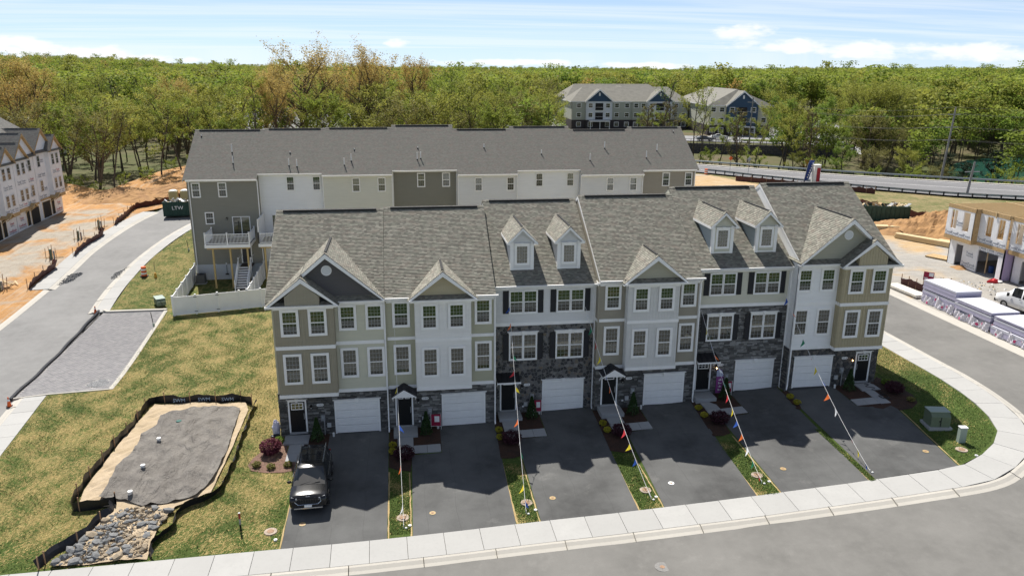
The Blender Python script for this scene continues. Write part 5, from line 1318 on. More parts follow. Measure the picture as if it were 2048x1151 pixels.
# stair from the basement door down to the yard
t = thing('deck_stair', 'white stair with dark treads under the deck of the taupe end house', 'stair', (-8.0, 32.5, 0))
n = 9
for i in range(n):
    z = .95 + (2.62 - .95) * (i + 1) / n; y = -1.95 + i * .27; m = MB(); m.box(-.55, .55, y, y + .29, z - .035, z, DECKB); m.build('tread', t)
    m = MB(); m.box(-.55, .55, y + .255, y + .275, z, z + .15, VINYL); m.build('riser', t)
for s in (-1, 1):
    m = MB(); m.prism([(s * .58, -2.0, .8), (s * .58, -2.0, 1.1), (s * .58, .5, 2.7), (s * .58, .5, 2.4)], (s * .04, 0, 0), VINYL); m.build('stringer', t)
    r = MB(); r.bar((s * .6, -1.95, 1.95), (s * .6, .5, 3.6), .07, .06, VINYL); r.bar((s * .6, .5, 3.6), (s * .6, 2.3, 3.6), .07, .06, VINYL)
    r.box(s * .6 - .05, s * .6 + .05, -2.03, -1.93, .8, 2.05, VINYL); r.box(s * .6 - .05, s * .6 + .05, .45, .55, 1.0, 3.75, VINYL); ro = r.build('handrail', t)
    for i in range(16):
        y = -1.85 + i * .15; z = 1.15 + (y + 2) * .66; b = MB(); b.box(s * .6 - .018, s * .6 + .018, y - .018, y + .018, z - .1, z + .78, VINYL); b.build('baluster', ro)
m = MB(); m.box(-.6, .6, .5, 2.45, 2.6, 2.68, DECKB); m.build('landing', t)

def fence_run(t, pts, h=1.8, hinge=()):
    for k, ((ax, ay), (bx, by)) in enumerate(zip(pts, pts[1:])):
        L = hypot(bx - ax, by - ay); ux, uy = (bx - ax) / L, (by - ay) / L; za, zb = T(ax, ay), T(bx, by)
        p = MB(); N_ = int(L / .16)
        p.prism([(ax, ay, za + .05), (bx, by, zb + .05), (bx, by, zb + h - .03), (ax, ay, za + h - .03)], (-uy * .03, ux * .03, 0), VINYL)
        for i in range(N_):
            a, b = (i + .04) / N_, (i + .96) / N_
            q = [(ax + ux * L * f + uy * .012, ay + uy * L * f - ux * .012, za + (zb - za) * f + o) for f, o in ((a, .16), (b, .16), (b, h - .14), (a, h - .14))]
            p.prism(q, (-uy * .012, ux * .012, 0), VINYL)
        for o in (.1, h - .09): p.bar((ax, ay, za + o), (bx, by, zb + o), .06, .12, VINYL)
        p.build('fence_panel', t)
    for k, (x, y) in enumerate(pts):
        m = MB(); z = T(x, y); m.box(x - .065, x + .065, y - .065, y + .065, z - .1, z + h + .06, VINYL)
        m.prism([(x - .08, y - .08, z + h + .06), (x + .08, y - .08, z + h + .06), (x + .08, y + .08, z + h + .06), (x - .08, y + .08, z + h + .06)], (0, 0, .03), VINYL); m.build('fence_post', t)
        if k in hinge:
            for o in (.25, h - .2): m = MB(); m.box(x - .14, x + .14, y - .085, y - .066, z + o, z + o + .05, BLACK); m.build('hinge', t)
def lin(a, b, n): return [(a[0] + (b[0] - a[0]) * i / n, a[1] + (b[1] - a[1]) * i / n) for i in range(n + 1)]
t = thing('privacy_fence', 'white vinyl fence enclosing the yard of the taupe end house', 'fence'); fence_run(t, lin((-12.85, 24.75), (0.2, 26.9), 7), hinge=(1, 2))
fence_run(t, lin((-12.95, 24.9), (-13.35, 34.9), 5))
t = thing('privacy_fence', 'white vinyl fence dividing the yards of the taupe and the white back row houses', 'fence'); fence_run(t, lin((-6.6, 25.9), (-6.45, 34.6), 5))
# air conditioner
t = thing('air_conditioner', 'grey air conditioner unit behind the fence at the taupe end house', 'air conditioner', (-12.65, 34.1, T(-12.6, 34)))
m = MB(); m.box(-.55, .55, -.45, .45, -.1, .06, GREYC); m.build('pad', t)
m = MB(); ACM = mat('ac_grey', (.10, .10, .10), .5); m.box(-.42, .42, -.42, .42, .06, .95, ACM)
for i in range(13):
    for f, q in ((1, 'y'),): m.box(-.43, .43, -.435, -.42, .12 + i * .06, .135 + i * .06, mat('ac_fin', (.2, .2, .2), .5)); m.box(-.435, -.42, -.43, .43, .12 + i * .06, .135 + i * .06, mat('ac_fin', (.2, .2, .2), .5))
m.build('cabinet', t); m = MB(); m.cyl(0, 0, .95, .97, .36, BLACK, n=20)
for i in range(6): m.tube([(.06 * i * cos(k * pi / 8), .06 * i * sin(k * pi / 8), .985) for k in range(17)], .006, ACM, 4) if i else None
m.build('fan_grille', t)

# ================================================================ UNFINISHED BUILDINGS
WRAP = mat('house_wrap', build=lambda g: (g.to('Base Color', g.mixc(g.rng(g.noise(g.obj(), 1.2, 5), .35, .7), (.72, .73, .75), (.80, .81, .82))), g.to('Roughness', .55), g.bump(g.noise(g.map(g.obj(), (1, 1, .5)), 1.6, 5), .5, .06)))
PRINTM = mat('wrap_print', (.16, .19, .25), .6); PRINTR = mat('wrap_print_red', (.45, .06, .10), .6)
OSB = mat('osb_board', build=lambda g: (g.to('Base Color', g.mixc(g.vor(g.obj(), 9, out='Color'), (.36, .235, .11), (.50, .36, .19))), g.to('Roughness', .8)))
LUMBER = mat('fresh_lumber', build=lambda g: (g.to('Base Color', g.mixc(g.noise(g.map(g.obj(), (6, 1, 6)), 2, 4), (.52, .39, .21), (.66, .52, .31))), g.to('Roughness', .8)))
SHADE_FILL = mat('interior_shade_dark', (.03, .028, .026), .9); PINKF = mat('lilac_foam', (.40, .33, .50), .7)  # shade of open rooms and recesses put in as near-black colour
_tv = [text_mesh('Tyvek', .42, PRINTM, .003), text_mesh('HomeWrap', .2, PRINTM, .003), text_mesh('Tyvek', .42, PRINTR, .003)]
def prints(parent, x0, x1, z0, z1, y, holes=(), red=.12, step=(1.15, .95)):
    z = z0 + .3; j = 0
    while z < z1 - .2:
        x = x0 + .5 + (.5 if j % 2 else 0)
        while x < x1 - .4:
            if not any(a - .45 < x < b + .45 and c - .2 < z < d + .2 for a, b, c, d in holes):
                k = 2 if rnd.random() < red else 0
                link('print', _tv[k], parent, (x, y - .008, z), (pi / 2, 0, 0)); link('print', _tv[1], parent, (x + .05, y - .008, z - .27), (pi / 2, 0, 0))
            x += step[0]
        z += step[1]; j += 1
def rough_opening(t, x, z, w, h, y, frame=True, pane=True, dark=.02):
    if pane and w < 1.3:
        put_window(t, x, y - .005, z, w, h, cas=.05, cols=3, rows=1, fm=mat('white_flange', (.6, .61, .62), .5))
    else:
        m = MB(); m.box(x, x + w, y - .012, y + .3, z, z + h, SHADE_FILL); m.box(x - .04, x, y - .04, y + .02, z, z + h, LUMBER); m.box(x + w, x + w + .04, y - .04, y + .02, z, z + h, LUMBER); m.box(x - .04, x + w + .04, y - .04, y + .02, z + h, z + h + .05, LUMBER)  # solid dark box colours in the shade of the opening
        for i in range(2): m.box(x + w * (.35 + .3 * i), x + w * (.35 + .3 * i) + .05, y - .011, y + .02, z, z + h, LUMBER) if w > 1.5 else None
        m.build('opening', t)
def wrap_house(ox, oy, oz, rz, label, mir, w=6.9, end=0):
    t = house_body('unfinished_townhouse', label, ox, oy, oz, w, 8.9, WRAP, end, group='townhouses under construction west of the side street', rz=rz, fascia=OSB, cat='townhouse', sh=SHING2)
    R = lambda a, b: rightify(mir, w, a, b)
    b0, b1 = R(3.4, 6.9); yb = -.6; m = MB(); m.box(b0, b1, yb, 0, 2.75, 8.7, WRAP); m.build('bay_core', t)
    m = MB(); m.box(b0, b1, yb - .015, -.02, 2.3, 2.75, OSB); g0, g1 = R(.2, 3.3); m.box(g0, g1, -.06, 0, 2.35, 2.62, OSB); m.build('sheathing_band', t)
    hs = []
    for z in (3.55, 6.85):
        for x in (3.95, 5.3):
            a, b = R(x, x + .85); rough_opening(t, a, z, .85, 1.55, yb); hs.append((a, b, z, z + 1.55))
        a, b = R(.9, 1.75); rough_opening(t, a, z, .85, 1.55, -.02); hs.append((a, b, z, z + 1.55))
    prints(t, b0, b1, 2.9, 8.6, yb, hs); r0, r1 = R(.1, 3.3); prints(t, r0, r1, 2.7, 8.6, -.02, hs)
    a, b = R(3.9, 5.0) if 0 else R(.55, 2.9); rough_opening(t, a, 0, b - a, 2.15, -.02, pane=False)
    a, b = R(3.3, 4.2); rough_opening(t, a, .1, .85, 2.1, -.02, pane=False); p0, p1 = R(4.6, 6.6); prints(t, p0, p1, .2, 2.2, -.02, red=.9, step=(.9, .9))
    # porch frame
    a, b = R(3.1, 4.5); m = MB(); c = (a + b) / 2
    for s in (-1, 1):
        m.bar((c + s * .75, -1.1, 2.5), (c, -1.1, 3.0), .05, .12, LUMBER); m.bar((c + s * .7, -.05, 1.9), (c + s * .7, -.9, 2.5), .05, .09, LUMBER); m.bar((c + s * .72, -1.1, 2.5), (c + s * .72, 0, 2.5), .05, .1, LUMBER)
        m.face([(c + s * .8, -1.15, 2.52), (c, -1.15, 3.06), (c, -.02, 3.06), (c + s * .8, -.02, 2.52)], OSB)
    m.build('porch_frame', t)
    cx = R(2.7, 2.7)[0]; gable_roof(t, cx, 11.9, 2.9, 9.0, -.35, -.35 + 3.0 / SL, sh=SHING2, tm=OSB, wall_y=-.04, wall_m=WRAP, style='lap', pent=(-.4, 8.75, 9.0), ridge=True)
    cx = (b0 + b1) / 2; gable_roof(t, cx, 10.9, 1.9, 8.95, -.95, 3.1, sh=SHING2, tm=OSB, wall_y=yb, wall_m=WRAP, style='lap', pent=(-.95, 8.75, 8.95))
    return t
wrap_house(-40.5, 65.5, 2.15, pi / 2, 'house-wrapped townhouse shell at the north end of the western row, beside the wood', False, end=1)
wrap_house(-40.5, 58.5, 1.95, pi / 2, 'house-wrapped townhouse shell with open garage, second from the wood in the western row', True)
wrap_house(-40.5, 51.5, 1.75, pi / 2, 'house-wrapped townhouse shell at the left picture edge, third from the wood', False)
wrap_house(-40.5, 44.5, 1.6, pi / 2, 'house-wrapped townhouse shell furthest from the wood, mostly outside the left edge', True)

def framed_unit(ox, oy, oz, label, setback=0):
    t = thing('framed_townhouse', label, 'townhouse', (ox + setback, oy, oz), -pi / 2, 'townhouses being framed east of the road'); w = 7.6; dpt = 12
    m = MB(); m.box(0, w, .0, dpt, -.6, .02, GREYC); m.build('slab', t)
    # wall panels around openings: (x0, x1, z0, z1, y, material)
    def wall_with_holes(name, x0, x1, z0, z1, y, holes, mt, th=.12):
        xs = sorted({x0, x1, *[h[0] for h in holes], *[h[1] for h in holes]}); k = MB()
        for a, b in zip(xs, xs[1:]):
            hz = sorted([(h[2], h[3]) for h in holes if h[0] <= a and h[1] >= b]); z = z0
            for c, d in hz:
                if c > z: k.box(a, b, y, y + th, z, c, mt)
                z = d
            if z < z1: k.box(a, b, y, y + th, z, z1, mt)
        k.build(name, t)
    low = [(1.05, 2.05, 0, 2.3), (4.2, 6.9, 0, 2.35)]
    wall_with_holes('lower_wall', 0, w, 0, 2.85, 0, low, WRAP)
    m = MB(); m.box(-.1, 3.85, -.72, .1, 2.8, 3.2, OSB); m.box(3.85, w, -.12, .1, 2.8, 3.15, OSB); m.build('floor_rim', t)
    up1 = [(.5, 1.35, 3.95, 5.9), (2.25, 3.15, 3.95, 5.9)]; wall_with_holes('upper_wall', -.1, 3.85, 3.2, 6.05, -.7, up1, WRAP)
    up2 = [(4.75, 5.6, 3.95, 5.9), (6.3, 7.15, 3.95, 5.9)]; wall_with_holes('upper_wall', 3.85, w, 3.15, 6.05, -.1, up2, WRAP)
    m = MB(); m.box(3.75, 3.86, -.7, -.1, 3.2, 6.05, OSB); m.box(-.12, 3.87, -.72, -.6, 6.05, 6.45, OSB); m.box(3.86, w, -.12, 0, 6.05, 6.45, OSB); m.box(3.76, 3.87, -.7, 0, 6.05, 6.45, OSB); m.build('rim_board', t)
    m = MB(); m.box(w - .1, w, 0, dpt, 0, 3.1, PINKF); m.build('party_wall', t)
    m = MB(); m.box(0, .1, 0, dpt, 0, 6.0, WRAP); m.build('end_wall', t)
    m = MB(); m.box(0.1, w - .1, 0.12, dpt, 2.9, 3.05, OSB); m.build('floor_deck', t)
    # studs and braces seen through the openings
    for i in range(18):
        x = .2 + i * (w - .4) / 17
        for y in (4.0, 8.0): s = MB(); s.box(x - .02, x + .02, y, y + .09, 3.05, 6.05, LUMBER); s.build('stud', t)
    for i in range(10): s = MB(); y = .4 + i * 1.2; s.box(w - .14, w - .02, y, y + .05, 3.05, 6.05, LUMBER); s.build('stud', t)
    for a, b in (((5.0, .3, 3.1), (6.2, 1.4, 5.8)), ((7.0, .4, 3.1), (5.6, 1.6, 5.9)), ((.8, .2, 3.1), (2.6, 1.8, 5.7)), ((5.2, .3, .1), (5.2, .3, 2.8))): s = MB(); s.bar(a, b, .05, .1, LUMBER); s.build('brace', t)
    for i in range(20):
        s = MB(); x = .1 + i * (w - .2) / 19; s.box(x - .025, x + .025, -.05 if x > 3.8 else -.65, dpt, 6.1, 6.4, LUMBER); s.build('joist', t)
    s = MB(); s.bar((5.9, -.16, 5.9), (5.9, -.16, 6.6), .09, .05, LUMBER); s.box(-.1, w, 5.9, 6.0, 6.4, 6.44, LUMBER); s.build('prop', t)
    prints(t, 2.1, 4.1, .3, 2.7, -.0, red=.1, step=(.95, 1.1)); prints(t, 4.2, w, 2.35, 2.9, 0, step=(1.1, 1)); prints(t, -.1, 3.8, 3.2, 6.0, -.7, up1, 0, (.9, 1.2)); prints(t, 3.9, w, 3.2, 6.0, -.1, up2, 0, (.9, 1.2))
    return t
framed_unit(65.8, 27.3, 2.45, 'two-storey frame wrapped in white with open joists on top, nearest the dirt pile')
framed_unit(65.8, 19.6, 2.4, 'second white-wrapped frame at the right picture edge, behind the white van', 1.0)
framed_unit(65.8, 11.9, 2.35, 'third white-wrapped frame outside the right picture edge', .0)
# ================================================================ APARTMENTS AND FAR BUILDINGS
APR = mat('apartment_roof', build=lambda g: (g.to('Base Color', g.mixc(g.rng(g.noise(g.obj(), .8, 5), .3, .7), (.165, .158, .135), (.215, .205, .175))), g.to('Roughness', .9)))
APW = {k: mat('apartment_' + k, c, build=b_siding(c)) for k, c in dict(sage=(.42, .43, .36), white=(.66, .68, .70), blue=(.045, .085, .14), brick=(.06, .05, .052), cream=(.60, .57, .42), tan=(.5, .46, .36)).items()}
def hip_gable(mb, x0, x1, y0, y1, z0, z1, m, axis='y', hip=0):
    """roof body; axis = direction of the ridge; hip = how far the ridge ends are pulled in"""
    o = .5
    a, b, c, d = (x0 - o, y0 - o, z0), (x1 + o, y0 - o, z0), (x1 + o, y1 + o, z0), (x0 - o, y1 + o, z0)
    if axis == 'y': xm = (x0 + x1) / 2; e, f = (xm, y0 - o + hip, z1), (xm, y1 + o - hip, z1); F = [(a, b, e), (b, c, f, e), (c, d, f), (d, a, e, f)]
    else: ym = (y0 + y1) / 2; e, f = (x0 - o + hip, ym, z1), (x1 + o - hip, ym, z1); F = [(a, b, f, e), (b, c, f), (c, d, e, f), (d, a, e)]
    for q in F: mb.face(q, m)
    mb.box(x0 - o, x1 + o, y0 - o, y1 + o, z0 - .25, z0, WHITE)
def apt_block(t, name, x0, x1, y0, y1, z0, z1, m):
    k = MB(); k.box(x0, x1, y0, y1, z0, z1, m); return k.build(name, t)
def apartment(label, X, Y, Z, rz, plan, W, D, fl=3.05):
    t = thing('apartment_building', label, 'building', (X, Y, Z), rz, 'three-storey apartment buildings beyond the highway')
    H = fl * 3
    apt_block(t, 'wall', 0, W, .3, D, -1, H, APW['sage']); apt_block(t, 'brick_base', -.05, W + .05, .2, D + .05, -1.2, fl + .1, APW['brick'])
    r = MB(); hip_gable(r, 0, W, .3, D, H, H + 4.6, APR, 'x' if W > D else 'y', 5.5); r.build('roof', t)
    for (a, b, y, top, kind) in plan:
        col = dict(s='sage', w='white', b='blue', c='cream')[kind[0]]
        apt_block(t, 'wall_section', a, b, y, 1.2, fl + .1 if 'g' not in kind else fl + .1, H, APW[col]); apt_block(t, 'brick_section', a, b, y - .03, 1.2, -1.2, fl + .12, APW['brick'])
        n = max(1, int((b - a) / 2.4)) if 'g' not in kind else 0
        ws = [(a + (b - a) * (i + .5) / n - .8) for i in range(n)] if n else [a + .7, b - 2.3]
        for fz in range(3):
            for x in ws: put_window(t, x, y - .02 - (.03 if fz == 0 else 0), fl * fz + .95, 1.6, 1.55, cas=.1, cols=2, rows=1)
        if 'g' in kind:
            c = (a + b) / 2
            for fz in (1, 2):
                m = MB(); m.box(c - 1.3, c + 1.3, y - .05, y + .1, fl * fz + .2, fl * fz + 2.5, SHADE_FILL); m.build('balcony_shade_panel', t)  # solid dark panel on the wall, coloured as the recess shade
                rl = MB(); rl.bar((c - 1.3, y - .12, fl * fz + 1.15), (c + 1.3, y - .12, fl * fz + 1.15), .06, .06, WHITE); rl.box(c - 1.35, c + 1.35, y - .3, y, fl * fz + .1, fl * fz + .2, WHITE)
                for i in range(14): rl.box(c - 1.3 + i * .2 - .015, c - 1.3 + i * .2 + .015, y - .13, y - .1, fl * fz + .2, fl * fz + 1.12, BLACK)
                rl.build('balcony_rail', t)
            g = MB(); hw = (b - a) / 2 + .5; az = H + top
            g.face([(a, y - .02, H), (b, y - .02, H), (c, y - .02, H + top * (b - a) / 2 / hw)], APW['blue']); g.build('gable_wall', t)
            gv = MB(); gv.box(c - .25, c + .25, y - .1, y, H + top * .45, H + top * .45 + 1.0, WHITE); gv.build('gable_vent', t)
            gr = MB()
            for s in (-1, 1): gr.prism([(c, y - .5, az), (c + s * hw, y - .5, H - .05), (c + s * hw, y - .5, H - .2), (c, y - .5, az - .15)], (0, D * .35, 0), APR)
            gr.build('gable_roof', t); tr = MB()
            for s in (-1, 1): tr.prism([(c, y - .55, az - .02), (c + s * hw, y - .55, H - .08), (c + s * hw, y - .55, H - .5), (c, y - .55, az - .5)], (0, .06, 0), WHITE)
            tr.build('rake_trim', t)
            if 'p' in kind:
                p = MB(); p.box(a + 1, b - 1, y - 2.2, y, fl - .35, fl - .05, WHITE)
                for x in (a + 1.1, c - .1, b - 1.3): p.box(x, x + .22, y - 2.1, y - 1.9, 0, fl - .3, WHITE)
                p.build('porch', t)
    return t
apartment('long three-storey apartment building with grey hip roofs and white gabled bays, left of the pair', 65, 209, 2.9, radians(-3), [(0, 4.6, -.1, 0, 's'), (4.6, 13.4, -.9, 4.0, 'wgp'), (13.4, 20.3, -.1, 0, 's'), (20.3, 25.3, -.6, 0, 's'), (25.3, 34, -.9, 4.0, 'wg'), (34, 39.5, -.1, 0, 's')], 39.5, 17)
apartment('three-storey apartment building with a deep blue gable, right of the pair', 101.5, 181.5, 2.9, radians(-8), [(0, 5.2, 0, 0, 'c'), (5.2, 14.6, -1.1, 4.3, 'bgp'), (14.6, 19, 0, 0, 'c')], 19, 46)
apartment('apartment building mostly hidden behind the blue-gabled one', 70, 240, 3.2, radians(4), [(0, 16, -.1, 0, 's'), (16, 25, -.9, 4, 'bg'), (25, 40, -.1, 0, 's')], 40, 16)
def simple_house(label, x, y, w, d, h, rh, rz, wm, rm, group='houses standing in the wood', axis='x', name='house', cat='house', dz=0):
    t = thing(name, label, cat, (x, y, T(x, y) - .2 + dz), rz, group)
    apt_block(t, 'wall', 0, w, 0, d, -.5, h, wm); r = MB(); hip_gable(r, 0, w, 0, d, h, h + rh, rm, axis, 0); r.build('roof', t)
    n = max(2, int(w / 3.2))
    for fz in range(max(1, int(h / 2.9))):
        for i in range(n): put_window(t, w * (i + .5) / n - .5, -.02, .9 + fz * 2.8, 1.0, 1.4, cas=.08, cols=2, rows=1)
    return t
CREAMW = mat('cream_wall', (.62, .62, .55), .7); GREYR = mat('grey_roof_plain', (.13, .135, .14), .85, noise=.15); PALER = mat('pale_roof', (.30, .30, .29), .85, noise=.15)
simple_house('house with a steep slate-grey gable roof showing through the trees behind the wrapped shells', -77, 150, 11, 16, 5.2, 5.6, radians(28), CREAMW, GREYR, axis='y')
simple_house('cream house with pale grey roof seen between the big oaks', -18, 156, 15, 11, 4.6, 4.0, radians(6), CREAMW, PALER)
simple_house('grey-roofed house in the wood, left of the oaks', -42, 172, 22, 13, 5, 4.4, radians(10), CREAMW, GREYR)
simple_house('grey-roofed house behind the oaks with its long side to the street', -30, 150, 13, 10, 4.2, 3.6, radians(-12), CREAMW, PALER)
simple_house('small dark-roofed house far back on the wooded slope', -60, 212, 13, 8, 4, 3, 0, CREAMW, mat('dark_roof_plain', (.04, .04, .045), .85), dz=5)
simple_house('pinkish barn-like roof far back on the wooded slope', -40, 250, 16, 8, 3, 2.4, 0, CREAMW, mat('pink_roof', (.45, .36, .31), .85), dz=5)
t = thing('commercial_building', 'flat white commercial building among the trees at the left edge', 'building', (-104, 172, T(-100, 172)))
apt_block(t, 'wall', 0, 19, 0, 12, -1, 6.2, mat('white_render', (.8, .8, .8), .6)); k = MB(); k.box(-.3, 19.3, -.3, 12.3, 6.2, 6.7, WHITE); k.build('parapet', t)
for i in range(4): put_window(t, 2 + i * 4.2, -.02, 1, 2.2, 2.4, cas=.1, cols=2, rows=1)

# retaining wall of dark blocks with a rail on top
RB = mat('retaining_block', (.075, .072, .078), .9, noise=.25, nscale=2)
t = thing('retaining_wall', 'dark block retaining wall below the apartment car park', 'wall')
A, B = Vector((80.5, 158.9, 0)), Vector((121, 141.2, 0)); L = (B - A).length; d = (B - A) / L; nrm = Vector((d.y, -d.x, 0)); 
m = MB(); c = 0
for j in range(11):
    z = 3.0 - (j + 1) * .46 + .12; off = .09 * j; k = int(L / 1.4)
    for i in range(k):
        a = A + d * (L * (i + (.5 if j % 2 else 0)) / k) + nrm * off * .3; b = a + d * (L / k - .04)
        m.prism([a + Vector((0, 0, z)), b + Vector((0, 0, z)), b + Vector((0, 0, z + .43)), a + Vector((0, 0, z + .43))], -nrm * .5, RB)
m.build('wall_blocks', t, kind='stuff')
m = MB(); m.bar(A + Vector((0, 0, 3.7)), B + Vector((0, 0, 3.7)), .08, .08, DARKM); m.bar(A + Vector((0, 0, 4.25)), B + Vector((0, 0, 4.25)), .08, .08, DARKM)
for i in range(28): p = A.lerp(B, i / 27); m.box(p.x - .05, p.x + .05, p.y - .05, p.y + .05, 2.9, 4.3, DARKM)
m.build('top_rail', t)

# ---- apartment roads and car parks
def kerbed(name, poly, m, dz): return sheet(name, poly, m, dz, 6)
kerbed('apartment_car_park', [(84, 164), (92, 160.5), (104, 155), (121, 147.5), (131, 146), (141, 160), (146, 182), (165, 215), (176, 250), (166, 255), (150, 228), (131, 205), (123, 196), (120.5, 178), (100, 178), (84, 182)], LOTM, .07)
kerbed('west_car_park', [(42, 236), (52, 228), (64, 224), (72, 232), (92, 262), (118, 300), (104, 306), (80, 282), (62, 254), (50, 244)], LOTM, .07)
kerbed('access_road', [(20, 176), (28, 172), (46, 196), (60, 216), (84, 268), (112, 322), (104, 326), (74, 272), (52, 222), (38, 202)], LOTM, .09)
sheet('car_park_verge', [(104, 160.5), (116, 155.5), (119, 158), (112, 164), (105, 166)], GLAWN, .16, 4)
# ================================================================ WATER
POND = mat('pond_water', (.02, .085, .07), .08, spec=.5); b = POND.node_tree.nodes['Principled BSDF']
g = NG(POND.node_tree, b); g.bump(g.noise(g.geo(), 2.5, 4), .12, .05); g.to('Base Color', g.mixc(g.noise(g.geo(), .08, 4), (.012, .06, .05), (.03, .11, .085)))
sheet('pond', [(128, 100), (140, 95), (160, 92), (185, 95), (205, 120), (205, 148), (180, 150), (160, 143), (146, 132), (133, 118)], POND, 0, 8, zf=lambda x, y: -.75)

# ================================================================ TREES
BARK = mat('bark_dark', build=lambda g: (g.to('Base Color', g.mixc(g.noise(g.map(g.obj(), (3, 3, .5)), 3, 5), (.045, .036, .028), (.12, .10, .08))), g.to('Roughness', .95)))
BARKB = mat('bark_brown', build=lambda g: (g.to('Base Color', g.mixc(g.noise(g.map(g.obj(), (3, 3, .5)), 3, 5), (.07, .05, .033), (.17, .13, .09))), g.to('Roughness', .95)))
LEAF = {
    'lime': mat('leaf_spring_green', build=b_leaf([(0, (.115, .16, .022)), (.5, (.23, .285, .042)), (1, (.36, .40, .075))], .45)),
    'yellow': mat('leaf_yellow_green', build=b_leaf([(0, (.15, .165, .028)), (.5, (.28, .295, .052)), (1, (.40, .385, .085))], .45)),
    'green': mat('leaf_green', build=b_leaf([(0, (.09, .15, .022)), (.5, (.18, .26, .04)), (1, (.28, .36, .06))], .45)),
    'olive': mat('leaf_olive', build=b_leaf([(0, (.13, .125, .035)), (.5, (.21, .20, .055)), (1, (.29, .265, .08))], .4)),
    'rust': mat('leaf_rust_buds', build=b_leaf([(0, (.26, .17, .045)), (.45, (.44, .31, .09)), (1, (.48, .40, .13))], .45)),
    'dark': mat('leaf_cedar', build=b_leaf([(0, (.012, .024, .010)), (.5, (.022, .042, .016)), (1, (.04, .062, .022))], .1)),
    'orange': mat('leaf_orange', build=b_leaf([(0, (.5, .26, .03)), (1, (.65, .36, .05))], .3)),
    'maroon': mat('leaf_maroon', build=b_leaf([(0, (.09, .018, .03)), (.5, (.16, .035, .055)), (1, (.24, .07, .09))], .2)),
    'maroond': mat('leaf_dark_maroon', build=b_leaf([(0, (.03, .008, .012)), (1, (.07, .02, .03))], .15)),
    'gold': mat('leaf_gold', build=b_leaf([(0, (.30, .27, .02)), (1, (.48, .43, .05))], .3)),
    'arbor': mat('leaf_arborvitae', build=b_leaf([(0, (.02, .05, .012)), (1, (.06, .11, .03))], .2)),
}
def leaf(mb, p, s, m, r, R):
    a = R.uniform(0, 2 * pi); b = R.uniform(-1.1, 1.1); u = Vector((cos(a), sin(a), b * .5)).normalized(); c = Vector((R.uniform(-1, 1), R.uniform(-1, 1), R.uniform(.1, 1)))
    v = u.cross(c)
    if v.length < .05: v = Vector((0, 0, 1))
    v.normalize(); u = u * s; v = v * s * R.uniform(.5, .9)
    mb.face([p - u * .5, p + v * .5, p + u * .5, p - v * .5], m, uv=[(0, 0)] * 4, r=r)
def tree_proto(seed, H, spread, base, trunk_r, lm, nb, leaves, ls, style='round', bark=None, forks=1, lean=0, inner=.0):
    R = random.Random(seed); tk = MB(); cr = MB(); bark = bark or BARK; tips = []
    def limb(p, d, L, r, lev):
        pts = [p.copy()]; rr = [r]; n = 4 if lev else 6; q = p.copy(); dd = d.copy()
        for i in range(n):
            dd = (dd + Vector((R.uniform(-.16, .16), R.uniform(-.16, .16), R.uniform(-.03, .12) if lev else .04))).normalized(); q = q + dd * (L / n); pts.append(q.copy()); rr.append(r * (1 - (i + 1) / n * (.62 if lev < 2 else .85)))
            if lev >= 1: tips.append((q.copy(), lev))
        tk.tube(pts, rr, bark, 7 if lev == 0 else 5 if lev == 1 else 3, caps=False)
        if lev < 3:
            k = [nb, 4, 3][lev]
            for j in range(k):
                f = (base if lev == 0 else .35) + (1 - (base if lev == 0 else .35)) * (j + R.uniform(.1, .9)) / k; f = min(.97, f)
                i = min(n - 1, int(f * n)); o = pts[i].lerp(pts[i + 1], f * n - i)
                a = R.uniform(0, 2 * pi) if lev else j * 2.4 + R.uniform(-.5, .5)
                up = {'round': .55, 'vase': 1.0, 'tall': .55}[style] + R.uniform(-.2, .25)
                nd = Vector((cos(a), sin(a), up)).normalized()
                if lev: nd = (nd * .8 + dd * .9).normalized()
                if lev == 0: l = spread * (.62 + .38 * sin(pi * min(1, (f - base) / (1 - base) * .8 + .2))) * R.uniform(.75, 1.1)
                else: l = L * R.uniform(.4, .6)
                limb(o, nd, l, max(.012, rr[i] * (.55 if lev == 0 else .5)), lev + 1)
    for k in range(forks):
        a = R.uniform(0, 6.28) + k * 3.1; d = Vector((cos(a) * (.05 + .16 * (forks > 1)) + lean, sin(a) * (.05 + .12 * (forks > 1)), 1)).normalized()
        limb(Vector((0, 0, -.3)), d, H * (.86 - .06 * k), trunk_r * (1 if k == 0 else .85), 0)
    zm = max(p.z for p, l in tips); T2 = [p for p, l in tips if (l >= 2 or (l == 1 and R.random() < .25)) and (style != 'vase' or p.z > zm * R.uniform(.3, .95))]
    for i in range(leaves):
        p = R.choice(T2); g_ = R.uniform(.25, 1.0) * min(.75, spread * .1)
        q = p + Vector((R.gauss(0, g_), R.gauss(0, g_), R.gauss(0, g_ * .7)))
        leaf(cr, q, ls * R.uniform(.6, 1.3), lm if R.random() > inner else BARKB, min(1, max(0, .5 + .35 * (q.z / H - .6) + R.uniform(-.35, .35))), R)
    return tk.mesh('trunk'), cr.mesh('crown')
def N_(l): return LEAF[l]
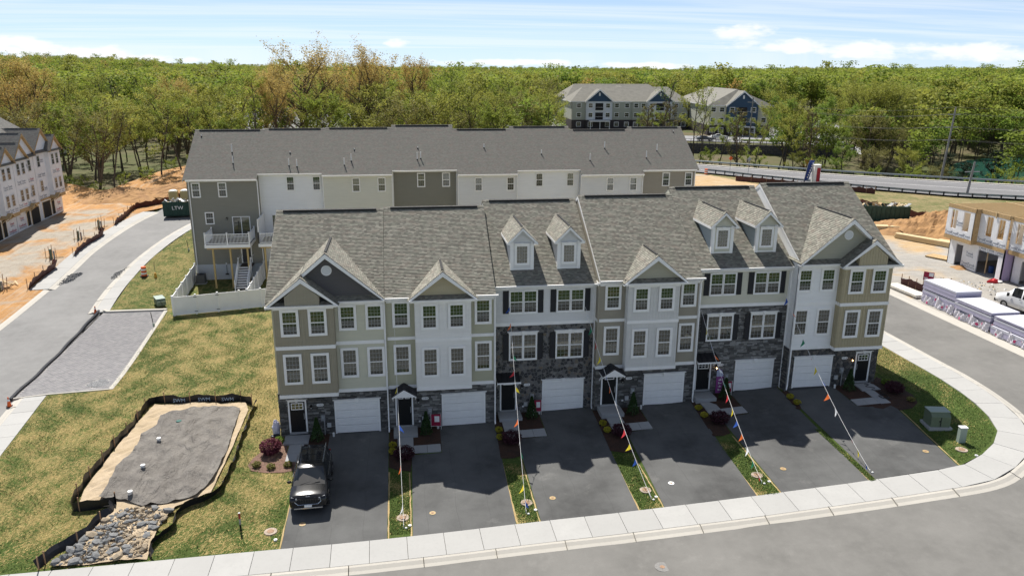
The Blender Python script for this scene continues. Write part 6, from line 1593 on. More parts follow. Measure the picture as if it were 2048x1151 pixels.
PROTO = {
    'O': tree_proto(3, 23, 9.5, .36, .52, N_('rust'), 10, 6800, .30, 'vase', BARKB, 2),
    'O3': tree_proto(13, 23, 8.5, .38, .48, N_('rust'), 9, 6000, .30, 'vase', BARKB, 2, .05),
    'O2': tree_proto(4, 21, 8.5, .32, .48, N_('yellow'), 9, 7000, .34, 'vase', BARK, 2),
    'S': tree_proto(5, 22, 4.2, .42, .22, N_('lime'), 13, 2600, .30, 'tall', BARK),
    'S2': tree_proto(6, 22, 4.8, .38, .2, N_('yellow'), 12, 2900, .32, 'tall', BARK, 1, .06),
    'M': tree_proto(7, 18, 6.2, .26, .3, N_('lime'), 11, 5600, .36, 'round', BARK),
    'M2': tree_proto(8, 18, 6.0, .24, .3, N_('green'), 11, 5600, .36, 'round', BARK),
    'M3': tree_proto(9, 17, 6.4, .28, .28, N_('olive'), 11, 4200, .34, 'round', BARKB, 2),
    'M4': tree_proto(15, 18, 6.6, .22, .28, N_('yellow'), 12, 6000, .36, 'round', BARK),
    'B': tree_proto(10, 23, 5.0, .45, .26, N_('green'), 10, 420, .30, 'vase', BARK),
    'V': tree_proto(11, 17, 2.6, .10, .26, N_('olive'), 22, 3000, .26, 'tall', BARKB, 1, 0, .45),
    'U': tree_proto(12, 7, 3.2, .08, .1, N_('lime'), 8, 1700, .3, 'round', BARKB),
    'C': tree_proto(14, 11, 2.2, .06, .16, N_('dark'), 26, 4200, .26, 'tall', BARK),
}
H0 = dict(O=25.5, O3=25.5, O2=24, S=24, S2=24, M=20.5, M2=20.5, M3=19.5, M4=20.5, B=25, V=18, U=8.5, C=12)
TL = dict(O='broad rusty-budded oak', O3='spreading rusty-budded oak', O2='broad yellow-green oak', S='slender spring-green tree', S2='slender leaning yellow-green tree', M='round spring-green tree', M2='round mid-green tree', M3='olive-brown two-stemmed tree', M4='round yellow-green tree', B='tall almost bare tree', V='vine-clad dark trunk', U='low spring-green young tree', C='dark cedar')
_tree_first = {}
TREES = []
def tree(kind, x, y, h=None, s=1.0, label=None, group='trees of the wood round the site', name='tree'):
    th, ch = PROTO[kind]; k = (h / H0[kind]) if h else s
    t = thing(name, label or TL[kind] + ' in the wood beyond the back row', 'tree', (x, y, T(x, y) - .1), rnd.uniform(0, 6.28), group)
    w = k * s if h else s * rnd.uniform(.9, 1.1); t.scale = (w, w, k)
    link('trunk', th, t); link('crown', ch, t); TREES.append((x, y)); return t
HERO = [('O', -11.9, 126.2, 26.1, 1.2), ('O3', -0.2, 131.2, 24.3, 0.85), ('O', 3.3, 121.3, 25.1, 1.0), ('O3', 10.3, 127.3, 24.8, 0.95), ('O', -8.6, 144.6, 23.7, 0.9), ('O3', -18.7, 139.4, 23.2, 0.8), ('S', -18.7, 103.0, 24.1, .9), ('S2', -25.5, 116.9, 21.5, .9), ('S', 16.9, 125.1, 25.7, 1.1), ('S2', 23.4, 119.6, 21.4, 1),
        ('S', 29.6, 136.0, 21.2, 1), ('S', 16.6, 155.1, 24.4, 1), ('S2', -29.1, 121.3, 18.2, 0.9), ('S2', -32.1, 104.9, 19.4, 1.1), ('S', -34.5, 99.5, 18.5, 1), ('S2', -39.7, 90.8, 17.2, 1), ('M3', -42.5, 92.1, 16.0, 1), ('S', -44.0, 96.5, 16.5, 1), ('M', -49.0, 96.9, 16.9, 1), ('S', -31.9, 114.3, 18.3, 1), ('M3', -53.5, 97.1, 15.9, 1), ('M4', -32.8, 125.5, 18.2, 1),
        ('B', 71.7, 140.7, 24.8, 1.05), ('V', 70.4, 145.3, 16.0, 1.2), ('V', 72.3, 134.1, 17.1, 1.1), ('S2', 75.7, 127.4, 22.6, 0.9), ('B', 74.0, 118.4, 19.3, 0.8), ('S', 78.7, 118.6, 15.8, 0.9), ('V', 81.7, 115.1, 16.0, 1.0), ('S2', 82.1, 108.3, 15.1, 0.8), ('S', 92.2, 116.7, 16.4, 1), ('S2', 89.9, 106.5, 14.9, 0.9), ('V', 94.3, 108.7, 16.5, 0.9),
        ('S', 100.0, 112.3, 14.1, 0.9), ('M', 104.3, 113.3, 12.8, 1), ('O2', 126.8, 138.8, 22.2, 1.2), ('M4', 135.2, 152.9, 20.8, 1.3), ('O2', 150.3, 156.7, 21.8, 1.2), ('M4', 168.6, 160.9, 20.4, 1.2), ('S2', 184.8, 159.7, 18.5, 1.1), ('B', 109.8, 110.9, 9.1, 0.8), ('M3', 119.8, 118.9, 12.5, 1), ('M4', 116.3, 104.3, 9.2, 1)]
HL = ['largest rusty oak with a wide fan of limbs behind the back row', 'smaller rusty oak between the two biggest oaks', 'big rusty oak with forked trunk, second of the tall oaks', 'rusty oak at the right end of the oak group', 'rusty oak further back behind the largest oak', 'rusty oak at the left end of the oak group',
      'tall thin tree with tufted top standing against the sky, left of the oaks', 'slender leaning tree left of the tufted tall tree', 'tall green tree right of the oaks reaching into the sky', 'slender tree above the ridge of the dark olive house', 'slender tree behind the pale grey back row house', 'tall tree further back, right of the oaks',
      None, None, None, None, None, None, None, None, None, None, 'tall nearly bare tree standing alone before the left apartments', 'vine-clad trunk left of the tall bare tree', 'vine-clad trunk right of the tall bare tree', 'slender tall tree between the two apartment buildings', 'thin bare tree beside the highway, before the retaining wall']
for i, (k, x, y, h, s) in enumerate(HERO): tree(k, x, y, h * (.92 if k[0] == 'O' else .96 if k == 'S' else 1), s, HL[i] if i < len(HL) else None)
SPOTS_OUT = [(-62, 151, 11), (-73, 158, 10), (-10, 161, 12), (-30, 179, 14), (-24, 155, 10), (-50, 217, 8), (-32, 254, 9), (-95, 178, 15), (70, 218, 10), (80, 218, 12), (95, 216, 14), (110, 190, 14), (108, 210, 16), (112, 225, 14), (90, 250, 24), (105, 172, 9), (118, 172, 8)]
SITEW = [(-75, 97), (-50, 93), (-40, 88), (-37.4, 97), (-33, 113), (-20, 106), (-4, 98), (14, 100), (46, 112), (60, 103), (130, 51), (190, 20), (190, -90), (-75, -90)]
LOTS = [[(80, 166), (84, 164), (92, 160.5), (121, 147.5), (131, 146), (143, 160), (148, 182), (168, 215), (180, 250), (164, 255), (148, 228), (129, 205), (121, 200), (84, 190)],
        [(38, 236), (52, 224), (64, 220), (78, 232), (98, 262), (124, 300), (104, 312), (76, 284), (56, 254)], [(14, 178), (28, 166), (52, 196), (66, 216), (90, 268), (118, 322), (98, 330), (68, 272), (46, 222), (32, 206)],
        [(0, 170), (40, 136), (55, 120), (70, 104), (100, 78), (130, 60), (200, 30), (200, 46), (140, 72), (118, 83), (100, 95), (85, 106), (70, 120), (57, 134), (42, 150), (14, 180)],
        [(124, 98), (140, 90), (190, 88), (210, 120), (210, 150), (180, 154), (160, 147), (144, 136), (130, 122)], [(80, 158), (121, 141), (118, 128), (80, 140)]]
def az_of(x, y): return math.degrees(math.atan2(x - 7.9, y + 44.7))
def free(x, y, r=4.2):
    if 11 < az_of(x, y) < 27.5 and hypot(x - 8, y + 45) < 292 and not (az_of(x, y) < 13.2 and y > 232): return False
    if hypot(x - 8, y + 45) < 205 and any(abs(az_of(x, y) - a) < 1.7 for a in (-22.3, -11.3, -5.6, -29)) and sin(x * 12.9 + y * 78.2) > -.45: return False
    if inpoly(x, y, SITEW) or any(inpoly(x, y, P) for P in LOTS): return False
    if any(hypot(x - a, y - b) < q for a, b, q in SPOTS_OUT): return False
    return all((x - a) ** 2 + (y - b) ** 2 > r * r for a, b in TREES)
GS = {'W': ['S', 'S2', 'M', 'M3', 'M4', 'S', 'S', 'M4', 'S2', 'S2', 'B', 'O3', 'S', 'S2'], 'R': ['M', 'M4', 'M2', 'S', 'M', 'O2', 'M4', 'M2', 'M3', 'S2'], 'C': ['S', 'S2', 'M', 'S', 'M3', 'S2', 'M4']}
R = random.Random(21); n = 0; tries = 0
while n < 232 and tries < 9000:
    tries += 1; a = R.uniform(-37, 35); r = 128 + 130 * R.random() ** 1.25
    x, y = 7.9 + r * sin(radians(a + 0)), -44.7 + r * cos(radians(a + 0))
    if a > 26: r = R.uniform(185, 300); x, y = 7.9 + r * sin(radians(a)), -44.7 + r * cos(radians(a))
    if not free(x, y, 5.0 if r < 200 else 6.0): continue
    z = 'W' if a < -5 else 'R' if a > 24 else 'C'; k = R.choice(GS[z]); h = H0[k] * R.uniform(.68, .92) * (.85 if (a < -8 and r < 190) else 1)
    lab = TL[k] + (' in the western wood' if a < -14 else ' in the wood behind the back row' if a < 12 else ' in the trees round the apartments' if a < 24 else ' in the eastern wood by the pond')
    tree(k, x, y, h, R.uniform(.9, 1.15), lab, group=lab); n += 1
# understorey and shrubs along the highway, the wall and the wood's edge
SHR = [(65, 122, 'U', 4.2), (69, 119, 'U', 5), (74, 114.5, 'U', 3.6), (78, 122, 'U', 5.5), (84, 110, 'U', 4), (86, 119, 'U', 6), (88.5, 104, 'M4', 5), (93, 103.5, 'U', 4.8), (97, 99, 'M2', 7.5), (99, 105, 'U', 5), (104, 100, 'U', 4.5), (107, 105, 'M3', 8), (109, 96.5, 'U', 5), (113, 99, 'U', 6), (111, 91, 'U', 3.6), (116, 95, 'M3', 7), (119, 90, 'U', 4.8), (122, 96, 'C', 8), (118, 87, 'U', 4), (123, 85.5, 'M4', 5.5), (128, 84, 'U', 5), (131, 81, 'U', 4), (124, 105, 'C', 9), (127, 92, 'U', 7), (134, 78, 'U', 4.5), (138, 84, 'U', 5), (147, 78, 'M4', 5), (152, 84, 'U', 7), (131, 99, 'C', 10), (142, 78.5, 'U', 3.6),
       (104, 164, 'M', 6.5), (97, 167, 'M', 7.2), (113, 162.5, 'M3', 6), (118.5, 159.5, 'U', 5), (86, 176, 'M', 9), (82, 184, 'M', 8), (60, 225, 'U', 4), (66, 231, 'U', 4), (73, 246, 'U', 5), (54, 232, 'U', 3.5),
       (-44, 90, 'U', 3), (-41, 87.5, 'U', 2.4), (-39, 93, 'U', 3.2), (-37, 100, 'U', 3.4), (-35, 107, 'U', 4), (-47, 92.5, 'U', 3), (-32, 114, 'U', 4), (-29, 110, 'U', 3.4), (-52, 94.5, 'U', 3.4), (-57, 96, 'U', 4), (-36, 96, 'U', 2.6), (-24, 109, 'U', 3.5)]
for i, (x, y, k, h) in enumerate(SHR):
    where = 'beside the far guardrail' if y < 112 and x > 60 else 'between the highway and the retaining wall' if x > 60 and y < 135 else 'planted round the apartments' if x > 40 else "at the wood's edge west of the street"
    tree(k, x, y, h, 1.15, 'low bushy ' + ('dark cedar ' if k == 'C' else 'green shrub ' if k in 'UM2M4M' else 'brownish shrub ') + where, 'shrubs ' + where, 'shrub')
t = tree('U', 90.5, 101.5, 3.0, .8, 'bright orange flowering shrub beside the far guardrail', None, 'shrub')
for c in t.children:
    if c.name.startswith('crown'): c.data = c.data.copy(); c.data.materials.clear(); c.data.materials.append(LEAF['orange'])

MARKS = [(-999, 125, 'above the wrapped shells'), (125, 250, 'right of the wrapped shells'), (250, 385, 'left of the back row'), (385, 515, 'above the taupe end house'), (515, 645, 'above the white back row house'), (645, 785, 'above the cream back row house'), (785, 908, 'above the dark olive house'), (908, 1040, 'above the first pale grey back house'), (1040, 1160, 'left of the left apartments'), (1160, 1400, 'round the left apartments'), (1400, 1560, 'round the blue-gabled block'), (1560, 1700, 'by the right car park'), (1700, 1850, 'left of the tall pole'), (1850, 1960, 'behind the tall pole'), (1960, 9999, 'above the pond')]
def column(o):
    m = S.camera.matrix_world.inverted() @ Vector(o.location); return 1024 + 1520.76 * m.x / -m.z
ORD = ['first', 'second', 'third', 'fourth', 'fifth', 'sixth', 'seventh', 'eighth', 'ninth', 'tenth', 'eleventh', 'twelfth']
by = {}
for o in list(COL.objects):
    if o.get('category') != 'tree' or o.parent: continue
    l = o['label'].split(' in the ')[0]; hero = o['label'].split(' in the ')[-1]
    if ' in the ' not in o['label'] or o['label'] in HL: continue
    c = column(o); mk = [m for a, b, m in MARKS if a <= c < b][0]; d = hypot(o.location.x - 8, o.location.y + 45); dep = 'front rank' if d < 175 else 'second rank' if d < 215 else 'deeper rank'
    by.setdefault(l + ', ' + dep + ', ' + mk, []).append((c, o))
for l, v in by.items():
    v.sort(key=lambda q: q[0])
    for i, (c, o) in enumerate(v):
        o['label'] = l if len(v) == 1 else l + ', ' + (('left of two' if i == 0 else 'right of two') if len(v) == 2 else ORD[min(i, 11)] + ' from left'); o['group'] = 'trees of the wood round the site'
by = {}
for o in COL.objects:
    if o.name.startswith('shrub') and o.get('group', '').startswith('shrubs '): by.setdefault(o['label'], []).append((column(o), o))
for l, v in by.items():
    v.sort(key=lambda q: q[0])
    for i, (c, o) in enumerate(v):
        if len(v) > 1: o['label'] = (ORD[i] if i < 12 else ['thirteenth', 'fourteenth', 'fifteenth', 'sixteenth', 'seventeenth', 'eighteenth', 'nineteenth', 'twentieth'][min(7, i - 12)]) + ' from left, ' + l
# the rest of the wood, out to the horizon: one mass of scattered trees
def low_tree(seed, H, W, n, ls, lm, tr=True):
    R = random.Random(seed); m = MB()
    if tr:
        for _ in range(2): a = R.uniform(-1, 1); m.tube([(a, 0, 0), (a * 1.3, R.uniform(-.5, .5), H * .75)], [.2, .08], BARK, 4, caps=False)
    cl = [(R.gauss(0, W * .3), R.gauss(0, W * .3), H * R.uniform(.38, .93)) for _ in range(16)]
    for i in range(n):
        c = R.choice(cl); k = 1 - .5 * abs(c[2] / H - .6)
        p = Vector((c[0] * k + R.gauss(0, W * .16), c[1] * k + R.gauss(0, W * .16), c[2] + max(-H * .1, min(H * .07, R.gauss(0, H * .05)))))
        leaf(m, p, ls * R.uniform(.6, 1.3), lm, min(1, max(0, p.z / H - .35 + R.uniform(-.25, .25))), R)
    return m.mesh('far_tree')
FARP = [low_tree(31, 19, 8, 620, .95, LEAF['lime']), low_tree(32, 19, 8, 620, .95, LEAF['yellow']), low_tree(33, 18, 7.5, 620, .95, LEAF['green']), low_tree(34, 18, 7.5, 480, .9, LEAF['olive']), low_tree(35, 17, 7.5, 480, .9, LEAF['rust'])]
SRC = []
for i, me in enumerate(FARP):
    a = radians(-28 + i * 13); x, y = 7.9 + 300 * sin(a), -44.7 + 300 * cos(a)
    SRC.append(link('crown', me, link('tree', None, None, (x, y, T(x, y)), label=['spring-green', 'yellow-green', 'mid-green', 'olive', 'rusty'][i] + ' tree at the front of the far wood', category='tree', group='front trees of the far wood')))  # this crown mesh also carries the trunk stems
def far_woods():
    R = random.Random(5); V = []; K = []; SCL = []; RT = []
    def put(x, y, s, kinds):
        V.append((x, y, T(x, y) - .4 + (2.5 * sin(x * .004) * cos(y * .0031) * min(1, max(0, (hypot(x - 8, y + 45) - 400)) / 800)))); K.append(R.choice(kinds)); SCL.append(s); RT.append(R.uniform(0, 6.28))
    W = [0, 1, 3, 0, 1, 2, 4]; E = [0, 0, 2, 1, 0, 2, 1]; Cc = [0, 1, 0, 2, 1, 3, 4]
    for r0, r1, n in ((165, 260, 700), (260, 420, 1900), (420, 700, 2300), (700, 1200, 2400), (1200, 2200, 2500), (2200, 4200, 2200)):
        k = 0
        while k < n:
            a = R.uniform(-40, 52 if r0 < 700 else 46); r = math.sqrt(R.uniform(r0 * r0, r1 * r1)); x, y = 7.9 + r * sin(radians(a)), -44.7 + r * cos(radians(a)); k += 1
            if r < 420 and not free(x, y, 4.0 if r < 260 else 0): continue
            big = 1 + .0 * r; s = R.uniform(.8, 1.2) * (1 if r < 700 else 1.1 if r < 1200 else 1.25 if r < 2200 else 1.5) * (.85 if r < 260 else 1)
            if R.random() < .03: s *= 1.25
            put(x, y, s * .86, W if a < -6 else E if a > 22 else Cc)
    me = bpy.data.meshes.new('far_woods'); me.from_pydata(V, [], [])
    for nme, typ, d in (('k', 'INT', K), ('s', 'FLOAT', SCL), ('ro', 'FLOAT', RT)): a = me.attributes.new(nme, typ, 'POINT'); a.data.foreach_set('value', d)
    o = link('far_woods', me, kind='stuff', label='spring woodland covering the land out to the horizon', category='woodland')
    ng = bpy.data.node_groups.new('scatter_trees', 'GeometryNodeTree'); ng.interface.new_socket('Geometry', in_out='INPUT', socket_type='NodeSocketGeometry'); ng.interface.new_socket('Geometry', in_out='OUTPUT', socket_type='NodeSocketGeometry')
    N, L = ng.nodes, ng.links; gi = N.new('NodeGroupInput'); go = N.new('NodeGroupOutput'); J = N.new('GeometryNodeJoinGeometry')
    def attr(nm, ty): x = N.new('GeometryNodeInputNamedAttribute'); x.data_type = ty; x.inputs[0].default_value = nm; return x.outputs[0]
    for i, src in enumerate(SRC):
        cmp_ = N.new('FunctionNodeCompare'); cmp_.data_type = 'INT'; cmp_.operation = 'EQUAL'; L.new(attr('k', 'INT'), cmp_.inputs[2]); cmp_.inputs[3].default_value = i
        ip = N.new('GeometryNodeInstanceOnPoints'); oi = N.new('GeometryNodeObjectInfo'); oi.inputs[0].default_value = src; oi.transform_space = 'ORIGINAL'; oi.inputs['As Instance'].default_value = True
        L.new(gi.outputs[0], ip.inputs['Points']); L.new(cmp_.outputs[0], ip.inputs['Selection']); L.new(oi.outputs['Geometry'], ip.inputs['Instance'])
        cx = N.new('ShaderNodeCombineXYZ'); L.new(attr('ro', 'FLOAT'), cx.inputs[2]); L.new(cx.outputs[0], ip.inputs['Rotation']); L.new(attr('s', 'FLOAT'), ip.inputs['Scale']); L.new(ip.outputs[0], J.inputs[0])
    L.new(J.outputs[0], go.inputs[0]); md = o.modifiers.new('scatter', 'NODES'); md.node_group = ng
far_woods()
# ================================================================ VEHICLES
TYRE = mat('tyre_rubber', (.018, .018, .018), .85); RIM = mat('alloy_rim', (.42, .43, .44), .3, metal=.8); CHROME = mat('satin_chrome', (.62, .63, .64), .22, metal=.9)
CARGL = mat('car_glass', (.008, .010, .011), .04, spec=.9); HEADL = mat('headlight_lens', (.5, .52, .54), .1, spec=.8); TAIL = mat('tail_lens', (.25, .01, .01), .2)
BPLA = mat('black_plastic', (.02, .02, .021), .6)
def paint(name, c): return mat(name, c, .16, spec=.35, **{'Coat Weight': .25, 'Coat Roughness': .02})
def wheel_mesh(r, w):
    k = ('wheel', r, w)
    if k not in _wc:
        m = MB(); n = 20
        prof = [(r * .62, -w / 2), (r * .96, -w / 2), (r, -w / 2 + .03), (r, w / 2 - .03), (r * .96, w / 2), (r * .62, w / 2)]
        for i in range(n):
            a, b = 2 * pi * i / n, 2 * pi * (i + 1) / n
            for (r0, x0), (r1, x1) in zip(prof, prof[1:]): m.face([(x0, r0 * cos(a), r0 * sin(a)), (x0, r0 * cos(b), r0 * sin(b)), (x1, r1 * cos(b), r1 * sin(b)), (x1, r1 * cos(a), r1 * sin(a))], TYRE, smooth=True)
        q = MB()
        for s in (-1, 1):
            q.tube([(s * w * .3, 0, 0), (s * (w / 2 - .01), 0, 0)], r * .16, RIM, 10)
            for i in range(5):
                a = 2 * pi * i / 5; q.bar((s * (w / 2 - .02), 0, 0), (s * (w / 2 - .02), r * .6 * cos(a), r * .6 * sin(a)), .03, .09, RIM)
            q.tube([(s * (w / 2 - .05), 0, 0), (s * (w / 2 - .045), 0, 0)], r * .6, BPLA, 18)
        _wc[k] = (m.mesh('wheel'), q.mesh('rim'))
    return _wc[k]
def car_shell(st, pm, glass, win, wsh, rear, roofm=None):
    """st: stations (y, zbot, w_low, z_mid, w_mid, z_belt, w_belt, z_top, w_top); win/wsh/rear: index ranges of glazed strips"""
    m = MB(); g = MB(); rings = []
    for (y, zb, wl, zm, wm, zl, wb, zt, wt) in st:
        h = [(wl, zb), (wm, zm), (wb, zl), (wt, zt - .03), (wt * .72, zt), (0, zt + .02)]
        rings.append([Vector((x, y, z)) for x, z in h] + [Vector((-x, y, z)) for x, z in h[-2::-1]])
    n = len(rings[0])
    for i in range(len(rings) - 1):
        A, B = rings[i], rings[i + 1]
        for k in range(n - 1):
            q = [A[k], A[k + 1], B[k + 1], B[k]]; side = k in (2, n - 4); top = 3 <= k <= n - 5
            mt = pm
            if side and i in win: mt = glass
            if top and i in wsh: mt = glass
            if top and i in rear: mt = glass
            (g if mt is glass else m).face(q, mt, smooth=True)
            if mt is glass:     # dark body behind the pane
                c = sum(q, Vector()) / 4; m.face([p + (Vector((0, p.y, c.z)) - p).normalized() * .015 for p in q], BPLA)
        m.face([A[0], B[0], B[-1], A[-1]], BPLA)
    for R_ in (rings[0], rings[-1]): m.face(R_, pm)
    return m, g
def weld_smooth(me):
    bm = bmesh.new(); bm.from_mesh(me); bmesh.ops.remove_doubles(bm, verts=bm.verts, dist=1e-4); bmesh.ops.recalc_face_normals(bm, faces=bm.faces); bm.to_mesh(me); bm.free(); return me
SUVP = paint('black_car_paint', (.012, .012, .013))
t = thing('parked_suv', 'black sport utility vehicle parked nose out on the leftmost driveway', 'car', (2.52, -6.22, T(2.5, -6.2) + .03), radians(1.2))
st = [(-2.47, .42, .70, .55, .80, .72, .82, .78, .74), (-2.44, .36, .84, .60, .93, .90, .90, .96, .82), (-2.25, .33, .94, .66, .97, .98, .93, 1.03, .84), (-1.9, .32, .97, .70, .99, 1.02, .94, 1.08, .84), (-1.45, .30, .97, .70, .99, 1.07, .93, 1.13, .84),
      (-.55, .30, .97, .70, .99, 1.09, .93, 1.62, .70), (-.35, .30, .97, .70, .99, 1.09, .93, 1.69, .70), (.35, .30, .97, .70, .99, 1.10, .93, 1.73, .71), (.45, .30, .97, .70, .99, 1.10, .93, 1.73, .71), (1.25, .30, .97, .70, .99, 1.11, .92, 1.73, .71), (1.33, .30, .97, .70, .99, 1.11, .92, 1.73, .71), (1.95, .32, .97, .70, .98, 1.12, .92, 1.69, .69), (2.1, .34, .96, .70, .97, 1.10, .90, 1.62, .66), (2.40, .36, .92, .70, .95, 1.05, .88, 1.12, .70), (2.47, .42, .84, .65, .88, .95, .82, 1.0, .66)]
m, g = car_shell(st, SUVP, CARGL, {5, 6, 8, 10}, {4}, {12})
link('body', weld_smooth(m.mesh('body')), t); go_ = link('glazing', weld_smooth(g.mesh('glazing')), t)
mm, gg = MB(), None
for x in (-.88, .88):
    for y in (-1.55, 1.48):
        w_, r_ = wheel_mesh(.39, .25); o = link('wheel', w_, t, (x, y, .39)); link('rim', r_, o)
    a = MB(); s = 1 if x > 0 else -1
    a.ell((s * 1.08, -1.02, 1.12), .12, .08, .085, SUVP, 8, 6); a.box(s * .92, s * 1.02, -1.04, -.98, 1.08, 1.13, BPLA); a.build('wing_mirror', t)
    a = MB(); a.prism([(s * .55, -2.49, .83), (s * .9, -2.36, .84), (s * .93, -2.2, .95), (s * .84, -2.36, .97), (s * .55, -2.47, .94)], (0, .04, 0), HEADL); a.build('headlight', t)
    a = MB(); a.bar((s * .66, -.2, 1.765), (s * .68, 1.95, 1.765), .045, .05, CHROME); a.build('roof_rail', t)
    a = MB(); a.bar((s * .93, -.55, 1.15), (s * .93, 1.95, 1.17), .012, .025, CHROME); a.build('window_trim', t)
    a = MB(); a.box(s * .7, s * .88, 2.42, 2.5, .75, 1.1, TAIL); a.build('tail_light', t)
    for y in (-.05, .95): a = MB(); a.box(s * .985, s * 1.01, y, y + .2, .93, .96, SUVP); a.build('door_handle', t)
a = MB(); a.prism([(-.56, -2.475, .62), (.56, -2.475, .62), (.62, -2.46, .88), (.5, -2.45, .93), (-.5, -2.45, .93), (-.62, -2.46, .88)], (0, -.02, 0), BPLA)
for i in range(9): a.box(-.5 + i * .125 - .012, -.5 + i * .125 + .012, -2.52, -2.49, .68, .88, DARKM)
ao = a.build('grille', t); a = MB(); a.tube([(-.6, -2.48, .9), (-.66, -2.5, .75), (-.5, -2.52, .6), (.5, -2.52, .6), (.66, -2.5, .75), (.6, -2.48, .9)], .02, CHROME, 6); a.build('grille_surround', ao)
a = MB(); a.box(-.72, .72, -2.53, -2.45, .36, .42, CHROME); a.build('skid_plate', t)
a = MB(); a.box(-.19, .19, -2.56, -2.53, .46, .58, WHITE); ao = a.build('number_plate', t)
link('emblem', text_mesh('KIA', .13, CHROME, .006), t, (0, -2.40, 1.0), (radians(35), 0, 0))
a = MB()
for i in range(3): a.box(-.62, .62, .05 + i * .7, .05 + i * .7 + .02, 1.752, 1.76, BPLA)
for x in (-.28, 0, .28): a.box(x - .01, x + .01, -.1, 1.6, 1.756, 1.768, DARKM)
a.build('roof_bars', t); a = MB(); a.bar((-.45, -1.42, 1.165), (.05, -1.3, 1.24), .02, .02, BPLA); a.bar((.1, -1.42, 1.165), (.55, -1.32, 1.24), .02, .02, BPLA); a.build('wiper', t)

VANP = paint('white_van_paint', (.72, .73, .73))
t = thing('passenger_van', 'white long passenger van with tinted side windows, cut by the right edge', 'van', (59.4, 11.2, T(59.4, 11.2) + .02), radians(188.5) + 0)
t.rotation_euler[2] = radians(180 + 5); t.location = (61.0, 10.4, T(60.5, 10.5) + .02)
st = [(-2.85, .5, .75, .62, .9, .95, .9, 1.02, .8), (-2.8, .42, .9, .7, 1.0, 1.1, .96, 1.18, .86), (-2.3, .38, .97, .8, 1.02, 1.22, .97, 1.3, .88), (-1.9, .36, .98, .8, 1.02, 1.28, .97, 1.36, .88), (-1.25, .36, .98, .8, 1.02, 1.3, .97, 2.0, .78), (-1.0, .36, .98, .8, 1.02, 1.3, .97, 2.12, .80),
      (-.3, .36, .98, .8, 1.02, 1.3, .97, 2.16, .82), (-.18, .36, .98, .8, 1.02, 1.3, .97, 2.16, .82), (1.3, .36, .98, .8, 1.02, 1.3, .97, 2.16, .82), (1.4, .36, .98, .8, 1.02, 1.3, .97, 2.16, .82), (2.7, .38, .98, .8, 1.02, 1.3, .96, 2.14, .81), (2.85, .42, .96, .8, 1.0, 1.28, .94, 2.08, .8), (2.92, .5, .9, .8, .95, 1.2, .9, 1.95, .76)]
m, g = car_shell(st, VANP, CARGL, {4, 5, 7, 9}, {3}, set()); link('body', weld_smooth(m.mesh('body')), t); link('glazing', weld_smooth(g.mesh('glazing')), t)
for x in (-.9, .9):
    s = 1 if x > 0 else -1
    for y in (-1.85, 1.6): w_, r_ = wheel_mesh(.38, .24); o = link('wheel', w_, t, (x, y, .38)); link('rim', r_, o)
    a = MB(); a.box(s * 1.04, s * 1.24, -1.5, -1.4, 1.25, 1.55, BPLA); a.build('wing_mirror', t)
    a = MB(); a.prism([(s * .6, -2.87, .85), (s * .92, -2.84, .85), (s * .93, -2.8, 1.08), (s * .6, -2.83, 1.08)], (0, .03, 0), HEADL); a.build('headlight', t)
    a = MB(); a.box(s * 1.01, s * 1.03, -.42, -.2, 1.18, 1.22, BPLA); a.build('door_handle', t)
a = MB(); a.box(-.95, .95, -2.96, -2.8, .42, .66, BPLA); a.build('bumper', t); a = MB(); a.box(-.55, .55, -2.89, -2.84, .78, 1.08, BPLA); a.build('grille', t)

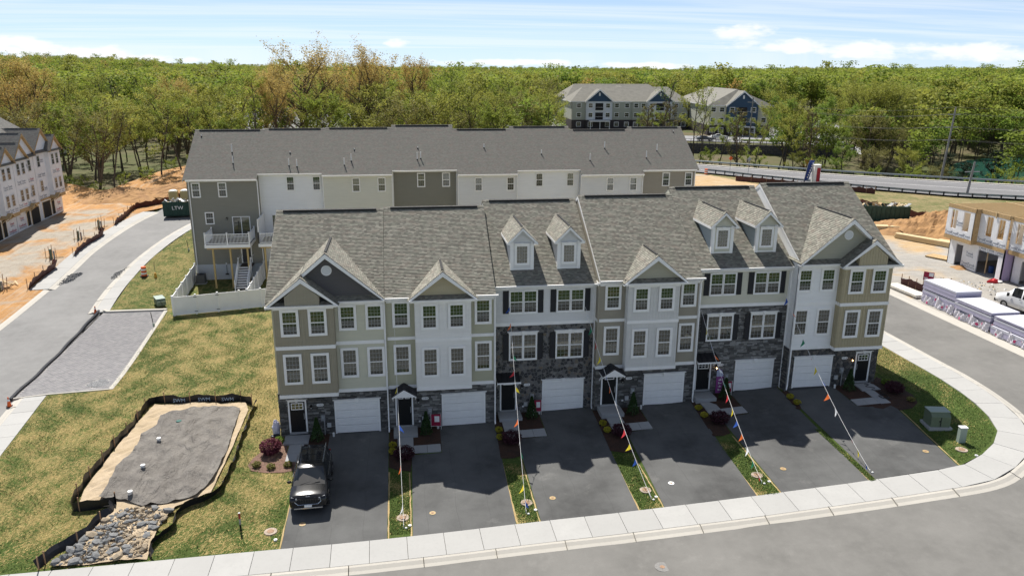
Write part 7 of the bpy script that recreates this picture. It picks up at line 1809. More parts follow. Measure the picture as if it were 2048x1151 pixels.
CARCOL = dict(white=paint('car_white', (.7, .7, .7)), silver=paint('car_silver', (.36, .37, .38)), black=paint('car_black', (.015, .015, .017)), red=paint('car_red', (.45, .02, .02)), blue=paint('car_blue', (.03, .07, .18)), grey=paint('car_grey', (.12, .125, .13)), darkgreen=paint('car_green', (.03, .07, .05)))
_cars = {}
def small_car(color, x, y, rz, where, kind='sedan'):
    k = (color, kind); P = CARCOL[color]
    if k not in _cars:
        if kind == 'sedan': st = [(-2.3, .35, .7, .5, .8, .65, .78, .7, .68), (-2.2, .3, .82, .6, .88, .8, .84, .84, .74), (-1.0, .28, .88, .6, .9, .95, .86, 1.0, .76), (-.3, .28, .88, .6, .9, .97, .86, 1.38, .6), (.2, .28, .88, .6, .9, .98, .86, 1.44, .6), (1.0, .28, .88, .6, .9, .98, .86, 1.4, .6), (1.7, .3, .88, .6, .9, .98, .84, 1.04, .72), (2.25, .34, .84, .6, .86, .95, .8, 1.0, .7), (2.32, .4, .74, .6, .78, .8, .72, .85, .62)]; wi, ws, re = {3, 4}, {2}, {5}
        else: st = [(-2.3, .4, .7, .6, .84, .85, .82, .92, .72), (-2.2, .34, .85, .7, .93, 1.0, .88, 1.06, .78), (-1.2, .32, .92, .7, .95, 1.08, .9, 1.13, .8), (-.5, .32, .92, .7, .95, 1.1, .9, 1.62, .66), (.2, .32, .92, .7, .95, 1.1, .9, 1.7, .67), (1.8, .34, .92, .7, .94, 1.1, .88, 1.66, .66), (2.2, .36, .88, .7, .92, 1.05, .86, 1.2, .7), (2.3, .42, .8, .7, .84, .95, .8, 1.0, .66)]; wi, ws, re = {3, 4}, {2}, {5}
        m, g = car_shell(st, P, CARGL, wi, ws, re); _cars[k] = (weld_smooth(m.mesh('body')), weld_smooth(g.mesh('glazing')))
    nm = {'sedan': 'saloon', 'suv': 'estate car'}[kind]
    t = thing('parked_car', color.replace('dark', 'dark ') + ' ' + nm + ' ' + where, 'car', (x, y, T(x, y) + .1), rz, 'cars parked by the apartments')
    link('body', _cars[k][0], t); link('glazing', _cars[k][1], t)
    for a in (-.8, .8):
        for b in (-1.4, 1.4): w_, r_ = wheel_mesh(.33, .2); link('wheel', w_, t, (a, b, .33))
    return t
CW_ = ['white', 'silver', 'black', 'grey', 'blue', 'white', 'black', 'silver', 'darkgreen', 'grey']
for i, (x, y, rz, c, k, w) in enumerate([(55.5, 233.5, 1.2, 'white', 'suv', 'at the near end of the west car park'), (58.5, 236, 1.2, 'white', 'sedan', 'second from the near end of the west car park'), (70.5, 243.5, -.6, 'silver', 'suv', 'parked nearest the left apartment porch'), (73, 247.5, -.6, 'black', 'suv', 'parked second in the row by the left apartments'), (75.4, 251.5, -.6, 'blue', 'sedan', 'parked third in the row by the left apartments'), (77.6, 255.5, -.6, 'black', 'suv', 'parked fourth in the row by the left apartments'), (79.8, 259.6, -.6, 'grey', 'sedan', 'parked last in the row by the left apartments'),
                                        (72, 268, .9, 'silver', 'sedan', 'parked before the hedge, first of the far row'), (76, 274, .9, 'black', 'suv', 'parked in the middle of the far row west of the apartments'), (81, 281, .9, 'grey', 'sedan', 'third of the far row west of the apartments'), (93, 290, .9, 'black', 'sedan', 'last of the far row west of the apartments'), (99, 296, .9, 'white', 'suv', 'at the far corner west of the apartments'),
                                        (99.5, 168.0, 1.4, 'white', 'sedan', 'driving past the blue-gabled apartments'), (93, 162.6, 1.45, 'grey', 'sedan', 'at the left end of the lane above the retaining wall'), (118.5, 158.5, 1.3, 'black', 'suv', 'parked on the lane before the blue-gabled block'), (123, 157, 1.2, 'darkgreen', 'sedan', 'parked right of the black estate on the lane'), (122.5, 166, 1.5, 'darkgreen', 'suv', 'in the row right of the blue-gabled block, nearest'), (123.5, 172, 1.5, 'white', 'sedan', 'second in the row right of the blue-gabled block'), (125, 178, 1.5, 'white', 'suv', 'third in the row right of the blue-gabled block'), (141, 201, 1.5, 'white', 'suv', 'far in the car park right of the blue-gabled block'),
                                        (147, 197, .5, 'red', 'sedan', 'standing alone in the middle of the car park'), (148, 206, .6, 'silver', 'sedan', 'behind the red saloon'), (141, 182, .9, 'silver', 'suv', 'by the tree row at the right of the car park'), (131, 153, 1.0, 'silver', 'sedan', 'first in the row at the right end of the car park'), (132.4, 156, 1.0, 'grey', 'sedan', 'second in the row at the right end of the car park'), (134, 159, 1.0, 'black', 'suv', 'third in the row at the right end of the car park'), (135.6, 162.2, 1.0, 'grey', 'suv', 'fourth in the row at the right end of the car park'), (137.2, 165.4, 1.0, 'white', 'sedan', 'fifth in the row at the right end of the car park'), (138.8, 168.8, 1.0, 'silver', 'sedan', 'sixth in the row at the right end of the car park'), (140.4, 172.4, 1.0, 'black', 'sedan', 'last in the row at the right end of the car park')]):
    small_car(c, x, y, rz, w, k)

# ================================================================ FRONT GARDENS
def bush_mesh(seed, r, h, n, ls, lm, shape='ball', stems=True):
    R = random.Random(seed); m = MB()
    for i in range(n):
        if shape == 'cone': t_ = R.random() ** .8; a = R.uniform(0, 6.28); q = r * (1 - t_) * R.uniform(.7, 1.05) + .03; p = Vector((q * cos(a), q * sin(a), .05 + t_ * h))
        else:
            v = Vector((R.gauss(0, 1), R.gauss(0, 1), R.gauss(0, 1))).normalized() * R.uniform(.6, 1.05); p = Vector((v.x * r, v.y * r, h * .5 + v.z * h * .5))
        leaf(m, p, ls * R.uniform(.7, 1.3), lm, R.random(), R)
    return m.mesh('foliage')
BUSH = {'gold': bush_mesh(1, .24, .36, 420, .075, LEAF['gold']), 'maroond': bush_mesh(2, .62, .75, 1500, .10, LEAF['maroond']), 'maroon': bush_mesh(3, .62, .95, 1700, .11, LEAF['maroon']), 'arbor': bush_mesh(4, .40, 1.5, 1500, .10, LEAF['arbor'], 'cone'), 'green': bush_mesh(5, .32, .4, 520, .09, LEAF['green']), 'tan': bush_mesh(6, .26, .3, 300, .09, LEAF['olive'])}
def bush(k, x, y, label, group=None, cat='shrub', name='shrub', s=1.0):
    t = thing(name, label, cat, (x, y, T(x, y) + .02), rnd.uniform(0, 6.28), group); link('foliage', BUSH[k], t); m = MB(); m.cyl(0, 0, -.05, .25 if k != 'arbor' else .5, .03, BARK, n=6); m.build('stem', t); t.scale = (s,) * 3; return t
HN = ['brown board', 'olive', 'fieldstone', 'taupe', 'sage', 'white and tan']
for hi, x, y in ((1, 6.86, -2.2), (1, 6.86, -2.98), (2, 13.5, -1.3), (2, 13.45, -2.25), (3, 20.16, -1.66), (3, 20.2, -2.54), (4, 26.8, -.95), (4, 26.8, -1.97), (5, 33.22, -.9), (5, 33.25, -1.78)):
    bush('gold', x, y, f'golden ball shrub beside the walk of the {HN[hi]} townhouse, {"nearer the wall" if (x, y) in ((6.86, -2.2), (13.5, -1.3), (20.16, -1.66), (26.8, -.95), (33.22, -.9)) else "nearer the street"}', 'golden shrubs in pairs along the walks')
for hi, x, y in ((1, 7.55, -3.6), (2, 14.1, -2.75), (3, 20.96, -3.1), (4, 27.45, -2.85), (5, 40.35, -1.5)):
    bush('maroond', x, y, f'dark maroon shrub at the end of the {HN[hi]} townhouse walk', 'dark maroon shrubs by the front walks')
for hi, x, y in ((0, 2.25, -.75), (1, 8.95, -.85), (2, 15.85, .15), (3, 22.45, -.55), (4, 29.05, .05), (5, 37.6, -.62)):
    bush('arbor', x, y, f'small upright evergreen between door and garage of the {HN[hi]} townhouse', 'small evergreens between doors and garages')
bush('maroon', -.35, -2.0, 'purple-red leafed shrub in the round mulch bed left of the parked vehicle')
bush('green', -.05, -.75, 'small green shrub in the mulch bed nearest the brown board townhouse')
for x, y, w in ((-.95, -3.35, 'left'), (-.1, -3.7, 'middle'), (.85, -3.6, 'right')): bush('tan', x, y, f'{w} of three small brownish shrubs along the lower edge of the mulch bed', 'small brownish shrubs in the mulch bed')
bush('green', 40.5, -.3, 'green shrub right of the rightmost front door'); bush('tan', 40.6, -2.9, 'brownish shrub at the lower edge of the rightmost bed')
# concrete lids, splash blocks, small fittings
LIDM = mat('lid_concrete', (.36, .29, .23), .85, noise=.25, nscale=4); RUST = mat('rusty_iron', (.30, .19, .12), .8, noise=.3, nscale=20); BRASS = mat('dull_brass', (.4, .29, .14), .5)
for hi, x, y, n in ((0, 7.41, -9.53, 'between the first and second driveways'), (1, 13.99, -9.18, 'between the second and third driveways'), (2, 20.59, -9.14, 'between the third and fourth driveways'), (3, 27.1, -8.98, 'between the fourth and fifth driveways'), (4, 39.6, -9.0, 'on the corner lawn'), (5, .8, -9.8, 'on the lawn left of the first driveway')):
    t = thing('meter_pit_lid', 'round pinkish concrete meter lid ' + n, 'lid', (x, y, T(x, y)), 0, 'round concrete meter lids'); m = MB(); m.cyl(0, 0, -.05, .04, .34, LIDM, .32, 22); m.build('ring', t); m = MB(); m.cyl(0, 0, .04, .055, .17, RUST, n=18); m.cyl(.1, .08, .055, .07, .03, BRASS, n=8); m.build('cover', t)
    t = thing('cleanout_cap', 'small white cleanout cap ' + n, 'cap', (x + .35, y - .75, T(x, y - .7)), 0, 'small white cleanout caps'); m = MB(); m.cyl(0, 0, -.05, .07, .09, PVC, n=10); m.cyl(0, 0, .07, .1, .04, PVC, n=6); m.build('cap', t)
for i, (x, y) in enumerate(((2.32, -9.4), (8.96, -9.34), (15.44, -8.99), (22.18, -8.77), (28.78, -8.72), (37.48, -8.79))):
    t = thing('valve_cover', f'small round valve cover in the {["first", "second", "third", "fourth", "fifth", "sixth"][i]} driveway from the left', 'cover', (x, y, T(x, y) + .02), 0, 'small valve covers in the driveways'); m = MB(); c_ = WHITE if i == 3 else BRASS; m.cyl(0, 0, 0, .014, .17, c_, n=16); m.build('cover', t); m = MB(); m.cyl(0, 0, .014, .02, .08, RUST, n=12); m.build('centre', t)
t = thing('manhole', 'round manhole cover in the front road', 'manhole', (19.45, -15.28, T(19.45, -15.3) - .1), 0); m = MB(); m.cyl(0, 0, 0, .012, .36, mat('manhole_iron', (.2, .195, .185), .7, noise=.2, nscale=10), n=24); m.build('cover', t); m = MB(); m.cyl(0, 0, .012, .02, .12, RUST, n=12); m.build('centre', t)
for i, (x, y) in enumerate(((3.2, -.35), (9.72, -.25), (16.45, .7), (23.2, .05), (36.85, -.15))):
    t = thing('splash_cap', 'white drain cap at the left foot of a garage door' if i < 4 else 'white drain cap at the right foot of the last garage door', 'cap', (x, y, T(x, y) + .02), 0, 'white drain caps by the garages'); m = MB(); m.cyl(0, 0, 0, .22, .07, PVC, n=10); m.ell((0, 0, .22), .08, .08, .05, PVC, 8, 5); m.build('pipe', t)
MAROON = mat('sign_maroon', (.30, .015, .05), .5); PAPER = mat('paper_white', (.8, .8, .78), .6)
def yard_sign(x, y, label, w=.62, h=.8, rz=0):
    t = thing('yard_sign', label, 'sign', (x, y, T(x, y) + .02), rz, 'maroon yard signs'); m = MB(); m.box(-w / 2, w / 2, -.012, .012, .25, .25 + h, MAROON); m.build('board', t); m = MB(); m.box(-w * .16, w * .34, -.016, -.0125, .25 + h * .35, .25 + h * .85, PAPER); m.build('paper', t)
    m = MB(); m.box(-w / 2 - .02, -w / 2, -.02, .02, 0, .3 + h, WHITE); m.box(w / 2, w / 2 + .02, -.02, .02, 0, .3 + h, WHITE); m.box(-w / 2, w / 2, -.02, .02, .23, .25, WHITE); m.build('frame', t)
yard_sign(9.6, -.35, 'maroon yard sign with white paper between evergreen and garage of the olive townhouse', rz=-.1); yard_sign(16.3, .55, 'maroon yard sign with white paper before the fieldstone townhouse', .5); yard_sign(29.55, .6, 'narrow maroon yard sign with white top left of the sage townhouse garage', .35, .75)
t = thing('banner_flag', 'tall purple and white banner flag before the sage townhouse', 'flag', (28.75, .45, T(28.75, .45)), 0); m = MB(); m.cyl(-.26, 0, 0, 2.1, .015, DARKM, n=6); m.build('pole', t)
m = MB(); m.prism([(-.25, 0, .35), (.2, 0, .35), (.26, 0, 1.6), (.1, 0, 2.05), (-.25, 0, 2.05)], (0, .01, 0), mat('banner_purple', (.22, .05, .20), .6)); m.prism([(-.25, -.003, 1.55), (.26, -.003, 1.55), (.1, -.003, 2.0), (-.25, -.003, 2.0)], (0, .003, 0), mat('banner_lilac', (.35, .38, .5), .6))
for i in range(4): m.box(-.08, .14, -.008, -.001, .55 + i * .24, .59 + i * .24, PAPER); m.box(-.08 + .09 * (i % 2), -.02 + .09 * (i % 2), -.008, -.001, .52 + i * .24, .66 + i * .24, PAPER)
m.build('cloth', t)
t = thing('hose', 'black hose lying coiled over the walk of the rightmost townhouse', 'hose', (38.9, -1, 0)); m = MB()
pts = [(.15 + .22 * sin(i * .75) + i * .012, .9 - i * .065, T(38.9, -.1 - i * .065) + .11 - (.05 if i > 30 else 0)) for i in range(22)] + [(.35 + .3 * cos(i * .5), -.95 + .25 * sin(i * .5) - i * .01, T(38.9, -1.9) + .09 + .01 * (i % 2)) for i in range(26)]
m.tube(pts, .018, BLACK, 5); m.build('loops', t)
t = thing('wrap_bundle', 'crumpled white and lilac plastic bundle leaning at the left corner of the brown board townhouse', 'bundle', (-.32, .25, T(-.3, .2))); m = MB(); m.ell((0, 0, .5), .26, .22, .55, mat('crumpled_plastic', (.62, .60, .72), .35, bump=.8, bscale=8), 10, 9, jit=.16, smooth=False); m.build('plastic', t); m = MB(); m.ell((.0, -.3, .1), .34, .2, .12, BLACK, 10, 6, jit=.2, smooth=False); m.build('black_bag', t)
# green transformer and pale telecom pedestal on the corner lawn
GREENB = mat('utility_green', (.13, .165, .11), .55, noise=.08); GREENP = mat('pale_utility_green', (.30, .36, .31), .5)
def transformer(x, y, rz, w, d, h, label, pad=True):
    t = thing('transformer_box', label, 'transformer', (x, y, T(x, y)), rz, 'green ground transformers'); m = MB()
    if pad: m.box(-w / 2 - .12, w / 2 + .12, -d / 2 - .12, d / 2 + .12, -.1, .16, GREYC); m.build('pad', t); m = MB()
    m.prism([(-w / 2, -d / 2, .16), (-w / 2, d / 2, .16), (-w / 2, d / 2, h), (-w / 2, -d / 2 + .25, h), (-w / 2, -d / 2, h - .22)], (w, 0, 0), GREENB); m.build('cabinet', t)
    m = MB(); m.box(-w / 2 - .03, w / 2 + .03, -d / 2 + .2, d / 2 + .03, h, h + .04, GREENP); m.build('lid', t); m = MB(); m.box(-.02, .02, -d / 2 - .02, -d / 2, .2, h - .25, DARKM); m.box(-.1, -.04, -d / 2 - .03, -d / 2, .5, .6, DARKM); m.build('latch', t)
transformer(40.0, -6.2, radians(-10), 1.15, .95, 1.05, 'green ground transformer on a concrete pad on the corner lawn')
transformer(-14.95, 27.9, radians(28), .75, 1.5, .75, 'rounded green utility box on the lawn left of the white fence', False)
t = thing('telecom_pedestal', 'slim pale green telecom pedestal beside the corner transformer', 'pedestal', (40.15, -8.2, T(40.1, -8.2)), radians(-8)); m = MB(); m.box(-.2, .2, -.14, .14, 0, .95, GREENP); m.build('cabinet', t); m = MB(); m.box(-.22, .22, -.16, .16, .95, 1.0, WHITE); m.build('cap', t)
# ---- pennant strings from the fronts down to the verge
PCOL = {k: mat('pennant_' + k, c, .6) for k, c in dict(red=(.55, .03, .04), yellow=(.75, .60, .03), blue=(.03, .10, .42), orange=(.75, .16, .03), white=(.8, .8, .8), green=(.02, .22, .10)).items()}
CORD = mat('pennant_cord', (.75, .74, .72), .7)
PORD = ['red', 'yellow', 'blue', 'orange', 'white', 'green']
for si, (a, b, w) in enumerate([((7.21, -.2, 6.9), (7.45, -10.4), 'olive townhouse to the verge beside the second driveway'), ((14.42, .8, 8.1), (13.8, -10.15), 'left side of the fieldstone townhouse to the verge'), ((19.36, .8, 7.5), (20.6, -10.05), 'right side of the fieldstone townhouse to the verge'), ((27.2, .8, 7.0), (26.98, -9.8), 'left edge of the sage townhouse to the verge'), ((32.84, .6, 8.0), (33.17, -10.1), 'right edge of the sage townhouse to the verge')]):
    t = thing('pennant_string', 'coloured pennant string from the ' + w, 'pennants', (0, 0, 0), 0, 'pennant strings over the driveways'); A = Vector(a); B = Vector((b[0], b[1], T(*b) + .12)); pts = []
    for i in range(25): f = i / 24; p = A.lerp(B, f); p.z -= .9 * 4 * f * (1 - f) * .6; pts.append(p)
    m = MB(); m.tube(pts, .011, CORD, 5); m.build('cord', t)
    st_ = MB(); st_.cyl(B.x, B.y, T(*b) - .1, T(*b) + .2, .02, PVC, n=6); st_.ell((B.x + .12, B.y - .08, T(*b) + .05), .07, .07, .05, PVC, 8, 5); st_.build('peg', t)
    n = 13 if si else 5
    for i in range(n):
        f = (i + .5) / n; p = pts[min(24, int(f * 24))].lerp(pts[min(24, int(f * 24) + 1)], f * 24 % 1); d = (B - A).normalized() * .17; sw = Vector((rnd.uniform(-.25, .3), rnd.uniform(-.15, .1), -.28)).normalized() * .46
        m = MB(); c = PCOL[PORD[(i + si * 2) % 6]]; mid = p + sw * .5 + Vector((.03, 0, 0)); m.face([p - d, p + d, mid + d * .5, mid - d * .5], c); m.face([mid - d * .5, mid + d * .5, p + sw], c); m.build('pennant', t)
# ================================================================ THE STORMWATER PIT
SILT = mat('silt_fence_black', (.022, .022, .025), .35, bump=.5, bscale=6); SILTR = mat('silt_fence_brown', (.085, .032, .028), .6, bump=.5, bscale=6); STAKE = mat('wood_stake', (.36, .22, .13), .8)
SANDP = [(-9.6, -6.2), (-9.9, -4.6), (-9.75, .5), (-9.4, 4.4), (-9.2, 5.9), (-6, 5.8), (-3.1, 5.2), (-2.75, 4.2), (-2.75, -1.2), (-2.95, -5.8), (-4.5, -7.0), (-4.9, -8.6), (-4.7, -11.2), (-9.0, -11.2), (-8.1, -8.6), (-7.6, -6.5)]
sheet('pit_sand', SANDP, SAND, .11, .4, wob=lambda x, y: .05 * sin(x * 2.1 + y) * cos(y * 1.7) + .03 * sin(x * 7) * sin(y * 6))
FAB = mat('geotextile', build=lambda g: (g.to('Base Color', g.mixc(g.rng(g.noise(g.geo(), .8, 6, .65), .35, .65), (.135, .122, .108), (.19, .175, .155))), g.to('Roughness', .75), g.bump(g.m('ADD', g.noise(g.map(g.geo(), (1, .35, 1), radians(28)), 1.3, 7, .62, 1.2), g.m('MULTIPLY', g.noise(g.geo(), 5, 5, .6), .25)), 1.0, .35)))
def wr(x, y):
    k = .5 + .5 * sin(x * .9 + y * .55 + 1.4 * sin(y * .7)); f = .10 * (abs(sin(x * 2.3 + y * 1.1 + 1.5 * sin(y * .9))) ** 6) + .09 * (abs(sin(y * 1.9 - x * .8 + sin(x * 1.7) * 1.3)) ** 8)
    for px, py in ((-7.2, -.1), (-7.2, -3.2), (-7.05, -5.9)): f += .22 * math.exp(-((x - px) ** 2 + (y - py) ** 2) / .12)
    return f + .03 * k
FABP = [(-8.8, -5.6), (-8.7, -4.4), (-8.9, -2.6), (-8.5, -.5), (-8.65, 1.6), (-8.1, 2.6), (-8.3, 4.0), (-6.4, 4.9), (-4.8, 4.8), (-3.25, 4.2), (-3.1, 1.0), (-2.95, -1.5), (-3.05, -4.5), (-3.6, -6.2), (-5.0, -6.7), (-6.2, -6.75), (-7.3, -6.1)]
FO = sheet('geotextile', FABP, FAB, .17, .2, kind='thing', wob=wr, label='dark grey geotextile sheet spread over the sandy pit', category='geotextile')
for p in FO.data.polygons: p.use_smooth = True
def silt(name, label, pts, h, m_, stakes=True, lean=0, sp=2.1, text=None, inner=1, side='stake', grp='silt fences'):
    t = thing(name, label, 'silt fence', (0, 0, 0), 0, grp); P = smooth_path(pts, .25); N = normals(P, inner); mb = MB()
    for i in range(len(P) - 1):
        q = []
        for j in (i, i + 1):
            w = .05 * sin(j * 1.3) + .04 * sin(j * .47 + 1); sag = .10 * h * (1 + sin(j * .9)) + .04 * h * sin(j * 2.3)
            b = P[j] + N[j] * (w * .3); c = P[j] + N[j] * (w + lean); z = T(b.x, b.y)
            q.append([(b.x, b.y, z - .03), (b.x * .5 + c.x * .5 + .02 * sin(j * 2.1), b.y * .5 + c.y * .5, z + h * .5), (c.x, c.y, z + h - sag)])
        for a in (0, 1): mb.face([q[0][a], q[1][a], q[1][a + 1], q[0][a + 1]], m_, smooth=True)
    mb.build('fabric', t)
    if stakes:
        L = sum((b - a).length for a, b in zip(P, P[1:]))
        for p in resample(P, sp):
            s = MB(); s.box(p.x - .025, p.x + .025, p.y - .025, p.y + .025, T(p.x, p.y) - .1, T(p.x, p.y) + h + .22, STAKE); s.build('stake', t)
    return t
silt('silt_fence', 'black silt fence with wooden stakes along the left and top of the pit', [(-7.7, -6.25), (-9.7, -6.45), (-10.05, -4.7), (-9.95, -2), (-9.85, .5), (-9.6, 3), (-9.55, 6.1), (-8.6, 6.25), (-7.4, 6.0), (-6, 6.05), (-4.6, 5.7), (-3.6, 5.75), (-2.65, 5.0)], .62, SILT, sp=1.75, inner=1)
for x, y in ((-7.6, 5.9), (-5.95, 5.82), (-4.35, 5.58)): link('print', text_mesh('SWM', .36, mat('fence_print', (.25, .35, .5), .6), .003), bpy.data.objects['silt_fence'], (x, y, T(x, y) + .3), (pi / 2, 0, radians(-3)))
silt('silt_fence', 'sagging black silt fence along the right side of the pit and the rock apron', [(-2.6, 5.0), (-2.55, 4.2), (-2.55, 1), (-2.5, -1.2), (-2.5, -4), (-2.75, -6.0), (-3.8, -6.9), (-4.35, -7.6), (-4.3, -8.9), (-4.7, -9.6), (-4.9, -10.2), (-4.6, -11.2)], .5, SILT, False, lean=.22, inner=-1)
silt('silt_fence', 'crumpled black silt fence left of the rock apron', [(-7.7, -6.25), (-7.5, -7.0), (-8.0, -8.0), (-8.3, -9.2), (-9.1, -10.2), (-9.5, -11.2)], .5, SILT, True, lean=.25, sp=1.7, inner=1)
for i, (x, y) in enumerate(((-7.2, -.1), (-7.2, -3.2), (-7.05, -5.9))):
    t = thing('riser_pipe', f'{["upper", "middle", "lower"][i]} white capped pipe standing in the geotextile', 'pipe', (x, y, T(x, y) + .1), 0, 'white capped pipes in the pit'); m = MB(); m.cyl(0, 0, 0, .42, .11, PVC, n=16); m.build('pipe', t); m = MB(); m.cyl(0, 0, .42, .5, .13, PVC, n=16); m.build('cap', t)
t = thing('drain_cap', 'small dark green round drain cap at the top of the pit', 'cap', (-6.8, 2.75, T(-7, 2.7) + .1)); m = MB(); m.cyl(0, 0, 0, .2, .2, mat('drain_green', (.01, .09, .07), .4), .17, 16); m.build('cap', t)
t = thing('marker_pipe', 'thin marker pipe with red top and black foot on the lawn', 'marker', (-.7, -9.5, T(-.7, -9.5))); m = MB(); m.cyl(0, 0, 0, .38, .05, BLACK, n=10); m.build('foot', t); m = MB(); m.cyl(0, 0, .38, .7, .05, STEEL, n=10); m.build('shaft', t); m = MB(); m.cyl(0, 0, .7, 1.0, .055, mat('marker_red', (.35, .05, .04), .5), n=10); m.build('top', t); m = MB(); m.ell((0, 0, 1.02), .06, .06, .03, PVC, 8, 5); m.build('cap', t)
ROCKM = [mat('riprap_grey', (.185, .187, .185), .9, noise=.3, nscale=5, bump=.4, bscale=9), mat('riprap_tan', (.30, .245, .175), .9, noise=.25, nscale=5, bump=.4, bscale=9), mat('riprap_bluish', (.165, .168, .165), .9, noise=.25, nscale=5, bump=.4, bscale=9)]
APRON = [(-7.2, -6.75), (-5.6, -6.8), (-4.6, -7.3), (-4.9, -8.8), (-5.0, -9.6), (-5.0, -11.1), (-9.0, -11.1), (-8.3, -9.3), (-7.7, -7.8)]
def rock_mesh(R):
    bm = bmesh.new(); bmesh.ops.create_icosphere(bm, subdivisions=1, radius=1); s = (R.uniform(.8, 1.2), R.uniform(.6, 1.0), R.uniform(.4, .7))
    for v in bm.verts: k = R.uniform(.72, 1.15); v.co = Vector((v.co.x * s[0] * k, v.co.y * s[1] * k, v.co.z * s[2] * k))
    me = bpy.data.meshes.new('rock'); bm.to_mesh(me); bm.free(); return me
R = random.Random(77); RK = []
for i in range(12):
    for mm in ROCKM: me = rock_mesh(R); me.materials.append(mm); RK.append(me)
pl = []; k = 0
while k < 290:
    x, y = R.uniform(-9.1, -4.4), R.uniform(-11.1, -6.7)
    if not inpoly(x, y, APRON): continue
    big = R.random() < .18 or (x < -7.2 + .3 * (y + 8) * 0 and R.random() < .25)
    s = R.uniform(.18, .34) if big else R.uniform(.08, .17)
    if any((x - a) ** 2 + (y - b) ** 2 < ((s + c) * .52) ** 2 for a, b, c in pl): 
        if R.random() < .8: k += .25; continue
    pl.append((x, y, s)); k += 1
    col = R.choice((0, 2, 2, 0)) if (big or x < -7) and R.random() < .75 else R.choice((1, 1, 0))
    me = RK[R.randrange(12) * 3 + col]
    link('rock', me, None, (x, y, T(x, y) + .1 + s * .25), (R.uniform(-.3, .3), R.uniform(-.3, .3), R.uniform(0, 6.28)), (s, s, s), label=('bluish grey', 'tan', 'bluish grey')[col] + ' riprap stone on the apron below the pit' if col != 0 else 'grey riprap stone on the apron below the pit', category='rock', group='riprap stones, ' + ('grey', 'tan', 'bluish')[col])
pebbles('gravel', APRON, 3200, .04, .11, [ROCKM[1], ROCKM[0], ROCKM[1]], 'small tan stones between the riprap', .1)
# ================================================================ THE SIDE STREET
ORANGE = mat('safety_orange', (.72, .12, .02), .5); REFL = mat('reflective_white', (.75, .75, .75), .4)
def cone(x, y, label):
    t = thing('traffic_cone', label, 'traffic cone', (x, y, T(x, y) - .09), rnd.uniform(0, 1), 'orange traffic cones'); m = MB(); m.box(-.2, .2, -.2, .2, 0, .04, BLACK); m.build('base', t); m = MB(); m.cyl(0, 0, .04, .72, .14, ORANGE, .03, 16); m.build('body', t); m = MB(); m.cyl(0, 0, .42, .56, .085, REFL, .062, 16); m.build('collar', t)
cone(-20.3, 26.75, 'orange cone at the far end of the paver bay'); cone(-19.15, 7.6, 'orange cone at the near end of the paver bay')
t = thing('traffic_drum', 'orange and white striped drum on the right side street sidewalk', 'traffic drum', (-19.1, 37.2, T(-19, 37) + .03), 0); 
for i in range(5): m = MB(); m.cyl(0, 0, .06 + i * .2, .26 + i * .2, .30 - .012 * i, ORANGE if i % 2 == 0 else REFL, .29 - .012 * i, 18); m.build('band', t)
m = MB(); m.cyl(0, 0, 0, .08, .42, BLACK, n=18); m.build('base', t)
t = thing('marker_lantern', 'orange marker with a thin rod beside the striped drum', 'marker', (-17.8, 36.6, T(-17.8, 36.6))); m = MB(); m.cyl(0, 0, 0, .55, .16, mat('amber_plastic', (.65, .35, .05), .5), .1, 12); m.build('body', t); m = MB(); m.cyl(0, 0, .5, 1.7, .02, DARKM, n=6); m.build('rod', t)
for x, y, l in ((-16.9, 46.5, 'thin dark stake on the lawn beside the sidewalk, far up the side street'), (-13.95, 22.3, 'thin dark stake leaning at the right rim of the paver bay')):
    t = thing('survey_stake', l, 'stake', (x, y, T(x, y))); m = MB(); m.bar((0, 0, 0), (-.12, 0, 1.3), .05, .05, DARKM); m.build('stake', t); m = MB(); m.cyl(0, 0, 0, .3, .09, GREENP, n=8); m.build('foot', t)
t = thing('filter_sock', 'long black filter sock laid along the left edge of the paver bay', 'filter sock', (0, 0, 0)); m = MB(); m.tube([(x + .05 * sin(i), y, T(x, y) + .03) for i in range(27) for x, y in [(-20.15 + (i / 26) * .6 + .15 * sin(i / 26 * 3), 27.1 - i / 26 * 18.6)]], .13, SILT, 8); m.build('sock', t)
silt('silt_fence', 'dark brown silt fence piece nearest the picture edge on the western lot', [(-29.25, 34.3), (-29.5, 38), (-29.45, 41.2), (-30.3, 42.3)], .9, SILTR, sp=2.2, lean=.3)
silt('silt_fence', 'dark brown silt fence piece along the left sidewalk, middle of three', [(-29.3, 45.9), (-29.6, 50), (-29.4, 55.4), (-30.3, 56.6)], .8, SILTR, sp=2.4, lean=.25)
silt('silt_fence', 'long dark brown silt fence curving to the green dumpster', [(-29.9, 61.0), (-30.2, 66), (-30.9, 72.5), (-29.5, 75), (-27.8, 78), (-27, 84)], .9, SILTR, sp=2.6, lean=.25)
silt('silt_fence', "dark brown silt fence on the bank at the wood's edge", [(-36, 102.5), (-35.3, 107), (-34.3, 113), (-30, 118)], 1.0, SILTR, sp=2.6)
def rand_stack(name, label, x, y, rz, cols=((0, .25, .15),)):
    t = thing(name, label, 'utility stub', (x, y, T(x, y)), rz, 'green utility stubs on the western lot'); m = MB(); m.tube([(0, 0, 0), (.05, 0, 1.1)], .14, mat('stub_green', (.10, .16, .12), .5), 10); m.tube([(.35, .1, 0), (.32, .1, .9)], .10, STEEL, 8); m.build('pipe', t)
    s = MB()
    for i in range(4): s.bar((-.4 + i * .35, -.3 + .2 * (i % 2), 0), (-.35 + i * .35, -.3, 1.3 + .2 * (i % 3)), .05, .05, STAKE)
    s.bar((-.6, .2, .1), (1.2, .4, .12), .1, .06, LUMBER); s.build('stakes', t)
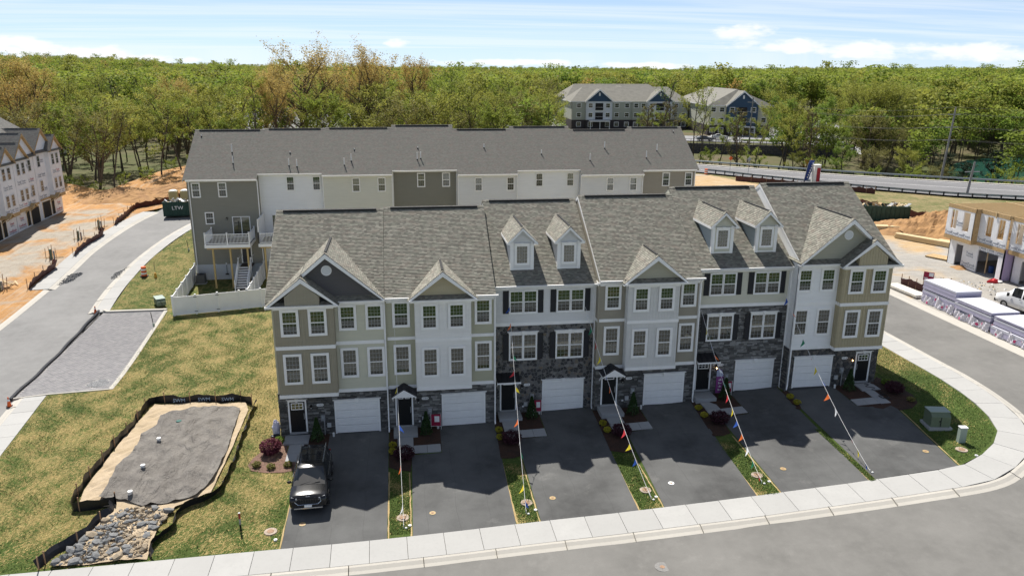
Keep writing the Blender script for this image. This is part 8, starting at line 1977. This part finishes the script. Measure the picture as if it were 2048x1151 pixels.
for i, (x, y) in enumerate(((-31.4, 45.2), (-31.6, 53.6), (-31.3, 59.6), (-31.8, 34.2))): rand_stack('utility_stub', 'green pipe stub with stakes, ' + ['second', 'third', 'fourth', 'first'][i] + ' from the picture edge along the left sidewalk', x, y, .3 * i)
t = thing('debris_heap', 'small heap of broken boards and wrap on the western lot', 'debris', (-31.5, 35.6, T(-31.5, 35.6))); 
for i in range(9): m = MB(); a = rnd.uniform(0, 3); m.bar((rnd.uniform(-.8, .8), rnd.uniform(-.6, .6), .05 + .04 * i), (rnd.uniform(-1.2, 1.2), rnd.uniform(-.9, .9), .2 + .08 * i), .12, .04, LUMBER); m.build('board', t)
DGREEN = mat('dumpster_green', (.02, .055, .04), .5, noise=.2, nscale=3)
def dumpster(x, y, rz, L, W, H, label, lid=None):
    t = thing('dumpster', label, 'dumpster', (x, y, T(x, y) + .02), rz, 'green roll-off dumpsters'); m = MB()
    for a, b, c, d in ((-L / 2, L / 2, -W / 2, -W / 2 + .06), (-L / 2, L / 2, W / 2 - .06, W / 2), (-L / 2, -L / 2 + .06, -W / 2, W / 2), (L / 2 - .06, L / 2, -W / 2, W / 2)): m.box(a, b, c, d, .15, H, DGREEN)
    m.box(-L / 2, L / 2, -W / 2, W / 2, .12, .2, DGREEN); m.build('container', t); m = MB()
    for i in range(int(L / .6) + 1): x_ = -L / 2 + .05 + i * (L - .1) / int(L / .6); m.box(x_ - .05, x_ + .05, -W / 2 - .07, -W / 2, .15, H, DGREEN); m.box(x_ - .05, x_ + .05, W / 2, W / 2 + .07, .15, H, DGREEN)
    m.box(-L / 2 - .05, L / 2 + .05, -W / 2 - .09, -W / 2 + .03, H - .1, H + .02, DGREEN); m.build('ribs', t, kind='stuff'); m = MB()
    for i in range(34): px, py = rnd.uniform(-L * .45, L * .45), rnd.uniform(-W * .4, W * .4); m.bar((px, py, H - .25), (px + rnd.uniform(-.9, .9), py + rnd.uniform(-.6, .6), H + rnd.uniform(-.1, .35)), rnd.uniform(.2, .6), .03, rnd.choice((WRAP, LUMBER, GREYC, OSB)))
    m.build('debris', t, kind='stuff')
dumpster(-22.4, 66.6, radians(6), 5.0, 2.4, 2.1, 'green dumpster heaped with scraps at the end of the side street')
link('lettering', text_mesh('LTW', .7, WHITE, .003), bpy.data.objects['dumpster'], (-.6, -1.29, 1.25), (pi / 2, 0, 0))
dumpster(71.2, 47.2, radians(-14), 6.0, 2.4, 2.4, 'dark green dumpster with boards on top beyond the rightmost roof')
for i in range(2):
    t = thing('portable_toilet', ['left', 'right'][i] + ' one of two tan portable toilets behind the side street dumpster', 'portable toilet', (-26.0 + i * 1.6, 75.2 + .2 * i, T(-26, 75)), .1, 'tan portable toilets'); m = MB(); m.box(-.6, .6, -.6, .6, 0, 2.15, mat('toilet_tan', (.48, .40, .19), .5)); m.build('cabin', t); m = MB(); m.ell((0, 0, 2.15), .62, .62, .22, PVC, 12, 6); m.build('roof', t); m = MB(); m.box(-.4, .4, -.63, -.6, .1, 1.95, mat('toilet_door', (.42, .35, .17), .5)); m.build('door', t)
# ================================================================ THE EASTERN LOT
FOAM = mat('lilac_sheathing', (.42, .40, .52), .55, noise=.04, nscale=1); FOAMT = mat('pale_sheathing_top', (.55, .55, .61), .5)
PLAS = mat('printed_plastic_wrap', build=lambda g: (g.to('Base Color', g.mixc(g.rng(g.vor(g.map(g.obj(), (1, 1, 1)), 1.7), .22, .26, 1, 0), (.62, .60, .66), (.55, .06, .18))), g.to('Roughness', .3), g.bump(g.noise(g.obj(), 3, 5), .6, .12)))
def pallet(x0, x1, y0, y1, z, hs, label, sag):
    t = thing('sheathing_pallet', label, 'pallet', (x0, y0, T((x0 + x1) / 2, (y0 + y1) / 2)), 0, 'wrapped pallets of lilac sheathing'); W, D = x1 - x0, y1 - y0; h0 = .12
    for k in range(3): m = MB(); m.box(0, W, .3 + k * (D - .7) / 2, .45 + k * (D - .7) / 2, 0, .12, STAKE); m.build('runner', t)
    for i, h in enumerate(hs):
        m = MB(); n = max(3, int(h / .16)); dx = rnd.uniform(-.08, .08)
        for k in range(n): m.box(dx + .01 * (k % 2), W + dx, rnd.uniform(-.04, .04), D + rnd.uniform(-.04, .04), h0 + h * k / n + .008, h0 + h * (k + 1) / n, FOAM if k < n - 1 else FOAMT)
        m.build('board_stack', t, kind='stuff'); h0 += h + .08
    m = MB(); n = 26
    for f in range(2):
        rows = []
        for i in range(n + 1):
            s = i / n; q = []
            for j in range(7):
                v = j / 6; top = h0 * .52 - sag * .5 * abs(sin(s * pi * 1.6 + .5)) + .08 * sin(s * 17); o = .05 + .05 * sin(i * 1.9 + j) + .07 * sin(i * .7)
                q.append((-o - .02, s * D, v * top) if f == 0 else (s * W, -o - .02, v * top))
            rows.append(q)
        for a, b in zip(rows, rows[1:]):
            for j in range(6): m.face([a[j], b[j], b[j + 1], a[j + 1]], PLAS, smooth=True)
    m.build('plastic_wrap', t)
pallet(54.5, 56.9, 11.4, 15.6, 2, (1.05, .8), 'tall pallet of lilac sheathing in printed plastic, furthest along the kerb', .9)
pallet(54.3, 56.8, 7.0, 11.1, 1.7, (.6, .5, .25), 'second wrapped pallet of lilac sheathing along the kerb', .55)
pallet(54.2, 56.7, 2.8, 6.7, 1.7, (.6, .5, .15), 'third wrapped pallet of lilac sheathing along the kerb', .6)
pallet(54.1, 56.6, -1.4, 2.5, 1.7, (.6, .5), 'nearest wrapped pallet of lilac sheathing, at the right picture edge', .5)
t = thing('plywood_stack', 'flat stack of pale plywood sheets at the kerb left of the wrapped pallets', 'plywood', (54.4, 16.2, T(55, 18)), radians(3)); 
for i in range(4): m = MB(); m.box(rnd.uniform(-.05, .05), 1.3, rnd.uniform(-.1, .1), 4.3, .08 + i * .06, .13 + i * .06, mat('pale_plywood', (.56, .53, .47), .8, noise=.1)); m.build('sheet', t)
silt('silt_fence', 'short brown silt fence beside the plywood stack', [(55.9, 20.6), (56.2, 18.8), (56.9, 16.6)], .9, SILTR, sp=.9, lean=.1)
t = thing('site_sign', 'small maroon site sign on stakes behind the plywood stack', 'sign', (57.2, 18.6, T(57, 18.6)), radians(-50)); m = MB(); m.box(-.45, .45, -.02, .02, .95, 1.75, MAROON); m.build('board', t); m = MB(); m.box(.02, .4, -.03, -.021, 1.35, 1.7, PAPER); m.box(-.38, -.05, -.03, -.021, 1.1, 1.2, PAPER); m.build('paper', t); m = MB(); m.box(-.4, -.35, 0, .04, 0, 1.7, STAKE); m.box(.35, .4, 0, .04, 0, 1.7, STAKE); m.build('stakes', t)
def heap(name, label, cx, cy, rx, ry, h, m_, cat, n=44, seed=1):
    R_ = random.Random(seed); vs, fs = [], []
    for j in range(n + 1):
        for i in range(n + 1):
            u, v = i / n * 2 - 1, j / n * 2 - 1; r = hypot(u, v) * (1 + .12 * sin(5 * math.atan2(v, u) + seed)); x, y = cx + u * rx * 1.1, cy + v * ry * 1.1
            z = max(0, 1 - r) ** .75 * h + (.16 * sin(x * 2.2 + y) * cos(y * 2.6) + .12 * sin(x * 5.1) * sin(y * 4.3) + R_.uniform(-.07, .07)) * min(1, max(0, 1 - r) * 3) * h * .4
            vs.append((x, y, T(x, y) - .06 + z))
    for j in range(n):
        for i in range(n): a = j * (n + 1) + i; fs.append((a, a + 1, a + n + 2, a + n + 1))
    me = bpy.data.meshes.new(name); me.from_pydata(vs, [], fs); me.materials.append(m_); return link(name, me, label=label, category=cat)
heap('dirt_pile', 'large orange dirt pile left of the framed buildings', 75.5, 40.5, 5.6, 5.0, 3.0, DIRT2, 'dirt pile', seed=2)
heap('dirt_pile', 'low spread of orange earth between the dumpster and the large pile', 71.5, 43.5, 5, 4.0, 1.3, DIRT2, 'dirt pile', seed=4)
heap('dirt_pile', 'small orange earth mound near the far end of the wrapped frames', 66.0, 24.9, 1.3, 1.0, .4, DIRT2, 'dirt pile', 20, 5)
for i, (x, y, r) in enumerate(((-14, 90, 9), (-28, 88, 8), (-36, 84, 6))): heap('dirt_bank', ['orange earth bank behind the end of the side street', 'orange earth bank before the wood, middle', 'orange earth bank beside the last wrapped shell'][i], x, y, r, 6, 1.6, DIRT2, 'earth bank', 30, 7 + i)
def lumber(x, y, rz, L, W, H, label, m_=LUMBER, n=6):
    t = thing('lumber_stack', label, 'lumber', (x, y, T(x, y)), rz, 'lumber stacks on the eastern lot')
    for i in range(n):
        for j in range(max(1, int(H / .14))):
            m = MB(); o = rnd.uniform(-.15, .15); m.box(o, L + o, i * W / n, (i + .92) * W / n, .08 + j * .14, .2 + j * .14, m_); m.build('board', t)
lumber(67.2, 42.2, radians(-16), 4.6, 1.2, .75, 'short thick lumber stack nearest the dark green dumpster')
lumber(67.3, 38.6, radians(-62), 8.6, 1.0, .6, 'long lumber stack in front of the dirt pile', n=5)
lumber(69.4, 39.6, radians(-40), 5.5, 1.4, .3, 'flat brown board stack between the long lumber and the dirt pile', OSB, 4)
lumber(71.2, 38.6, radians(-25), 4.2, 1.0, .3, 'pale white boards at the foot of the dirt pile', mat('primed_board', (.62, .60, .55), .7), 4)
lumber(70.6, 35.2, radians(-45), 4.2, 1.8, .3, 'loose pale boards beside the framed building', n=7)
lumber(65.0, 29.6, radians(-62), 2.6, 1.8, .16, 'scattered wood panels before the first framed building', OSB, 3)
silt('silt_fence', 'long dark brown silt fence behind the dirt pile', [(68, 74), (72.5, 68), (75.8, 59), (77, 55), (77.2, 51), (79, 48), (82, 44)], 1.0, SILTR, sp=2.8)
pebbles('rubble', [(60, 23), (64.5, 19), (64.8, 14), (62.5, 14), (60.5, 18)], 160, .05, .2, [PAPER, LUMBER, GREYC], 'scraps of wood and wrap strewn before the framed buildings', .0, 'rubble')
t = thing('water_barrel', 'small blue barrel standing inside the open garage of the framed building', 'barrel', (67.2, 22.6, 2.5)); m = MB(); m.cyl(0, 0, 0, .7, .26, mat('barrel_blue', (.03, .08, .25), .5), n=12); m.build('body', t)
t = thing('red_tarp', 'red and white crumpled tarp before the framed garage', 'tarp', (65.0, 19.6, T(65, 19.6))); m = MB(); m.ell((0, 0, .15), .6, .35, .25, PCOL['red'], 10, 6, jit=.25, smooth=False); m.build('cloth', t); m = MB(); m.ell((.5, -.1, .1), .4, .3, .15, PAPER, 8, 5, jit=.25, smooth=False); m.build('paper', t)
# ================================================================ THE HIGHWAY: rails, signs, poles
GALV = mat('galvanised_steel', (.36, .40, .41), .4, metal=.5)
def guardrail(label, pts, side):
    t = thing('guardrail', label, 'guardrail', (0, 0, 0), 0, 'guardrails of the highway'); P = resample(smooth_path(pts, 2), 2.0); N = normals(P, side)
    m = MB(); prof = [(.0, .42), (.06, .48), (.0, .55), (.0, .6), (.06, .67), (.0, .74)]
    for i in range(len(P) - 1):
        for (a, za), (b, zb) in zip(prof, prof[1:]):
            q = [(P[i] + N[i] * a, za), (P[i + 1] + N[i + 1] * a, za), (P[i + 1] + N[i + 1] * b, zb), (P[i] + N[i] * b, zb)]
            m.face([(p.x, p.y, T(p.x, p.y) + z) for p, z in q], GALV)
    m.build('beam', t)
    for p, n_ in list(zip(P, N))[::1]:
        s = MB(); c = p - n_ * .14; s.box(c.x - .08, c.x + .08, c.y - .08, c.y + .08, T(p.x, p.y) - .2, T(p.x, p.y) + .72, DARKM); s.build('post', t)
guardrail('galvanised guardrail on the far side of the highway', [(30, 154), (42, 141), (56, 127), (71.6, 111), (86.6, 96.6), (100.7, 86.1), (117, 75.8), (141, 63), (190, 44)], 1)
guardrail('galvanised guardrail on the near side of the highway, ending in a curve', [(67.2, 97.6), (69.8, 94.2), (73.4, 88.6), (83.2, 75.9), (94.6, 65.3), (104.5, 60.3), (125, 51.4), (150, 42.2)], -1)
t = thing('feather_banner', 'leaning blue feather banner beside the near guardrail', 'banner', (78.0, 80.4, T(78, 80)), 0); m = MB(); m.tube([(0, 0, 0), (.6, 0, 3.6), (1.15, 0, 4.3)], .04, STEEL, 6); m.build('pole', t)
m = MB(); m.prism([(.1, 0, .55), (1.0, 0, .85), (1.75, 0, 4.1), (.78, 0, 4.2)], (0, .02, 0), mat('banner_blue', (.02, .05, .22), .5)); co = m.build('cloth', t); m = MB()
for i in range(7): m.box(.62 + i * .13, .86 + i * .13, -.012, -.001, 1.1 + i * .4, 1.32 + i * .4, PAPER)
m.build('print', co)
t = thing('sign_pillar', 'white square pillar sign with a red panel beside the blue banner', 'sign', (79.8, 79.6, T(80, 79.6)), radians(-8)); m = MB(); m.box(-.55, .55, -.55, .55, 0, 3.4, WHITE); m.build('pillar', t); m = MB(); m.box(-.1, .5, -.57, -.551, .4, 3.0, mat('panel_red', (.4, .03, .04), .5)); m.build('panel', t); m = MB(); m.box(-.6, .6, -.6, .6, 3.4, 3.5, PAPER); m.build('cap', t)
for x, y, l in ((66.0, 95.0, 'orange and white drum at the end of the near guardrail'),):
    t = thing('traffic_drum', l, 'traffic drum', (x, y, T(x, y) + .05), 0)
    for i in range(5): m = MB(); m.cyl(0, 0, .06 + i * .2, .26 + i * .2, .30, ORANGE if i % 2 == 0 else REFL, n=14); m.build('band', t)
for x, y, l, k in ((71.0, 95.5, 'road sign with small orange diamond plate before the highway', 'o'), (73.9, 93.6, 'road sign seen from behind before the highway, right of the orange one', 's')):
    t = thing('road_sign', l, 'sign', (x, y, T(x, y)), radians(10)); m = MB(); m.cyl(0, 0, 0, 3.2, .04, STEEL, n=6); m.build('post', t); m = MB(); m.prism([(0, -.05, 2.5), (.45, -.05, 2.95), (0, -.05, 3.4), (-.45, -.05, 2.95)], (0, .03, 0), ORANGE if k == 'o' else STEEL); m.build('plate', t)
silt('silt_fence', 'dark brown silt fence below the blue banner', [(68, 86), (72, 82), (76, 77), (80, 73), (84, 68.5)], 1.0, SILTR, sp=2.8)
def pole(x, y, h, label, arms, lean=0):
    t = thing('utility_pole', label, 'utility pole', (x, y, T(x, y)), 0, 'utility poles by the highway'); m = MB(); m.tube([(0, 0, -.3), (lean, 0, h)], [.22, .14], mat('weathered_pole', (.26, .25, .24), .9), 8); m.build('pole', t); tops = []
    for z in arms: a = MB(); a.bar((lean * z / h - 1.3, .0, z), (lean * z / h + 1.3, .0, z), .12, .12, STEEL); a.build('crossarm', t); tops += [Vector((x + lean * z / h - 1.25, y, T(x, y) + z + .15)), Vector((x + lean * z / h + 1.25, y, T(x, y) + z + .15))]
    tops.append(Vector((x + lean, y, T(x, y) + h))); return tops
WIRE = mat('power_wire', (.10, .10, .10), .8, metal=0)
A_ = pole(111.5, 89.5, 16.0, 'tall leaning utility pole with three crossarms beyond the highway', (14.6, 12.2, 9.8), .9)
B_ = pole(92.5, 103.5 + 30, 15.5, 'utility pole hidden in the trees by the retaining wall', (14.4, 12.2, 9.8)); C_ = pole(172, 56, 16, 'utility pole outside the right picture edge', (14.6, 12.4, 10.0))
pole(99.5, 67.2, 5.2, 'short weathered pole stub on the near side of the highway', (3.6,), .5)
for k, (L_, nm) in enumerate((((A_, B_), 'towards the retaining wall'), ((A_, C_), 'towards the right edge'))):
    for i, (p, q) in enumerate(zip(*L_)):
        o = MB(); pts = []
        for j in range(17): f = j / 16; r = p.lerp(q, f); r.z -= 1.7 * 4 * f * (1 - f); pts.append(r)
        o.tube(pts, .02, WIRE, 4, caps=False); o.build('power_line', label=f'power line {nm}, {["lower left", "lower right", "middle left", "middle right", "upper left", "upper right", "topmost"][[4,5,2,3,0,1,6][i]]} wire', category='power line', group='power lines from the tall pole ' + nm)
for x, y, i in ((66, 226, 0), (74, 236, 1), (88, 268, 2), (125, 152, 3), (133, 190, 4)):
    t = thing('street_lamp', ['nearest in the west car park', 'beside the left apartments', 'far in the west car park', 'above the retaining wall', 'in the right car park'][i] + ', slim black street lamp', 'street lamp', (x, y, T(x, y)), 0, 'car park lamps'); m = MB(); m.cyl(0, 0, 0, 6.2, .08, BLACK, n=6); m.build('post', t); m = MB(); m.box(-.3, .3, -.2, .2, 6.2, 6.4, BLACK); m.build('lamp_head', t)
